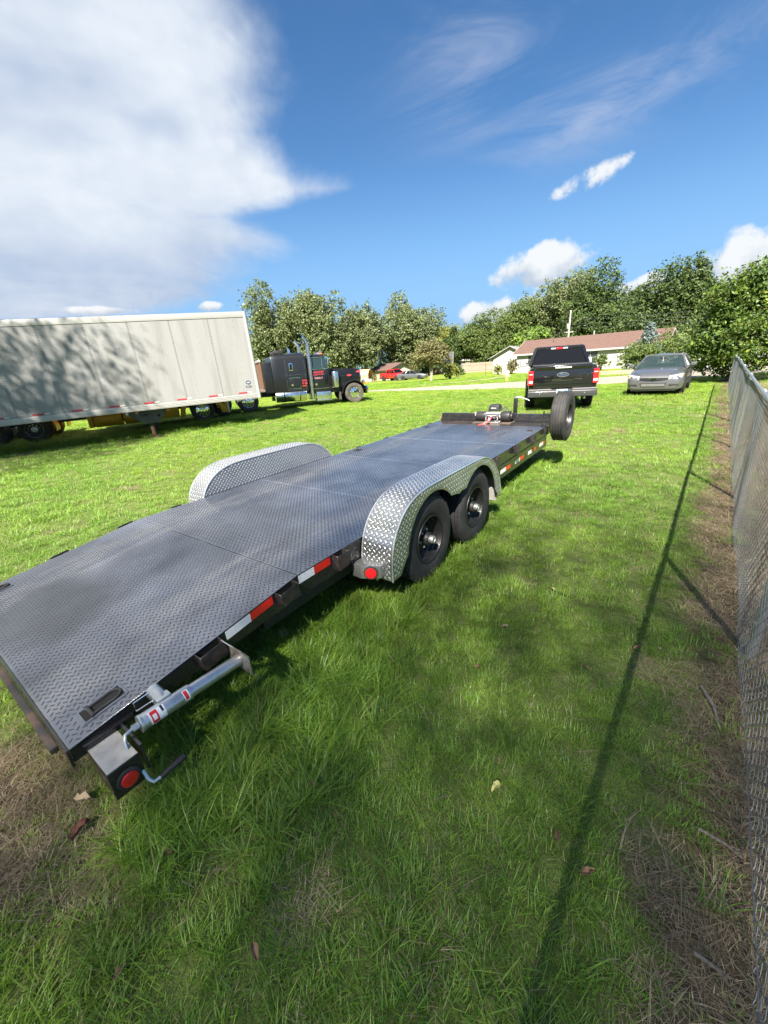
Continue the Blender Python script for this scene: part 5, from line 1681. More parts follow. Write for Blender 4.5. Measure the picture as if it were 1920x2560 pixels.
def box_trailer():
    v = empty('box_trailer', (0, 0, 0), 0, 'long white box semi trailer dappled with tree shade on the left', 'trailer')
    an, pt = rad(23), rad(1.5)
    F = Vector((math.cos(an) * math.cos(pt), math.sin(an) * math.cos(pt), math.sin(pt)))
    Lf = Vector((-math.sin(an), math.cos(an), 0))
    Up = F.cross(Lf)
    org = Vector((-4.38, 15.75, 0.0)) - Up * 0.0
    v.matrix_world = Matrix(((F.x, Lf.x, Up.x, org.x), (F.y, Lf.y, Up.y, org.y), (F.z, Lf.z, Up.z, org.z), (0, 0, 0, 1)))
    # local: x forward (front at 0), y away from the camera (near side at 0), z up
    LEN, WID, ZB, ZT = 14.6, 2.55, 1.10, 3.84
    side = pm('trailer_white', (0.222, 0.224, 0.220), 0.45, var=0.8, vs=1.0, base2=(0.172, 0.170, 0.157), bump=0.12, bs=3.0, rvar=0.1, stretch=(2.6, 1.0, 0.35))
    dark = M['dark_steel']
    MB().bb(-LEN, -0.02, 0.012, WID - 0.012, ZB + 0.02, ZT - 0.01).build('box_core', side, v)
    # side sheets, lapped with a seam between
    pw = 1.218
    n = 12
    pts = []
    for sidey, out in ((0.0, -1), (WID, 1)):
        for k in range(n):
            x1 = -0.06 - k * pw
            x0 = x1 - pw + 0.008
            if x0 < -LEN:
                break
            o = MB()
            N_ = 6
            rs = random.Random(k + 20)
            secs = []
            for i in range(N_ + 1):
                x = x0 + (x1 - x0) * i / N_
                secs.append([(x, sidey + out * (0.004 + rs.uniform(0, 0.003) * (0 < i < N_)), z) for z in np.linspace(ZB, ZT - 0.17, 7)])
            o.loft(secs, closed=False, caps=False)
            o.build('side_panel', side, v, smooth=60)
            for xx in (x0 + 0.02, x1 - 0.02):
                pts += [(xx, sidey + out * 0.006, z) for z in np.arange(ZB + 0.06, ZT - 0.2, 0.075)]
            for f in (0.33, 0.66):
                pts += [(x0 + f * pw, sidey + out * 0.006, z) for z in np.arange(ZB + 0.06, ZT - 0.2, 0.22)]
    near = [p for p in pts if p[1] < 1]
    tag(rivets('rivets', near, v, pm('rivet_grey', (0.10, 0.10, 0.095), 0.5), 0.013, (0, -1, 0)), kind='stuff')
    alu = pm('rail_alu', (0.36, 0.355, 0.34), 0.45, metal=0.3, var=0.7, vs=4, base2=(0.4, 0.38, 0.33))
    for y0, y1 in ((-0.02, 0.05), (WID - 0.05, WID + 0.02)):
        MB().bb(-LEN, 0.0, y0, y1, ZT - 0.165, ZT + 0.012).build('top_rail', alu, v, bevel=0.008)
        br = MB().bb(-LEN, 0.0, y0, y1, ZB - 0.19, ZB - 0.005).build('bottom_rail', alu, v, bevel=0.008)
        for z in (ZB - 0.05, ZB - 0.10, ZB - 0.15):
            yy = y0 - 0.008 if y0 < 1 else y1 + 0.008
            MB().bb(-LEN, -0.002, yy, yy + 0.008 if y0 < 1 else yy - 0.008, z - 0.008, z + 0.008).build('rail_rib', alu, br)
    MB().bb(-LEN, -0.03, 0.02, WID - 0.02, ZT + 0.0125, ZT + 0.03).build('roof', side, v)
    for y in (-0.015, WID + 0.015):
        MB().cyl((-0.02, y + (0.05 if y < 1 else -0.05), ZB - 0.19), (-0.02, y + (0.05 if y < 1 else -0.05), ZT + 0.02), 0.07, 16).build('corner_post', alu, v)
    MB().bb(-0.02, 0.03, 0.06, WID - 0.06, ZB - 0.1, ZT).build('nose_panel', side, v, bevel=0.01)
    # red and white conspicuity tape along the lower edge
    wt = pm('faded_tape', (0.5, 0.5, 0.47), 0.5, var=0.8, vs=20, base2=(0.3, 0.3, 0.28))
    rd = pm('faded_red', (0.36, 0.02, 0.03), 0.5, var=0.5, vs=15, base2=(0.25, 0.03, 0.03))
    x = -0.12
    for k in range(11):
        MB().bb(x - 0.30, x - 0.15, -0.012, -0.008, ZB + 0.02, ZB + 0.068).build('white_tape', wt, v)
        MB().bb(x - 0.62, x - 0.30, -0.012, -0.008, ZB + 0.02, ZB + 0.068).build('red_tape', rd, v)
        x -= 1.04
    # maker's mark near the front corner
    mk = MB().prism([(-0.42, ZB + 0.36), (-0.33, ZB + 0.31), (-0.24, ZB + 0.36), (-0.24, ZB + 0.42), (-0.33, ZB + 0.47), (-0.42, ZB + 0.42)], -0.0125, -0.009).build('maker_mark', pm('mark_blue', (0.05, 0.06, 0.10), 0.5), v)
    MB().bb(-0.38, -0.28, -0.014, -0.0127, ZB + 0.375, ZB + 0.405).build('mark_centre', wt, mk)
    scribble(mk, 'mark_lettering', -0.44, -0.22, ZB + 0.20, ZB + 0.29, -0.009, bpy.data.materials['mark_blue'], 2, 3)
    # underside
    for x in np.arange(-LEN + 0.3, -0.2, 0.6):
        MB().bb(x - 0.03, x + 0.03, 0.06, WID - 0.06, ZB - 0.15, ZB - 0.02).build('crossmember', dark, v)
    # landing gear
    for y in (0.50, WID - 0.50):
        zb_ = -0.015
        lg = MB().bb(-3.93, -3.79, y - 0.07, y + 0.07, 0.34, ZB - 0.15).build('landing_leg', M['dark_steel'], v, bevel=0.01)
        MB().bb(-3.915, -3.805, y - 0.055, y + 0.055, zb_, 0.36).build('inner_leg', M['rust'], lg)
        MB().bb(-3.99, -3.73, y - 0.11, y + 0.11, zb_ - 0.03, zb_).build('foot', M['rust'], lg)
    pl = MB().prism([(-4.55, ZB - 0.17), (-3.25, ZB - 0.17), (-3.32, ZB - 0.40), (-3.62, ZB - 0.66), (-4.05, ZB - 0.66), (-4.4, ZB - 0.40)], 0.36, 0.40).build('gear_bracket', pm('bracket_grey', (0.06, 0.062, 0.065), 0.6, var=0.7, vs=5, base2=(0.11, 0.10, 0.09)), v, bevel=0.01)
    for x, z in ((-3.55, ZB - 0.42), (-3.95, ZB - 0.36)):
        MB().cyl((x, 0.36, z), (x, 0.345, z), 0.04, 12).build('bracket_hole', M['well_black'], pl)
    MB().cyl((-3.86, 0.5, 0.75), (-3.86, WID - 0.5, 0.75), 0.03, 10).build('cross_shaft', dark, v)
    MB().tube([(-3.86, 0.36, 0.75), (-3.86, 0.2, 0.75), (-4.1, 0.2, 0.72)], 0.015, 8).build('crank', dark, v)
    for x in (-3.2, -4.5, -4.2):
        MB().cyl((x, 0.34, ZB - 0.26), (x, 0.32, ZB - 0.26), 0.045, 14).build('marker_lamp', M['amber_lens'] if x > -4.4 else M['dull_alu'], v)
    MB().bb(-LEN, -LEN + 3.2, 0.7, WID - 0.7, 0.62, ZB - 0.15).build('bogie_frame', dark, v)
    for x in (-LEN + 1.0, -LEN + 2.3):
        for s, y in ((-1, 0.14), (1, WID - 0.14)):
            car_wheel(v, (x, y, 0.86), 0.5, 0.28, 'dual', s, x)
    return v


box_trailer()


def yellow_truck():
    an = rad(25)
    o = Vector((-7.7, 18.24, 0)) + Vector((-math.sin(an), math.cos(an), 0)) * 1.2
    v = empty('semi_tractor', (o.x, o.y, -0.085), an, 'faded yellow semi tractor mostly hidden behind the white box trailer', 'truck')
    v.rotation_euler = (0, -0.024, an)
    Y = M['yellow_paint']
    for s in (-1, 1):
        MB().bb(-7.9, 1.0, s * 0.36, s * 0.45, 0.62, 0.90).build('frame_rail', M['dark_steel'], v)
        fp = [(-0.72, 0.30), (-0.68, 0.6)] + [(0.64 * math.cos(t), 0.52 + 0.62 * math.sin(t)) for t in np.linspace(rad(165), rad(15), 14)] + [(0.72, 0.6), (0.80, 0.30)]
        fd = MB().loft([[(x, s * 0.7, z), (x, s * 1.21, z), (x * 1.30, s * 1.21, z + 0.12 * (z > 0.6)), (x * 1.30, s * 0.7, z + 0.12 * (z > 0.6))] for x, z in fp]).build('front_fender', Y, v, bevel=0.01)
        MB().bb(-1.75, -0.96, s * 0.6, s * 1.17, 0.34, 1.25).build('step_fairing', Y, v, bevel=0.05)
        MB().bb(1.05, 1.12, s * 0.75, s * 1.2, 0.28, 0.85).build('corner_panel', M['dull_alu'], v)
        MB().lathe([(0, -3.05), (0.25, -3.05), (0.27, -3.0), (0.27, -2.1), (0.25, -2.05), (0, -2.05)], (0, s * 0.88, 0.55), 'X', 24).build('fuel_tank', Y, v)
        MB().lathe([(0, -4.1), (0.25, -4.1), (0.27, -4.05), (0.27, -3.15), (0.25, -3.1), (0, -3.1)], (0, s * 0.88, 0.55), 'X', 24).build('fuel_tank', Y, v)
        MB().bb(-4.2, -1.95, s * 0.62, s * 1.16, 0.84, 1.12).build('side_skirt', Y, v, bevel=0.02)
        MB().bb(-4.3, -4.12, s * 0.65, s * 1.15, 0.3, 1.05).build('tank_end', Y, v, bevel=0.04)
        qp = [(-6.02 + 0.66 * math.cos(t), 0.50 + 0.66 * math.sin(t)) for t in np.linspace(rad(78), rad(-12), 9)]
        MB().loft([[(x, s * 0.62, z), (x, s * 1.22, z), (x + 0.025, s * 1.22, z + 0.01), (x + 0.025, s * 0.62, z + 0.01)] for x, z in qp]).build('quarter_fender', Y, v)
        MB().bb(0.95, 1.05, s * 0.5, s * 0.95, 0.75, 1.05).build('headlamp', M['clear_lens'], v, bevel=0.03)
        MB().bb(-0.62, -0.55, s * 1.2, s * 1.45, 1.7, 2.3).build('mirror', M['plastic_black'], v, bevel=0.02)
    cb = MB().loft([[(x, y, z) for y, z in ((-1.15, 0.9), (-1.17, 1.8), (-1.05, 2.7), (1.05, 2.7), (1.17, 1.8), (1.15, 0.9))] for x in (-3.9, -0.75)]).build('cab', Y, v, bevel=0.06)
    quad_panel(cb, 'windshield', [(-0.745, 1.0, 1.75), (-0.745, -1.0, 1.75), (-0.745, -0.95, 2.5), (-0.745, 0.95, 2.5)], M['glass_dark'], 0.01)
    for s in (-1, 1):
        q = [(-1.7, s * 1.165, 1.82), (-0.95, s * 1.165, 1.82), (-0.95, s * 1.10, 2.4), (-1.7, s * 1.10, 2.4)]
        quad_panel(cb, 'side_window', q if s < 0 else q[::-1], M['glass_dark'], 0.012)
    MB().loft([[(x, y, z) for y, z in ((-w, 0.75), (-w, h_), (w, h_), (w, 0.75))] for x, w, h_ in ((-0.8, 0.85, 1.75), (0.95, 0.72, 1.45))]).build('hood', Y, v, bevel=0.08)
    MB().bb(0.95, 1.0, -0.5, 0.5, 0.8, 1.35).build('grille', M['plastic_black'], v, bevel=0.03)
    MB().bb(0.95, 1.1, -1.15, 1.15, 0.35, 0.7).build('bumper', Y, v, bevel=0.05)
    for s in (-1, 1):
        car_wheel(v, (0, s * 1.05, 0.50), 0.50, 0.28, 'semi', s, 0.2)
        for x in (-6.05, -7.35):
            car_wheel(v, (x, s * 1.05, 0.50), 0.50, 0.28, 'dual', s, x)
            car_wheel(v, (x, s * 0.74, 0.50), 0.50, 0.28, 'dual', s, x)
    for x in (0, -6.05, -7.35):
        MB().cyl((x, -0.9, 0.5), (x, 0.9, 0.5), 0.08, 12).build('axle', M['dark_steel'], v)
    return v


yellow_truck()

# ================================================================ houses, garage and street things beyond the road
M['brown_shingle'] = pm('brown_shingle', (0.108, 0.062, 0.050), 0.9, var=0.7, vs=2.5, base2=(0.078, 0.046, 0.039), bump=0.5, bs=9)
M['dark_shingle'] = pm('dark_shingle', (0.05, 0.055, 0.065), 0.9, var=0.6, vs=3, base2=(0.09, 0.09, 0.10), bump=0.4, bs=9)
M['grey_shingle'] = pm('grey_shingle', (0.20, 0.19, 0.19), 0.9, var=0.6, vs=3, base2=(0.14, 0.13, 0.13))
M['white_siding'] = pm('white_siding', (0.34, 0.34, 0.32), 0.6, var=0.3, vs=1.0, base2=(0.29, 0.29, 0.265))
M['beige_siding'] = pm('beige_siding', (0.36, 0.33, 0.26), 0.7, var=0.3, vs=1.0, base2=(0.3, 0.27, 0.2))
M['pane'] = pm('pane', (0.02, 0.025, 0.03), 0.08, spec=0.8)
M['weathered_wood'] = pm('weathered_wood', (0.24, 0.20, 0.155), 0.85, var=0.8, vs=3, base2=(0.15, 0.125, 0.10))
M['brick_red'] = pm('brick_red', (0.26, 0.10, 0.065), 0.85, var=0.6, vs=6, base2=(0.17, 0.07, 0.05))


def house(name, label, loc, rz, LX, LY, ev, rg, wall, roof, over=0.45, gable='x', wins=(), doors=(), sidings=True, base=0.6, extra_gable=None):
    """box house, local x along the front wall (front at y=0 facing -y), gable roof with the ridge along x (or y)"""
    v = empty(name, loc, rz, label, 'house' if 'house' in name else 'garage')
    w = MB()
    if gable == 'x':
        w.prism([(0, -base), (LY, -base), (LY, ev), (LY / 2, rg - 0.1), (0, ev)], 0, LX, 'YZ')
    else:
        w.prism([(0, -base), (LX, -base), (LX, ev), (LX / 2, rg - 0.1), (0, ev)], 0, LY, 'XZ')
    wl = w.build('wall', wall, v, smooth=0)
    th = 0.14
    if gable == 'x':
        sl = (rg - ev) / (LY / 2)
        for s in (0, 1):
            y0, y1 = (-over, LY / 2) if s == 0 else (LY + over, LY / 2)
            z0, z1 = ev - over * sl + 0.02, rg + 0.02
            r_ = MB().raw([(-over, y0, z0), (LX + over, y0, z0), (LX + over, y1, z1), (-over, y1, z1), (-over, y0, z0 - th), (LX + over, y0, z0 - th), (LX + over, y1, z1 - th), (-over, y1, z1 - th)],
                          [(0, 1, 2, 3), (7, 6, 5, 4), (0, 4, 5, 1), (1, 5, 6, 2), (2, 6, 7, 3), (3, 7, 4, 0)]).build('roof', roof, v, smooth=0)
            MB().bb(-over, LX + over, y0 - (0.03 if s == 0 else 0), y0 + (0 if s == 0 else 0.03), z0 - 0.2, z0 - 0.01).build('gutter', M['white_siding'], r_)
            # shingle courses
            n = 9
            for k in range(1, n):
                t = k / n
                yy, zz = y0 + (y1 - y0) * t, z0 + (z1 - z0) * t
                MB().bar((-over, yy, zz + 0.004), (LX + over, yy, zz + 0.004), 0.05, 0.02).build('shingle_course', roof, r_)
        for x in (-0.012, LX + 0.012):
            for a, b in (((x, -over, ev - over * sl), (x, LY / 2, rg)), ((x, LY + over, ev - over * sl), (x, LY / 2, rg))):
                MB().bar(Vector(a) - Vector((over if x < 0 else -over, 0, 0.06)), Vector(b) - Vector((over if x < 0 else -over, 0, 0.06)), 0.04, 0.2).build('barge_board', M['white_siding'], v)
    else:
        sl = (rg - ev) / (LX / 2)
        for s in (0, 1):
            x0, x1 = (-over, LX / 2) if s == 0 else (LX + over, LX / 2)
            z0, z1 = ev - over * sl + 0.02, rg + 0.02
            r_ = MB().raw([(x0, -over, z0), (x0, LY + over, z0), (x1, LY + over, z1), (x1, -over, z1), (x0, -over, z0 - th), (x0, LY + over, z0 - th), (x1, LY + over, z1 - th), (x1, -over, z1 - th)],
                          [(0, 1, 2, 3), (7, 6, 5, 4), (0, 4, 5, 1), (1, 5, 6, 2), (2, 6, 7, 3), (3, 7, 4, 0)]).build('roof', roof, v, smooth=0)
            MB().bar((x0, -over - 0.02, z0 - 0.08), (x1, -over - 0.02, z1 - 0.08), 0.04, 0.2, up=(0, 1, 0)).build('barge_board', M['dark_shingle'] if roof == M['brown_shingle'] else M['white_siding'], r_)
    if sidings:
        for k in range(1, int(ev / 0.2)):
            MB().bb(0.02, LX - 0.02, -0.012, -0.002, k * 0.2 - 0.01, k * 0.2 + 0.01).build('siding_lap', wall, wl)
    for (x0, x1, z0, z1, n) in wins:
        f = MB().bb(x0 - 0.07, x1 + 0.07, -0.05, -0.014, z0 - 0.07, z1 + 0.07).build('window', M['white_siding'], v)
        for i in range(n):
            a, b = x0 + (x1 - x0) * i / n + 0.03, x0 + (x1 - x0) * (i + 1) / n - 0.03
            zm = (z0 + z1) / 2
            for c, d in ((z0, zm - 0.02), (zm + 0.02, z1)):
                MB().bb(a, b, -0.058, -0.051, c, d).build('pane', M['pane'], f)
        MB().bb(x0 - 0.1, x1 + 0.1, -0.1, -0.014, z0 - 0.12, z0 - 0.072).build('sill', M['white_siding'], f)
    for (x0, x1, z1, m_) in doors:
        d = MB().bb(x0, x1, -0.045, -0.014, 0.0, z1).build('door', m_, v, bevel=0.005)
        if x1 - x0 > 2:
            for k in range(1, 4):
                MB().bb(x0 + 0.05, x1 - 0.05, -0.05, -0.0455, z1 * k / 4 - 0.012, z1 * k / 4 + 0.012).build('panel_joint', M['dull_alu'], d)
        else:
            MB().cyl((x0 + 0.1, -0.045, 1.0), (x0 + 0.1, -0.09, 1.0), 0.03, 8).build('handle', M['dull_alu'], d)
    return v


# white ranch house across the road, front wall seen at a slant
_a = math.atan2(-0.65, 0.76)
hA = house('ranch_house', 'long white ranch house with brown shingle roof behind the black pickup', (19.85, 58.9, -0.2), _a, 17.0, 8.0, 2.62, 4.25, M['white_siding'], M['brown_shingle'],
           wins=((1.6, 2.8, 1.15, 2.15, 1), (8.6, 10.3, 0.85, 2.2, 2), (13.2, 14.4, 1.0, 2.15, 1)), doors=((6.4, 7.35, 2.05, M['white_paint']),))
MB().cyl((8.5, 4.6, 4.0), (8.5, 4.6, 4.75), 0.08, 10).build('vent_pipe', M['dull_alu'], hA)
MB().cyl((4.0, 2.6, 3.5), (4.0, 2.6, 4.0), 0.05, 8).build('vent_pipe', M['dark_steel'], hA)
hA2 = house('white_garage', 'small white gabled garage just left of the ranch house', (18.6, 66.0, -0.3), rad(-28), 5.0, 6.0, 2.6, 3.9, M['white_siding'], M['grey_shingle'], gable='y', wins=((3.2, 4.0, 1.1, 2.0, 1),), doors=((0.6, 2.4, 2.1, M['white_paint']),))
# garage with the brown roof behind the red pickup
hB = house('brown_garage', 'low beige garage with brown roof behind the red pickup', (-1.2, 90.0, -0.95), rad(24), 6.0, 9.0, 2.35, 3.75, M['beige_siding'], M['brown_shingle'], gable='y', over=0.4, doors=((1.3, 4.7, 2.1, M['white_paint']),), base=1.0) if False else None
v = empty('brown_garage', (4.1, 84.0, -0.85), rad(-52), 'low beige garage with brown roof behind the red pickup', 'garage')
MB().prism([(0, -0.6), (5.6, -0.6), (5.6, 2.25), (2.8, 3.3), (0, 2.25)], 0.0, 8.5, 'YZ').build('wall', M['beige_siding'], v, smooth=0)
for s in (0, 1):
    y0, y1 = (-0.4, 2.8) if s == 0 else (6.0, 2.8)
    r_ = MB().raw([(-0.5, y0, 2.13), (9.0, y0, 2.13), (9.0, y1, 3.42), (-0.5, y1, 3.42), (-0.5, y0, 1.98), (9.0, y0, 1.98), (9.0, y1, 3.27), (-0.5, y1, 3.27)],
                  [(0, 1, 2, 3), (7, 6, 5, 4), (0, 4, 5, 1), (1, 5, 6, 2), (2, 6, 7, 3), (3, 7, 4, 0)]).build('roof', M['brown_shingle'], v, smooth=0)
    MB().bar((9.02, y0, 2.02), (9.02, y1, 3.31), 0.06, 0.24).build('barge_board', M['dark_steel'], r_)
gd = MB().bb(8.505, 8.56, 1.0, 4.6, 0.0, 2.0).build('door', M['white_siding'], v)
for k in range(1, 4):
    MB().bb(8.561, 8.57, 1.05, 4.55, k * 0.5 - 0.015, k * 0.5 + 0.015).build('panel_joint', M['dull_alu'], gd)
v.rotation_euler = (0, 0, rad(-62))
v.location = (-1.0, 91.0, -0.95)
# dark roofed house beyond it
house('dark_roof_house', 'house with a dark shingle roof beyond the parked cars', (6.5, 103.0, -1.1), rad(-12), 12, 8, 2.7, 5.4, M['beige_siding'], M['dark_shingle'], wins=((1.5, 3.0, 1.0, 2.2, 1), (5.0, 7.2, 0.8, 2.2, 2)), doors=((8.2, 9.2, 2.1, M['red_paint']),), sidings=False)
hC = house('pale_house', 'pale house with brick chimney behind the wooden fence', (17.5, 108.0, -0.6), rad(-14), 15, 9, 3.0, 5.0, M['white_siding'], M['grey_shingle'], wins=((1.0, 2.6, 1.0, 2.4, 2), (3.8, 5.6, 1.0, 2.4, 2), (7.5, 9.2, 1.0, 2.4, 2)), doors=((6.2, 7.1, 2.1, M['red_paint']),), sidings=False)
MB().bb(10.4, 11.3, -0.5, 0.3, -0.6, 4.6).build('chimney', M['brick_red'], hC)
house('far_house', 'small grey far house right of the wooden fence', (27.5, 101.0, -0.55), rad(-30), 9, 8, 2.8, 4.8, M['white_siding'], M['grey_shingle'], gable='y', wins=((1.2, 2.6, 1.0, 2.2, 1), (5.6, 7.2, 1.0, 2.2, 2)), sidings=False)
house('street_house', 'white house at the end of the drive behind the leafy tree', (47.0, 66.0, -0.4), rad(-35), 14, 9, 2.9, 4.9, M['white_siding'], M['grey_shingle'], wins=((1.2, 2.6, 1.0, 2.2, 1), (5.6, 7.2, 1.0, 2.2, 2), (10, 11.5, 1, 2.2, 1)), doors=((8.2, 9.1, 2.1, M['brick_red']),), sidings=False)

# wooden privacy fence, plank by plank
A_, B_ = Vector((19.2, 92.0, 0)), Vector((28.6, 88.0, 0))
wf = empty('wooden_fence', (A_.x, A_.y, gz(A_.x, A_.y)), math.atan2((B_ - A_).y, (B_ - A_).x), 'weathered wooden privacy fence beyond the far lawn', 'fence')
pk_ = MB().bb(-0.066, 0.066, -0.012, 0.012, -0.2, 1.95).mesh('plank', 0, 0)
pk_.materials.append(M['weathered_wood'])
Lw = (B_ - A_).length
rs_ = random.Random(2)
for k in range(int(Lw / 0.14)):
    inst('plank', pk_, wf, (0.07 + k * 0.14, rs_.uniform(-0.008, 0.008), rs_.uniform(-0.03, 0.03)), (0, rs_.uniform(-0.008, 0.008), 0))
for k in range(6):
    MB().bb(k * Lw / 5 - 0.05, k * Lw / 5 + 0.05, -0.12, -0.02, -0.3, 2.02).build('post', M['weathered_wood'], wf)
for z in (0.4, 1.5):
    MB().bb(0, Lw, -0.06, -0.014, z, z + 0.09).build('rail', M['weathered_wood'], wf)

# hydrant
hy = empty('fire_hydrant', (11.24, 35.6, gz(11.24, 35.6)), 0.4, 'small yellow and white fire hydrant on the far verge', 'hydrant')
HYY = pm('hydrant_yellow', (0.55, 0.42, 0.10), 0.5)
MB().lathe([(0.0, 0.0), (0.17, 0.0), (0.17, 0.05), (0.11, 0.06), (0.10, 0.40), (0.13, 0.42), (0.13, 0.46), (0.11, 0.47)], (0, 0, 0), 'Z', 16).build('barrel', HYY, hy)
MB().lathe([(0.12, 0.465), (0.11, 0.53), (0.06, 0.58), (0.03, 0.59), (0.03, 0.63), (0.0, 0.63)], (0, 0, 0), 'Z', 16).build('bonnet', M['white_paint'], hy)
for s in (-1, 1):
    MB().cyl((0, s * 0.09, 0.36), (0, s * 0.19, 0.36), 0.06, 12).build('nozzle', M['white_paint'], hy)
MB().cyl((0.09, 0, 0.32), (0.2, 0, 0.32), 0.075, 12).build('pumper_nozzle', M['white_paint'], hy)

# sign post seen from behind
sp = empty('marker_post', (15.3, 57.9, gz(15.3, 57.9)), 0, 'thin dark metal post standing on the far lawn', 'post')
MB().bb(-0.03, 0.03, -0.025, 0.025, -0.2, 1.5).build('channel', M['rust'], sp)
MB().cyl((0, 0, 1.5), (0, 0, 1.56), 0.045, 8).build('cap', M['dark_steel'], sp)

# utility pole with transformer, cross arm and wires
up = empty('utility_pole', (31.9, 70.0, gz(31.9, 70.0)), 0, 'tall pale utility pole rising behind the ranch house roof', 'utility pole')
WOODP = pm('pole_wood', (0.42, 0.39, 0.34), 0.85, var=0.6, vs=2, base2=(0.3, 0.27, 0.22))
MB().tube([(0, 0, -0.5), (0, 0, 5), (0.03, 0, 8.75)], [0.15, 0.125, 0.10], 12).build('shaft', WOODP, up)
MB().cyl((-0.28, -0.1, 6.0), (-0.28, -0.1, 6.8), 0.18, 14).build('transformer', M['dull_alu'], up)
MB().bb(-0.7, 0.7, -0.05, 0.05, 5.5, 5.6).build('bracket', WOODP, up)
for i, (bx_, by_, bz_, z0) in enumerate(((30, -16, 7.4, 7.3), (30, -16, 6.8, 6.7), (30, -16, 6.2, 6.1), (-9, -8, 3.9, 6.5), (-9, -8, 3.8, 6.3))):
    pth = []
    for t in np.linspace(0, 1, 13):
        sag = 0.5 if i < 3 else 0.3
        pth.append((bx_ * t, by_ * t, z0 + (bz_ - z0) * t - sag * 4 * t * (1 - t)))
    MB().tube(pth, 0.022, 5).build('wire', M['plastic_black'], up)

# orange tarp shelter, tubs, planter beside the garage
tp = empty('tarp_shelter', (-3.3, 80.0, gz(-3.3, 80.0)), rad(-20), 'pale orange tarp shelter beside the black semi tractor nose', 'tarp shelter')
TARP = pm('tarp_orange', (0.62, 0.30, 0.13), 0.7, var=0.5, vs=1.5, base2=(0.7, 0.45, 0.28))
MB().loft([[(x, y + 0.08 * math.sin(5 * x + y), z) for y, z in ((-1.3, 0.0), (-1.35, 1.3), (-0.8, 2.0), (0, 2.25), (0.8, 2.0), (1.35, 1.3), (1.3, 0.0))] for x in np.linspace(0, 2.6, 6)], closed=False, caps=False).build('cover', TARP, tp)
for y in (-1.3, 1.3):
    for x in (0.02, 2.6):
        MB().cyl((x, y, -0.1), (x, y, 1.35), 0.03, 8).build('pole', M['dull_alu'], tp)
MB().prism([(-1.3, 0), (-1.35, 1.3), (-0.8, 2.0), (0, 2.25), (0.1, 0)], 0.0, -0.02, 'YZ').build('end_flap', TARP, tp)
for i, (x, y, s, lb) in enumerate(((-1.9, 76.5, 1.0, 'larger pale tub on the grass in front of the tarp shelter'), (-1.0, 75.5, 0.8, 'smaller pale tub nearest the planter by the tarp shelter'))):
    tb = empty('storage_tub', (x, y, gz(x, y)), 0.3 * i, lb, 'tub')
    MB().loft([[(a * w, b * d, z) for a, b in ((-1, -1), (1, -1), (1, 1), (-1, 1))] for z, w, d in ((0, 0.35 * s, 0.25 * s), (0.6 * s, 0.42 * s, 0.3 * s))]).build('body', M['white_siding'], tb, bevel=0.04)
    MB().bb(-0.45 * s, 0.45 * s, -0.33 * s, 0.33 * s, 0.6 * s, 0.68 * s).build('lid', M['dull_alu'], tb, bevel=0.02)

# parked vehicles in front of the garage
pickup((1.6, 76.0, gz(1.6, 76)), rad(-56), M['red_paint'], 'bright red pickup truck parked by the beige garage', detail=False)
sedan((6.2, 70.0, gz(6.2, 70)), rad(-22), M['dark_grey_paint'], 'dark grey sedan parked side-on right of the red pickup', detail=False)
sedan((5.2, 80.0, gz(5.2, 80)), rad(-60), M['semi_black'], 'dark car parked behind the red pickup facing the garage', detail=False)

# low brick edging at the bed of the round shrub
be = empty('brick_edging', (19.9, 33.6, gz(19.9, 33.6)), rad(-18), 'low curved brick edging round the shrub bed across the road', 'edging')
bm_ = MB().bb(-0.11, 0.11, -0.06, 0.06, 0, 0.1).mesh('brick', 0.006, 30, 1)
bm_.materials.append(pm('edging_brick', (0.42, 0.27, 0.19), 0.85, var=0.6, vs=4, base2=(0.3, 0.18, 0.12)))
for row in range(3):
    for k in range(13):
        a = -0.9 + (k + 0.5 * (row % 2)) * 0.14
        inst('brick', bm_, be, (1.7 * math.sin(a), 1.2 - 1.7 * math.cos(a) * 0.6, row * 0.105), (0, 0, a * 0.8))

# ================================================================ trees and shrubs
def leaves_mesh(name, C, size, rs, mat, up=0.35, aspect=0.5, outward=None, bend=0.0):
    """one diamond-shaped leaf per point, random facing (biased up and outward)"""
    n = len(C)
    nr = rs.normal(size=(n, 3))
    nr[:, 2] += up * 2.0
    if outward is not None:
        nr += outward * 0.8
    nr /= np.linalg.norm(nr, axis=1)[:, None]
    a = rs.normal(size=(n, 3))
    a[:, 2] -= 0.4
    a -= (a * nr).sum(1)[:, None] * nr
    a /= np.linalg.norm(a, axis=1)[:, None] + 1e-9
    b = np.cross(nr, a)
    s = size * rs.uniform(0.6, 1.3, n)[:, None]
    P0 = C - a * s * 0.5
    P2 = C + a * s * 0.5 - nr * s * bend
    P1 = C + b * s * aspect * 0.5 + a * s * 0.05 + nr * s * 0.06
    P3 = C - b * s * aspect * 0.5 + a * s * 0.05 + nr * s * 0.06
    V = np.stack([P0, P1, P2, P3], 1).reshape(-1, 3)
    F = np.arange(n * 4).reshape(-1, 4)
    return V, F


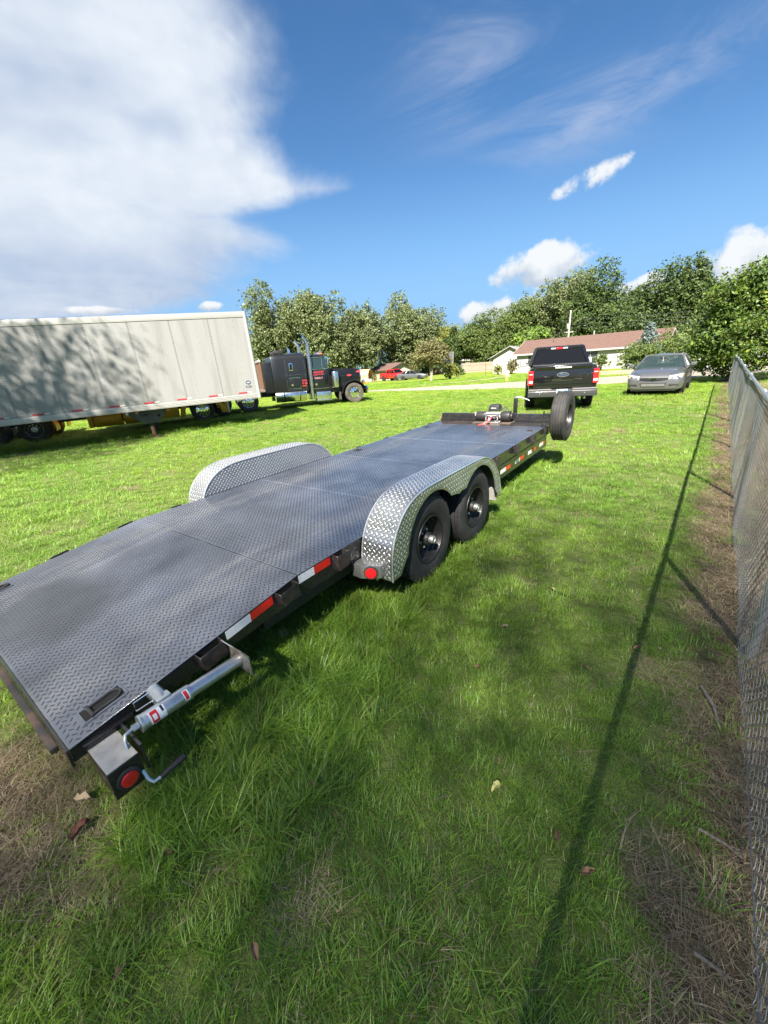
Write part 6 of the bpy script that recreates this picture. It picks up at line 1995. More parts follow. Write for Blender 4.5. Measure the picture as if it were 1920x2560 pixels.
def crown_points(rs, n, radii, lobes=14, lobe_r=0.42, clump=0.16, per=14, full=False):
    """points in an uneven crown: lobes on an ellipsoid, twigs clumped on each lobe"""
    R = np.array(radii, float)
    d = rs.normal(size=(lobes, 3))
    d /= np.linalg.norm(d, axis=1)[:, None]
    if not full:
        d[:, 2] = np.where(d[:, 2] < -0.55, -d[:, 2] * 0.5, d[:, 2])
    lc = d * rs.uniform(0.30 if full else 0.35, 0.72, lobes)[:, None]
    lr = rs.uniform(0.65, 1.25, lobes) * lobe_r
    nc = max(1, n // per)
    li = rs.choice(lobes, nc, p=lr ** 2 / (lr ** 2).sum())
    dd = rs.normal(size=(nc, 3))
    dd /= np.linalg.norm(dd, axis=1)[:, None]
    dd[:, 2] += 0.15
    cc = lc[li] + dd * (lr[li] * rs.uniform(0.45, 1.05, nc) ** 0.6)[:, None]
    ang = rs.normal(size=(nc, per, 3)) * clump * np.array([1, 1, 0.75])
    P = (cc[:, None, :] + ang * rs.uniform(0.5, 1.2, nc)[:, None, None]).reshape(-1, 3)
    out = np.repeat(dd, per, 0)
    tone = np.repeat(rs.uniform(0, 1, nc), per)
    return P * R, out, tone, lc * R


def make_tree(name, loc, label, cat, height, radii, mat, seed, leaf, n, trunk_r=0.3, bark='bark', group=None, trunk_frac=0.35, lobes=14, stems=1, limbs=7, lobe_r=0.42, clump=0.13, per=14, lean=(0, 0), full=False):
    rs = np.random.RandomState(seed)
    t = empty(name, loc, 0, label, cat, group)
    cz = height - radii[2] * 0.93
    P, out, tone, lc = crown_points(rs, n, radii, lobes, lobe_r, clump, per, full)
    P[:, 2] += cz
    P[:, 0] += lean[0]
    P[:, 1] += lean[1]
    P = P[P[:, 2] > 0.12]
    out, tone = out[:len(P)], tone[:len(P)]
    V, F = leaves_mesh('crown', P, leaf, rs, None, outward=out)
    rnd = np.clip(tone * 0.65 + rs.uniform(0, 0.4, len(P)), 0, 1)
    o = inst('crown', np_mesh('crown', V, F, mat, np.repeat(rnd, 4)), t)
    # wood
    mb = MB()
    rr = random.Random(seed)
    base = [(0, 0)] if stems == 1 else [(0.22 * trunk_r * 3 * math.cos(6.28 * k / stems), 0.22 * trunk_r * 3 * math.sin(6.28 * k / stems)) for k in range(stems)]
    order = np.argsort(-np.linalg.norm(lc, axis=1))
    for k, (bx_, by_) in enumerate(base):
        top = Vector((lean[0] * 0.6 + bx_ * 4, lean[1] * 0.6 + by_ * 4, cz + radii[2] * 0.35))
        mid = Vector((bx_ * 2 + rr.uniform(-0.2, 0.2) * trunk_r * 3, by_ * 2, cz * 0.5))
        pts = [Vector((bx_, by_, -0.15)), Vector((bx_ * 1.2, by_ * 1.2, height * 0.06)), mid, Vector((top.x * 0.7, top.y * 0.7, cz)), top]
        rad_ = [trunk_r * 1.35, trunk_r, trunk_r * 0.72, trunk_r * 0.42, trunk_r * 0.12]
        if stems > 1:
            rad_ = [q * 0.6 for q in rad_]
        mb.tube(pts, rad_, 9)
        for j in range(limbs if stems == 1 else max(2, limbs // stems)):
            L_ = Vector(lc[order[(j * stems + k) % len(order)]]) + Vector((lean[0], lean[1], cz))
            f = rr.uniform(0.35, 0.85)
            s0 = pts[2].lerp(pts[3], f)
            m_ = s0.lerp(L_, 0.5) + Vector((0, 0, -0.06 * height * rr.random()))
            q = 0.6 if stems > 1 else 1.0
            mb.tube([s0, m_, L_], [trunk_r * 0.36 * q, trunk_r * 0.22 * q, trunk_r * 0.06 * q], 6)
            e2 = L_ + Vector((rr.uniform(-1, 1), rr.uniform(-1, 1), rr.uniform(-0.2, 1))) * radii[2] * 0.25
            mb.tube([m_, m_.lerp(e2, 0.6) + Vector((0, 0, 0.1)), e2], [trunk_r * 0.18 * q, trunk_r * 0.1 * q, trunk_r * 0.03 * q], 5)
    mb.build('trunk', M[bark], t)
    return t


M['bark'] = pm('bark', (0.13, 0.10, 0.075), 0.9, var=0.8, vs=4, base2=(0.06, 0.05, 0.04), bump=0.6, bs=12)
M['pale_bark'] = pm('pale_bark', (0.30, 0.26, 0.20), 0.9, var=0.8, vs=3, base2=(0.17, 0.14, 0.11), bump=0.5, bs=12)
LF = {
    'silver': leaf_mat('leaf_silver', (0.095, 0.122, 0.045), (0.170, 0.205, 0.085), (0.22, 0.25, 0.13)),
    'maple': leaf_mat('leaf_maple', (0.036, 0.066, 0.018), (0.090, 0.135, 0.034), (0.13, 0.18, 0.05)),
    'mid': leaf_mat('leaf_mid', (0.062, 0.098, 0.024), (0.145, 0.195, 0.050), (0.21, 0.25, 0.08)),
    'yellow': leaf_mat('leaf_yellow', (0.13, 0.155, 0.028), (0.25, 0.27, 0.05), (0.32, 0.30, 0.08)),
    'bright': leaf_mat('leaf_bright', (0.085, 0.15, 0.024), (0.175, 0.26, 0.044), (0.24, 0.31, 0.07)),
    'olive': leaf_mat('leaf_olive', (0.10, 0.10, 0.035), (0.19, 0.175, 0.07), (0.27, 0.23, 0.11)),
    'mulberry': leaf_mat('leaf_mulberry', (0.042, 0.088, 0.015), (0.120, 0.180, 0.030), (0.24, 0.28, 0.05), trans=0.36),
    'spruce': leaf_mat('leaf_spruce', (0.085, 0.13, 0.115), (0.18, 0.23, 0.215), (0.26, 0.31, 0.30), trans=0.1),
    'shade': leaf_mat('leaf_shade', (0.05, 0.09, 0.02), (0.10, 0.16, 0.035)),
}


# tall background trees: (x, y, height, half width, leaves, seed, label)
BG = [
    (-18.81, 88, 19.1, 6.3, 'silver', 1, 'tall silvery tree rising right behind the box trailer end'),
    (-9.72, 84, 17.6, 5.9, 'silver', 2, 'broad silvery tree behind the black semi tractor cab'),
    (-1.64, 90, 15.7, 5.1, 'silver', 3, 'silvery tree between the semi tractor and the beige garage'),
    (7.34, 94, 16.7, 6.2, 'silver', 4, 'silvery tree directly above the beige garage roof'),
    (19.86, 120, 13.9, 6.5, 'yellow', 5, 'yellow-green tree in the low gap right of the silvery trees'),
    (20.34, 108, 10.3, 3.1, 'maple', 6, 'small dark tree in the gap above the wooden fence'),
    (27.52, 106, 13.1, 6.1, 'mid', 7, 'green tree above the wooden fence and pale house'),
    (32.23, 98, 14.3, 5.4, 'mid', 8, 'green tree left of the utility pole'),
    (36.06, 94, 15.7, 5.0, 'mid', 9, 'tall green tree just left of the utility pole top'),
    (38.78, 86, 16.9, 6.1, 'silver', 10, 'grey-green tree behind the utility pole'),
    (42.08, 78, 15.7, 6.1, 'maple', 11, 'dense dark tree above the right part of the ranch house'),
    (50.27, 82, 14.3, 3.8, 'maple', 12, 'dark tree in the dip between the two tallest crowns'),
    (48.94, 72, 15.3, 5.4, 'maple', 13, 'tallest dark tree above the silver sedan'),
    (52.67, 70, 13.8, 4.2, 'maple', 14, 'dark tree partly hidden by the leafy tree at the fence end'),
    (27.23, 72, 6.8, 3.6, 'bright', 15, 'bright green small tree peeping over the ranch house roof'),
]
for x_, y_, ht_, hw_, kd_, sd_, lb_ in BG:
    make_tree('broadleaf_tree', (x_, y_, gz(x_, y_)), lb_, 'tree', ht_ * 1.02, (hw_ * 1.28, hw_ * 1.1, ht_ * 0.57), LF[kd_], sd_ + 40, 0.50 if kd_ == 'silver' else 0.46, 30000, 0.42,
              'pale_bark' if kd_ == 'silver' else 'bark', 'trees beyond the road', lobes=30, limbs=9, lobe_r=0.33, clump=0.05, per=14, full=True)

# the far wood closing the horizon
rs0 = np.random.RandomState(77)
xs_ = rs0.uniform(-130, 190, 38000)
top_ = 10.5 + 2.0 * np.sin(xs_ * 0.11) + 1.5 * np.sin(xs_ * 0.37 + 1)
zs_ = rs0.uniform(0, 1, 38000) ** 0.8 * top_
ys_ = 138 + rs0.uniform(-6, 6, 38000) + np.abs(xs_ - 20) * -0.12
V_, F_ = leaves_mesh('wood', np.stack([xs_, ys_, zs_ - 1.8], -1), 1.15, rs0, None)
tag(inst('far_wood', np_mesh('far_wood', V_, F_, LF['mid'], np.repeat(rs0.uniform(0, 0.9, 38000), 4))), 'low far-off belt of green trees along the horizon', 'wood', kind='stuff')

# smaller plants
make_tree('ornamental_tree', (7.0, 52.2, gz(7, 52.2)), 'small olive brown multi-stemmed tree alone on the far lawn', 'tree', 5.2, (2.7, 2.7, 2.3), LF['olive'], 61, 0.26, 6500, 0.13, 'pale_bark', stems=6, limbs=15, lobes=22, lobe_r=0.36, clump=0.08)


def bush(loc, label, h, r, kd, seed, leaf, n, name='shrub', cat='shrub', stems=4):
    return make_tree(name, loc, label, cat, h, (r, r, h * 0.55), LF[kd], seed, leaf, n, 0.07 * h, 'bark', stems=stems, limbs=8, lobes=16, lobe_r=0.45, clump=0.07)


bush((22.9, 36.6, gz(22.9, 36.6)), 'large round green shrub behind the silver sedan', 2.45, 1.75, 'mid', 62, 0.17, 6500)
bush((24.9, 46.2, gz(24.9, 46.2)), 'small round shrub against the white house wall', 1.75, 1.0, 'mid', 63, 0.16, 2200)
bush((9.9, 55.5, gz(9.9, 55.5)), 'yellow-green bush beside the ornamental tree', 2.1, 1.3, 'yellow', 64, 0.22, 2000)
bush((11.8, 60.0, gz(11.8, 60)), 'low green bush in front of the wooden fence end', 1.7, 1.2, 'mid', 65, 0.22, 1600)
bush((18.3, 56.2, gz(18.3, 56.2)), 'weedy bush at the left corner of the white house', 1.9, 1.0, 'olive', 66, 0.2, 1800)
bush((16.9, 57.5, gz(16.9, 57.5)), 'tall weeds just left of the white house corner bush', 1.5, 0.8, 'yellow', 67, 0.2, 1200)
bush((-0.2, 74.5, gz(-0.2, 74.5)), 'flowering planting in front of the tarp shelter', 1.2, 0.6, 'yellow', 68, 0.2, 700)
bush((30.5, 41.5, gz(30.5, 41.5)), 'light green shrub right of the blue spruce', 3.6, 3.2, 'mid', 69, 0.22, 7000)
bush((13.5, 96, gz(13.5, 96)), 'dark bush left of the wooden fence', 3.4, 2.6, 'maple', 70, 0.4, 1500)
bush((-6.5, 86, gz(-6.5, 86)), 'pale scrubby growth left of the tarp shelter', 4.2, 3.2, 'olive', 71, 0.4, 2600)
bush((-13, 88, gz(-13, 88)), 'scrub behind the semi tractor sleeper', 4.5, 4.0, 'silver', 72, 0.45, 2600)

# blue spruce: drooping tiers of needles
rs1 = np.random.RandomState(9)
sp_ = empty('blue_spruce', (26.5, 41.0, gz(26.5, 41)), 0, 'blue spruce between the round shrub and the ranch house gable', 'tree')
C_, O_ = [], []
for k in range(230):
    t_ = rs1.uniform(0.05, 1) ** 0.8
    hgt = 4.2 * (1 - t_) + 0.3
    ln = 2.3 * t_ * rs1.uniform(0.7, 1.05)
    a_ = rs1.uniform(0, 6.28)
    u_ = np.linspace(0.25, 1, 16)
    px_ = np.stack([np.cos(a_) * ln * u_, np.sin(a_) * ln * u_, hgt - 0.25 * ln * u_ ** 2 + 0.1 * u_], -1)
    C_.append(px_ + rs1.normal(size=(16, 3)) * 0.06)
C_ = np.concatenate(C_)
V_, F_ = leaves_mesh('needles', C_, 0.26, rs1, None, aspect=0.4)
inst('crown', np_mesh('crown', V_, F_, LF['spruce'], np.repeat(rs1.uniform(0, 1, len(C_)), 4)), sp_)
MB().tube([(0, 0, -0.2), (0, 0, 2), (0, 0, 4.3)], [0.16, 0.1, 0.02], 8).build('trunk', M['bark'], sp_)

# leafy tree overhanging the end of the fence, and its neighbour out to the right
make_tree('mulberry_tree', (17.7, 20.0, gz(17.7, 20.0)), 'leafy tree with large bright leaves hanging over the fence end', 'tree', 5.0, (3.0, 2.5, 2.65), LF['mulberry'], 91, 0.18, 34000, 0.12, 'bark', stems=4, limbs=16, lobes=36, lobe_r=0.36, clump=0.07, per=12, full=True)
make_tree('mulberry_tree', (22.5, 19.4, gz(22.5, 19.4)), 'leafy tree at the right picture edge beyond the fence', 'tree', 6.0, (3.2, 2.6, 3.2), LF['mulberry'], 92, 0.18, 18000, 0.12, 'bark', stems=3, limbs=12, lobes=30, lobe_r=0.36, clump=0.07, full=True)

# the trees behind the photographer whose shade falls across the trailer and the box trailer
make_tree('shade_tree', (-4.2, -17.6, 0), 'tall shade tree standing behind the photographer', 'tree', 21.0, (6.9, 5.3, 5.2), LF['shade'], 95, 0.115, 50000, 0.24, lobes=34, limbs=6, lobe_r=0.40, clump=0.22, per=10)
make_tree('shade_tree', (-15.2, 0.2, 0), 'large shade tree on the left out of the picture', 'tree', 17.5, (5.2, 4.6, 5.8), LF['shade'], 97, 0.17, 22000, 0.4, lobes=18, limbs=12, lobe_r=0.36, clump=0.08)

# ================================================================ grass
def blade_mesh(name, n, spread, hmin, hmax, width, lean, seed, mat, segs=3, flat=0.0):
    """a tuft of tapering, bending blades"""
    rs = np.random.RandomState(seed)
    ang = rs.uniform(0, 2 * PI, n)
    rr = spread * np.sqrt(rs.uniform(0, 1, n))
    bx, by = rr * np.cos(ang), rr * np.sin(ang)
    h = rs.uniform(hmin, hmax, n)
    da = ang + rs.normal(0, 1.1, n)
    ln = np.abs(rs.normal(lean, lean * 0.5, n)) * h
    V, F, R = [], [], []
    t = np.linspace(0, 1, segs + 1)
    o = 0
    rv = rs.uniform(0, 1, n)
    for i in range(n):
        dx, dy = math.cos(da[i]), math.sin(da[i])
        sx, sy = -dy, dx
        w = width * rs.uniform(0.7, 1.3)
        for k, tt in enumerate(t):
            cx = bx[i] + dx * ln[i] * tt ** 1.8
            cy = by[i] + dy * ln[i] * tt ** 1.8
            cz = h[i] * (tt - flat * tt * tt) - 0.004
            if k < segs:
                ww = w * (1 - 0.65 * tt ** 1.5) / 2
                V += [(cx - sx * ww, cy - sy * ww, cz), (cx + sx * ww, cy + sy * ww, cz)]
                R += [rv[i]] * 2
            else:
                V.append((cx, cy, cz))
                R.append(rv[i])
        for k in range(segs - 1):
            F.append((o + 2 * k, o + 2 * k + 1, o + 2 * k + 3))
            F.append((o + 2 * k, o + 2 * k + 3, o + 2 * k + 2))
        F.append((o + 2 * segs - 2, o + 2 * segs - 1, o + 2 * segs))
        o += 2 * segs + 1
    return np_mesh(name, np.array(V), np.array(F), mat, np.array(R))


def grass_material(name, dry=False):
    m = bpy.data.materials.new(name)
    m.use_nodes = True
    N = Nodes(m.node_tree)
    N.n.remove(N.n['Principled BSDF'])
    at = N.new('ShaderNodeAttribute', attribute_name='rnd')
    g = N.new('ShaderNodeNewGeometry')
    oi = N.new('ShaderNodeObjectInfo')
    pos = g.outputs['Position']
    r = at.outputs['Fac']
    if dry:
        col = N.mix(r, (0.20, 0.15, 0.09), (0.40, 0.33, 0.21))
        col = N.mix(N.mul(oi.outputs['Random'], 0.6), col, (0.13, 0.10, 0.065))
        trans = 0.15
    else:
        n1 = N.noise(pos, 0.33, 2, 0.6)
        n2 = N.noise(pos, 2.3, 2, 0.6)
        col = N.mix(N.step(r, 0.0, 1.0), (0.088, 0.190, 0.027), (0.208, 0.365, 0.036))
        col = N.mix(N.mul(N.step(n1, 0.38, 0.66), 0.55), col, (0.25, 0.37, 0.030))
        col = N.mix(N.mul(N.step(n2, 0.45, 0.70), 0.45), col, (0.12, 0.195, 0.028))
        col = N.mix(N.step(r, 0.93, 0.98), col, (0.32, 0.27, 0.12))
        trans = 0.36
    df = N.new('ShaderNodeBsdfDiffuse')
    tl = N.new('ShaderNodeBsdfTranslucent')
    gl = N.new('ShaderNodeBsdfGlossy')
    gl.inputs['Roughness'].default_value = 0.45
    gl.inputs['Color'].default_value = (0.8, 0.85, 0.8, 1)
    N.l.new(col, df.inputs['Color'])
    hs = N.new('ShaderNodeHueSaturation')
    hs.inputs['Value'].default_value = 1.4
    N.l.new(col, hs.inputs['Color'])
    N.l.new(hs.outputs[0], tl.inputs['Color'])
    m1 = N.new('ShaderNodeMixShader')
    m1.inputs[0].default_value = trans
    N.l.new(df.outputs[0], m1.inputs[1])
    N.l.new(tl.outputs[0], m1.inputs[2])
    m2 = N.new('ShaderNodeMixShader')
    m2.inputs[0].default_value = 0.035
    N.l.new(m1.outputs[0], m2.inputs[1])
    N.l.new(gl.outputs[0], m2.inputs[2])
    N.l.new(m2.outputs[0], N.n['Material Output'].inputs[0])
    return m


def vnoise(x, y, seed=0):
    """smooth value noise, numpy"""
    rs = np.random.RandomState(seed)
    G = rs.uniform(0, 1, (64, 64))
    xi, yi = np.floor(x).astype(int), np.floor(y).astype(int)
    fx, fy = x - xi, y - yi
    fx, fy = fx * fx * (3 - 2 * fx), fy * fy * (3 - 2 * fy)
    g = lambda a, b: G[a % 64, b % 64]
    return (g(xi, yi) * (1 - fx) + g(xi + 1, yi) * fx) * (1 - fy) + (g(xi, yi + 1) * (1 - fx) + g(xi + 1, yi + 1) * fx) * fy


def sstep(x, a, b):
    t = np.clip((x - a) / (b - a), 0, 1)
    return t * t * (3 - 2 * t)


def dry_np(x, y):
    fd = (x - FEN0.x) * FENN.x + (y - FEN0.y) * FENN.y
    nb = vnoise(x * 1.6, y * 1.6, 3) * 0.6 + vnoise(x * 4.5, y * 4.5, 4) * 0.4
    strip = sstep(fd + (nb - 0.5) * 0.5, -0.36, -0.10) * (1 - 0.75 * sstep(fd + (nb - 0.5) * 1.2, 0.8, 1.6))
    d1 = np.hypot((x + 2.15) / 1.25, (y - 1.02) / 0.55)
    tail = 1 - sstep(d1 + (nb - 0.5) * 1.4, 0.65, 1.15)
    d2 = np.hypot((x - 0.86) / 0.16, (y - 0.52) / 0.4)
    near = 1 - sstep(d2 + (nb - 0.5) * 1.6, 0.5, 1.1)
    sp = vnoise(x * 0.9, y * 0.9, 5) * 0.6 + vnoise(x * 2.6, y * 2.6, 6) * 0.4
    spots = sstep(sp, 0.74, 0.86) * 0.7
    return np.maximum(np.maximum(strip, tail), np.maximum(near, spots))


def trailer_uv(x, y):
    dx, dy = x - T_ORG.x, y - T_ORG.y
    return dx * T_F.x + dy * T_F.y, dx * T_R.x + dy * T_R.y


def scatter(name, pts, rot, scl, idx, coll, label=None):
    V = np.asarray(pts, np.float32)
    scl = np.asarray(scl, float)
    if scl.ndim == 1:
        scl = np.stack([scl, scl, np.where(scl > 1.2, 1.2 + (scl - 1.2) * 0.45, scl)], -1)
    me = bpy.data.meshes.new(name)
    me.vertices.add(len(V))
    me.vertices.foreach_set('co', V.ravel())
    for nm, ty, dat in (('rot', 'FLOAT_VECTOR', rot), ('scl', 'FLOAT_VECTOR', scl), ('idx', 'INT', idx)):
        a = me.attributes.new(nm, ty, 'POINT')
        a.data.foreach_set('vector' if ty == 'FLOAT_VECTOR' else 'value', np.ascontiguousarray(dat, dtype=np.int32 if ty == 'INT' else np.float32).ravel())
    o = bpy.data.objects.new(name, me)
    COL.objects.link(o)
    ng = bpy.data.node_groups.new(name + '_nodes', 'GeometryNodeTree')
    ng.interface.new_socket('Geometry', in_out='INPUT', socket_type='NodeSocketGeometry')
    ng.interface.new_socket('Geometry', in_out='OUTPUT', socket_type='NodeSocketGeometry')
    n, l = ng.nodes, ng.links
    gi, go = n.new('NodeGroupInput'), n.new('NodeGroupOutput')
    ip = n.new('GeometryNodeInstanceOnPoints')
    ci = n.new('GeometryNodeCollectionInfo')
    ci.inputs['Collection'].default_value = coll
    ci.inputs['Separate Children'].default_value = True
    ci.inputs['Reset Children'].default_value = True
    ip.inputs['Pick Instance'].default_value = True
    l.new(gi.outputs[0], ip.inputs['Points'])
    l.new(ci.outputs[0], ip.inputs['Instance'])
    for nm, ty, sk in (('rot', 'FLOAT_VECTOR', 'Rotation'), ('scl', 'FLOAT_VECTOR', 'Scale'), ('idx', 'INT', 'Instance Index')):
        na = n.new('GeometryNodeInputNamedAttribute')
        na.data_type = ty
        na.inputs['Name'].default_value = nm
        l.new(na.outputs['Attribute'], ip.inputs[sk])
    l.new(ip.outputs[0], go.inputs[0])
    md = o.modifiers.new('scatter', 'NODES')
    md.node_group = ng
    tag(o, label, 'grass' if label else None, kind='stuff')
    return o


def source_collection(name, meshes):
    c = bpy.data.collections.new(name)
    for i, me in enumerate(meshes):
        c.objects.link(bpy.data.objects.new('%s_%02d' % (name, i), me))
    return c


def sector(rs, r0, r1, dens, a0=-62, a1=60, cx=0.0, cy=-0.3):
    area = rad(a1 - a0) / 2 * (r1 ** 2 - r0 ** 2)
    n = int(area * dens)
    r = np.sqrt(rs.uniform(r0 ** 2, r1 ** 2, n))
    a = np.radians(rs.uniform(a0, a1, n))
    return cx + r * np.sin(a), cy + r * np.cos(a)


def build_grass():
    rs = np.random.RandomState(12)
    gm = grass_material('grass_blade')
    dm = grass_material('straw_blade', True)
    lawn = [blade_mesh('tuft', 30, 0.055, 0.016, 0.038, 0.0030, 1.1, 100 + i, gm) for i in range(5)]
    lawn += [blade_mesh('tuft', 22, 0.05, 0.026, 0.060, 0.0034, 1.0, 110 + i, gm) for i in range(2)]
    lawn += [blade_mesh('tuft', 20, 0.06, 0.018, 0.045, 0.0052, 1.1, 118, gm, 2)]
    longg = [blade_mesh('tuft', 30, 0.05, 0.10, 0.20, 0.0036, 0.85, 130 + i, gm, 4, 0.35) for i in range(4)]
    straw = [blade_mesh('tuft', 26, 0.06, 0.006, 0.022, 0.0022, 3.2, 140 + i, dm, 2) for i in range(4)]
    c_lawn = source_collection('lawn_source', lawn)
    c_long = source_collection('long_source', longg)
    c_straw = source_collection('straw_source', straw)
    X, Y, S = [], [], []
    for r0, r1, de, sc, a0, a1 in ((0.25, 3.0, 680, 1.0, -70, 66), (3.0, 6.5, 290, 1.25, -62, 60), (6.5, 13, 85, 1.9, -58, 58), (13, 26, 25, 3.0, -56, 56), (26, 55, 5.2, 4.6, -52, 52)):
        x, y = sector(rs, r0, r1, de, a0, a1)
        X.append(x)
        Y.append(y)
        S.append(np.full(len(x), sc))
    X, Y, S = map(np.concatenate, (X, Y, S))
    dry = dry_np(X, Y)
    keep = rs.uniform(0, 1, len(X)) > dry * 0.80
    onroad = (X > -4) & (Y > poly_y(ROAD_NEAR, X) - 0.1) & (Y < poly_y(ROAD_FAR, X) + 0.15)
    keep &= ~onroad
    keep &= ~((X > 22) & (Y > 31) & (Y < 56) & (X < 47))
    u, v = trailer_uv(X, Y)
    under = (u > -1.0) & (u < 5.6) & (v < -0.35) & (v > -1.75)
    keep &= ~(under & (rs.uniform(0, 1, len(X)) < 0.6))
    X, Y, S, dry = X[keep], Y[keep], S[keep], dry[keep]
    hz = 0.58 + 0.46 * vnoise(X * 0.8, Y * 0.8, 8) * (vnoise(X * 3.1, Y * 3.1, 9) + 0.4)
    hz *= 1 - 0.35 * dry
    n = len(X)
    rot = np.stack([rs.normal(0, 0.12, n), rs.normal(0, 0.12, n), rs.uniform(0, 6.28, n)], -1)
    idx = rs.randint(0, 8, n)
    scatter('lawn_grass', np.stack([X, Y, gz_np(X, Y)], -1), rot, S * hz * rs.uniform(0.8, 1.2, n), idx, c_lawn, 'mown green lawn grass covering the ground')
    # unmown grass along the trailer, its wheels and under the lorries
    P = []
    for u0, u1, v0, v1, k in ((-1.05, 0.7, -0.12, 0.42, 330), (-1.1, 0.6, -0.45, -0.1, 70), (0.5, 2.9, 0.22, 0.42, 90), (-0.9, 5.6, -2.45, -2.05, 330), (2.7, 5.8, -0.15, 0.12, 90), (-1.0, 0.2, 0.3, 0.75, 110), (-1.25, -0.9, 0.15, 0.5, 60)):
        uu, vv = rs.uniform(u0, u1, k), rs.uniform(v0, v1, k)
        ok = ~((np.abs(uu - AX1) < 0.25) & (vv > 0.0) & (vv < 0.27)) & ~((np.abs(uu - AX2) < 0.25) & (vv > 0.0) & (vv < 0.27))
        for a, b in zip(uu[ok], vv[ok]):
            p = T_ORG + T_F * a + T_R * b
            P.append((p.x, p.y, rs.uniform(0.5, 0.95)))
    for k in range(900):
        t = rs.uniform(0, 12)
        w = rs.uniform(0.2, 3.0)
        P.append((-4.6 - math.cos(rad(23)) * t - math.sin(rad(23)) * w, 15.9 - math.sin(rad(23)) * t + math.cos(rad(23)) * w, rs.uniform(1.0, 1.9)))
    for k in range(120):
        s = rs.uniform(0, 21)
        q = fence_pt(s, rs.normal(0.05, 0.10))
        if rs.uniform() < 0.5 or s > 12:
            P.append((q.x, q.y, rs.uniform(0.5, 0.9)))
    P = np.array(P)
    n = len(P)
    rot = np.stack([rs.normal(0, 0.2, n), rs.normal(0, 0.2, n), rs.uniform(0, 6.28, n)], -1)
    scatter('long_grass', np.stack([P[:, 0], P[:, 1], gz_np(P[:, 0], P[:, 1])], -1), rot, P[:, 2], rs.randint(0, 4, n), c_long, 'longer uncut grass along the trailer edges and under the box trailer')
    # straw litter on the dry patches
    X, Y, S = [], [], []
    for r0, r1, de, sc in ((0.25, 3.2, 620, 1.0), (3.2, 7, 330, 1.5), (7, 14, 110, 2.2), (14, 26, 30, 3.5)):
        x, y = sector(rs, r0, r1, de, -70, 64)
        X.append(x)
        Y.append(y)
        S.append(np.full(len(x), sc))
    X, Y, S = map(np.concatenate, (X, Y, S))
    dry = dry_np(X, Y)
    keep = rs.uniform(0, 1, len(X)) < np.clip(dry * 1.1, 0.05, 1)
    X, Y, S = X[keep], Y[keep], S[keep]
    n = len(X)
    rot = np.stack([rs.normal(0, 0.1, n), rs.normal(0, 0.1, n), rs.uniform(0, 6.28, n)], -1)
    scatter('dry_straw', np.stack([X, Y, gz_np(X, Y) + 0.004], -1), rot, S * rs.uniform(0.7, 1.3, n), rs.randint(0, 4, n), c_straw, 'dry straw and dead grass along the fence and behind the trailer')


build_grass()


# ================================================================ fallen leaves and sticks
def fallen_leaf(loc, size, rz, mat, label, seed, group=None, tiltv=0.2):
    rs = random.Random(seed)
    mb = MB()
    secs = []
    wobble = rs.uniform(0.5, 1.2)
    for i in range(8):
        t = i / 7
        w = (0.26 * math.sin(PI * min(t * 0.92 + 0.06, 1)) ** 0.8) * rs.uniform(0.6, 1.15) + 0.008
        z = 0.16 * math.sin(PI * t * wobble) + rs.uniform(0, 0.05)
        c = [((t - 0.5) * size, s * w * size, (z + 0.30 * abs(s) ** 1.5 * rs.uniform(0.4, 1.3)) * size + 0.012) for s in (-1, -0.45, 0, 0.45, 1)]
        secs.append(c + [(x, y, z_ - 0.0012) for x, y, z_ in reversed(c)])
    mb.loft(secs)
    o = mb.build('fallen_leaf', mat, smooth=60)
    o.location = (loc[0], loc[1], gz(*loc) + 0.012)
    o.rotation_euler = (rs.uniform(-tiltv, tiltv), rs.uniform(-tiltv, tiltv), rz)
    return tag(o, label, 'leaf', group)


LB = pm('leaf_brown', (0.22, 0.135, 0.075), 0.8, var=0.8, vs=30, base2=(0.14, 0.085, 0.05), space='Object')
LP = pm('leaf_pale', (0.32, 0.25, 0.16), 0.8, var=0.6, vs=30, base2=(0.28, 0.2, 0.12))
LG = pm('leaf_yellowgreen', (0.50, 0.50, 0.20), 0.6, var=0.5, vs=30, base2=(0.36, 0.40, 0.12))
LR = pm('leaf_redbrown', (0.17, 0.07, 0.05), 0.8, var=0.5, vs=30)
LEAVES = [((0.39, 1.15), 0.055, LG, 'pale yellow-green fallen leaf lying in the open lawn'), ((-0.72, 2.24), 0.10, LP, 'long pale dry leaf in the grass beside the corner jack'),
          ((-1.38, 1.21), 0.075, LP, 'tan dry leaf on the bare soil behind the tail lamp'), ((-1.29, 1.09), 0.075, LR, 'red-brown dry leaf on the bare soil behind the trailer'),
          ((-0.90, 0.98), 0.055, LB, 'brown curled leaf in the grass left of the sunlit patch')]
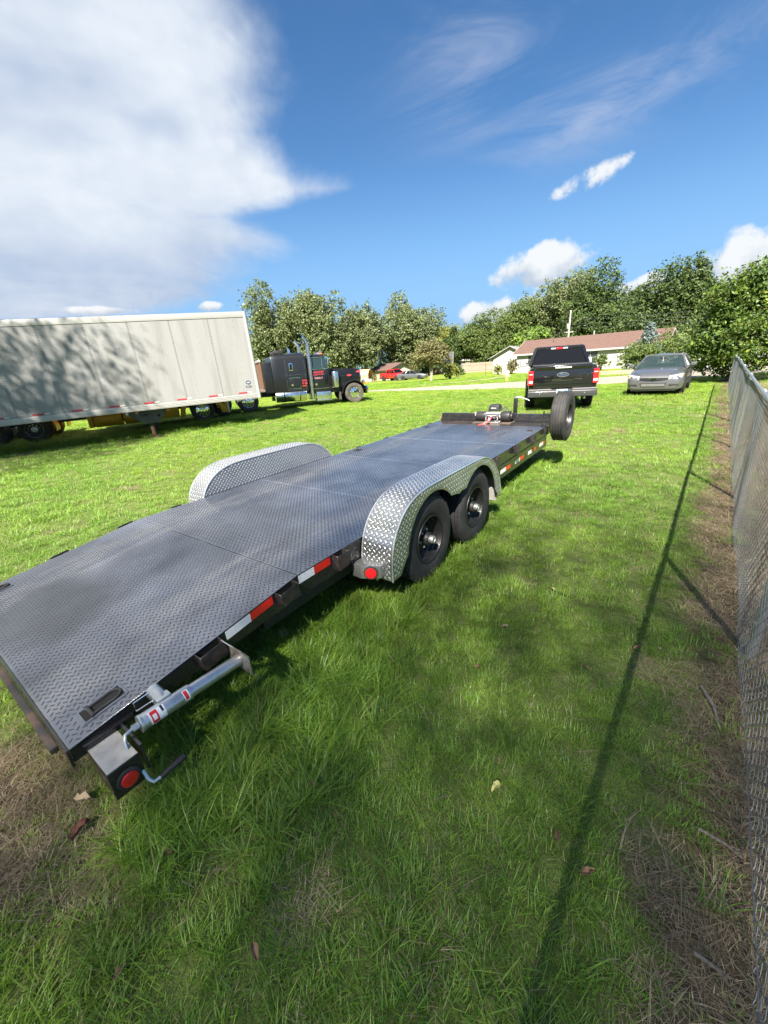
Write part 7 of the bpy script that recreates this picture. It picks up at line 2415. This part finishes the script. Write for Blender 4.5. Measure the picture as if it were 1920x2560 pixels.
REST = [((0.75, 2.2), 'brown leaf on the lawn right of the rear trailer wheel'), ((1.09, 1.79), 'wide brown leaf on the shaded lawn midway to the fence'), ((0.0, 1.96), 'small leaf on the lawn straight below the fender lamp'),
        ((0.48, 1.85), 'small curled leaf in mid lawn below the rear wheel'), ((1.25, 2.62), 'tiny leaf where shade meets sun right of the wheels'), ((0.56, 0.95), 'reddish leaf right of and below the yellow-green leaf'),
        ((0.62, 0.84), 'lowest small leaf of the pair near the dry strip'), ((-0.38, 1.22), 'small brown leaf in the grass right of the tail lamp'), ((1.58, 1.9), 'dry leaf at the edge of the dry strip by the fence'),
        ((1.46, 1.92), 'dry leaf just left of the dry strip edge'), ((-0.49, 0.7), 'brown leaf at the bottom near the straw patch'), ((-0.89, 0.67), 'brown leaf at the bottom left of the lawn')]
for i, (p, sz, m_, lb) in enumerate(LEAVES):
    fallen_leaf(p, sz, 0.6 + i * 1.3, m_, lb, i)
for i, (p, lb) in enumerate(REST):
    fallen_leaf(p, random.Random(i).uniform(0.03, 0.055), i * 2.1, LB if i % 4 else LP, lb, 30 + i, 'dry leaves scattered on the lawn')
STK = pm('stick_bark', (0.17, 0.145, 0.12), 0.9, var=0.7, vs=20, base2=(0.1, 0.08, 0.065))
for (a, b, r_, lb) in (((1.61, 1.62), (1.50, 1.36), 0.008, 'bent grey stick lying in the dry strip by the fence'), ((1.09, 0.96), (1.17, 0.86), 0.006, 'short brown stick nearer the camera by the fence'),
                       ((0.83, 0.64), (0.88, 0.58), 0.006, 'yellowish twig at the bottom right by the fence')):
    mb = MB()
    m_ = ((a[0] + b[0]) / 2 + 0.012, (a[1] + b[1]) / 2 - 0.008)
    mb.tube([(a[0] - a[0], 0, 0.016), (m_[0] - a[0], m_[1] - a[1], 0.022), (b[0] - a[0], b[1] - a[1], 0.014)], [r_, r_ * 0.9, r_ * 0.5], 8)
    mb.tube([(m_[0] - a[0], m_[1] - a[1], 0.022), (m_[0] - a[0] + 0.02, m_[1] - a[1] - 0.03, 0.04)], [r_ * 0.6, r_ * 0.3], 6)
    o = mb.build('stick', STK)
    o.location = (a[0], a[1], 0)
    tag(o, lb, 'stick')
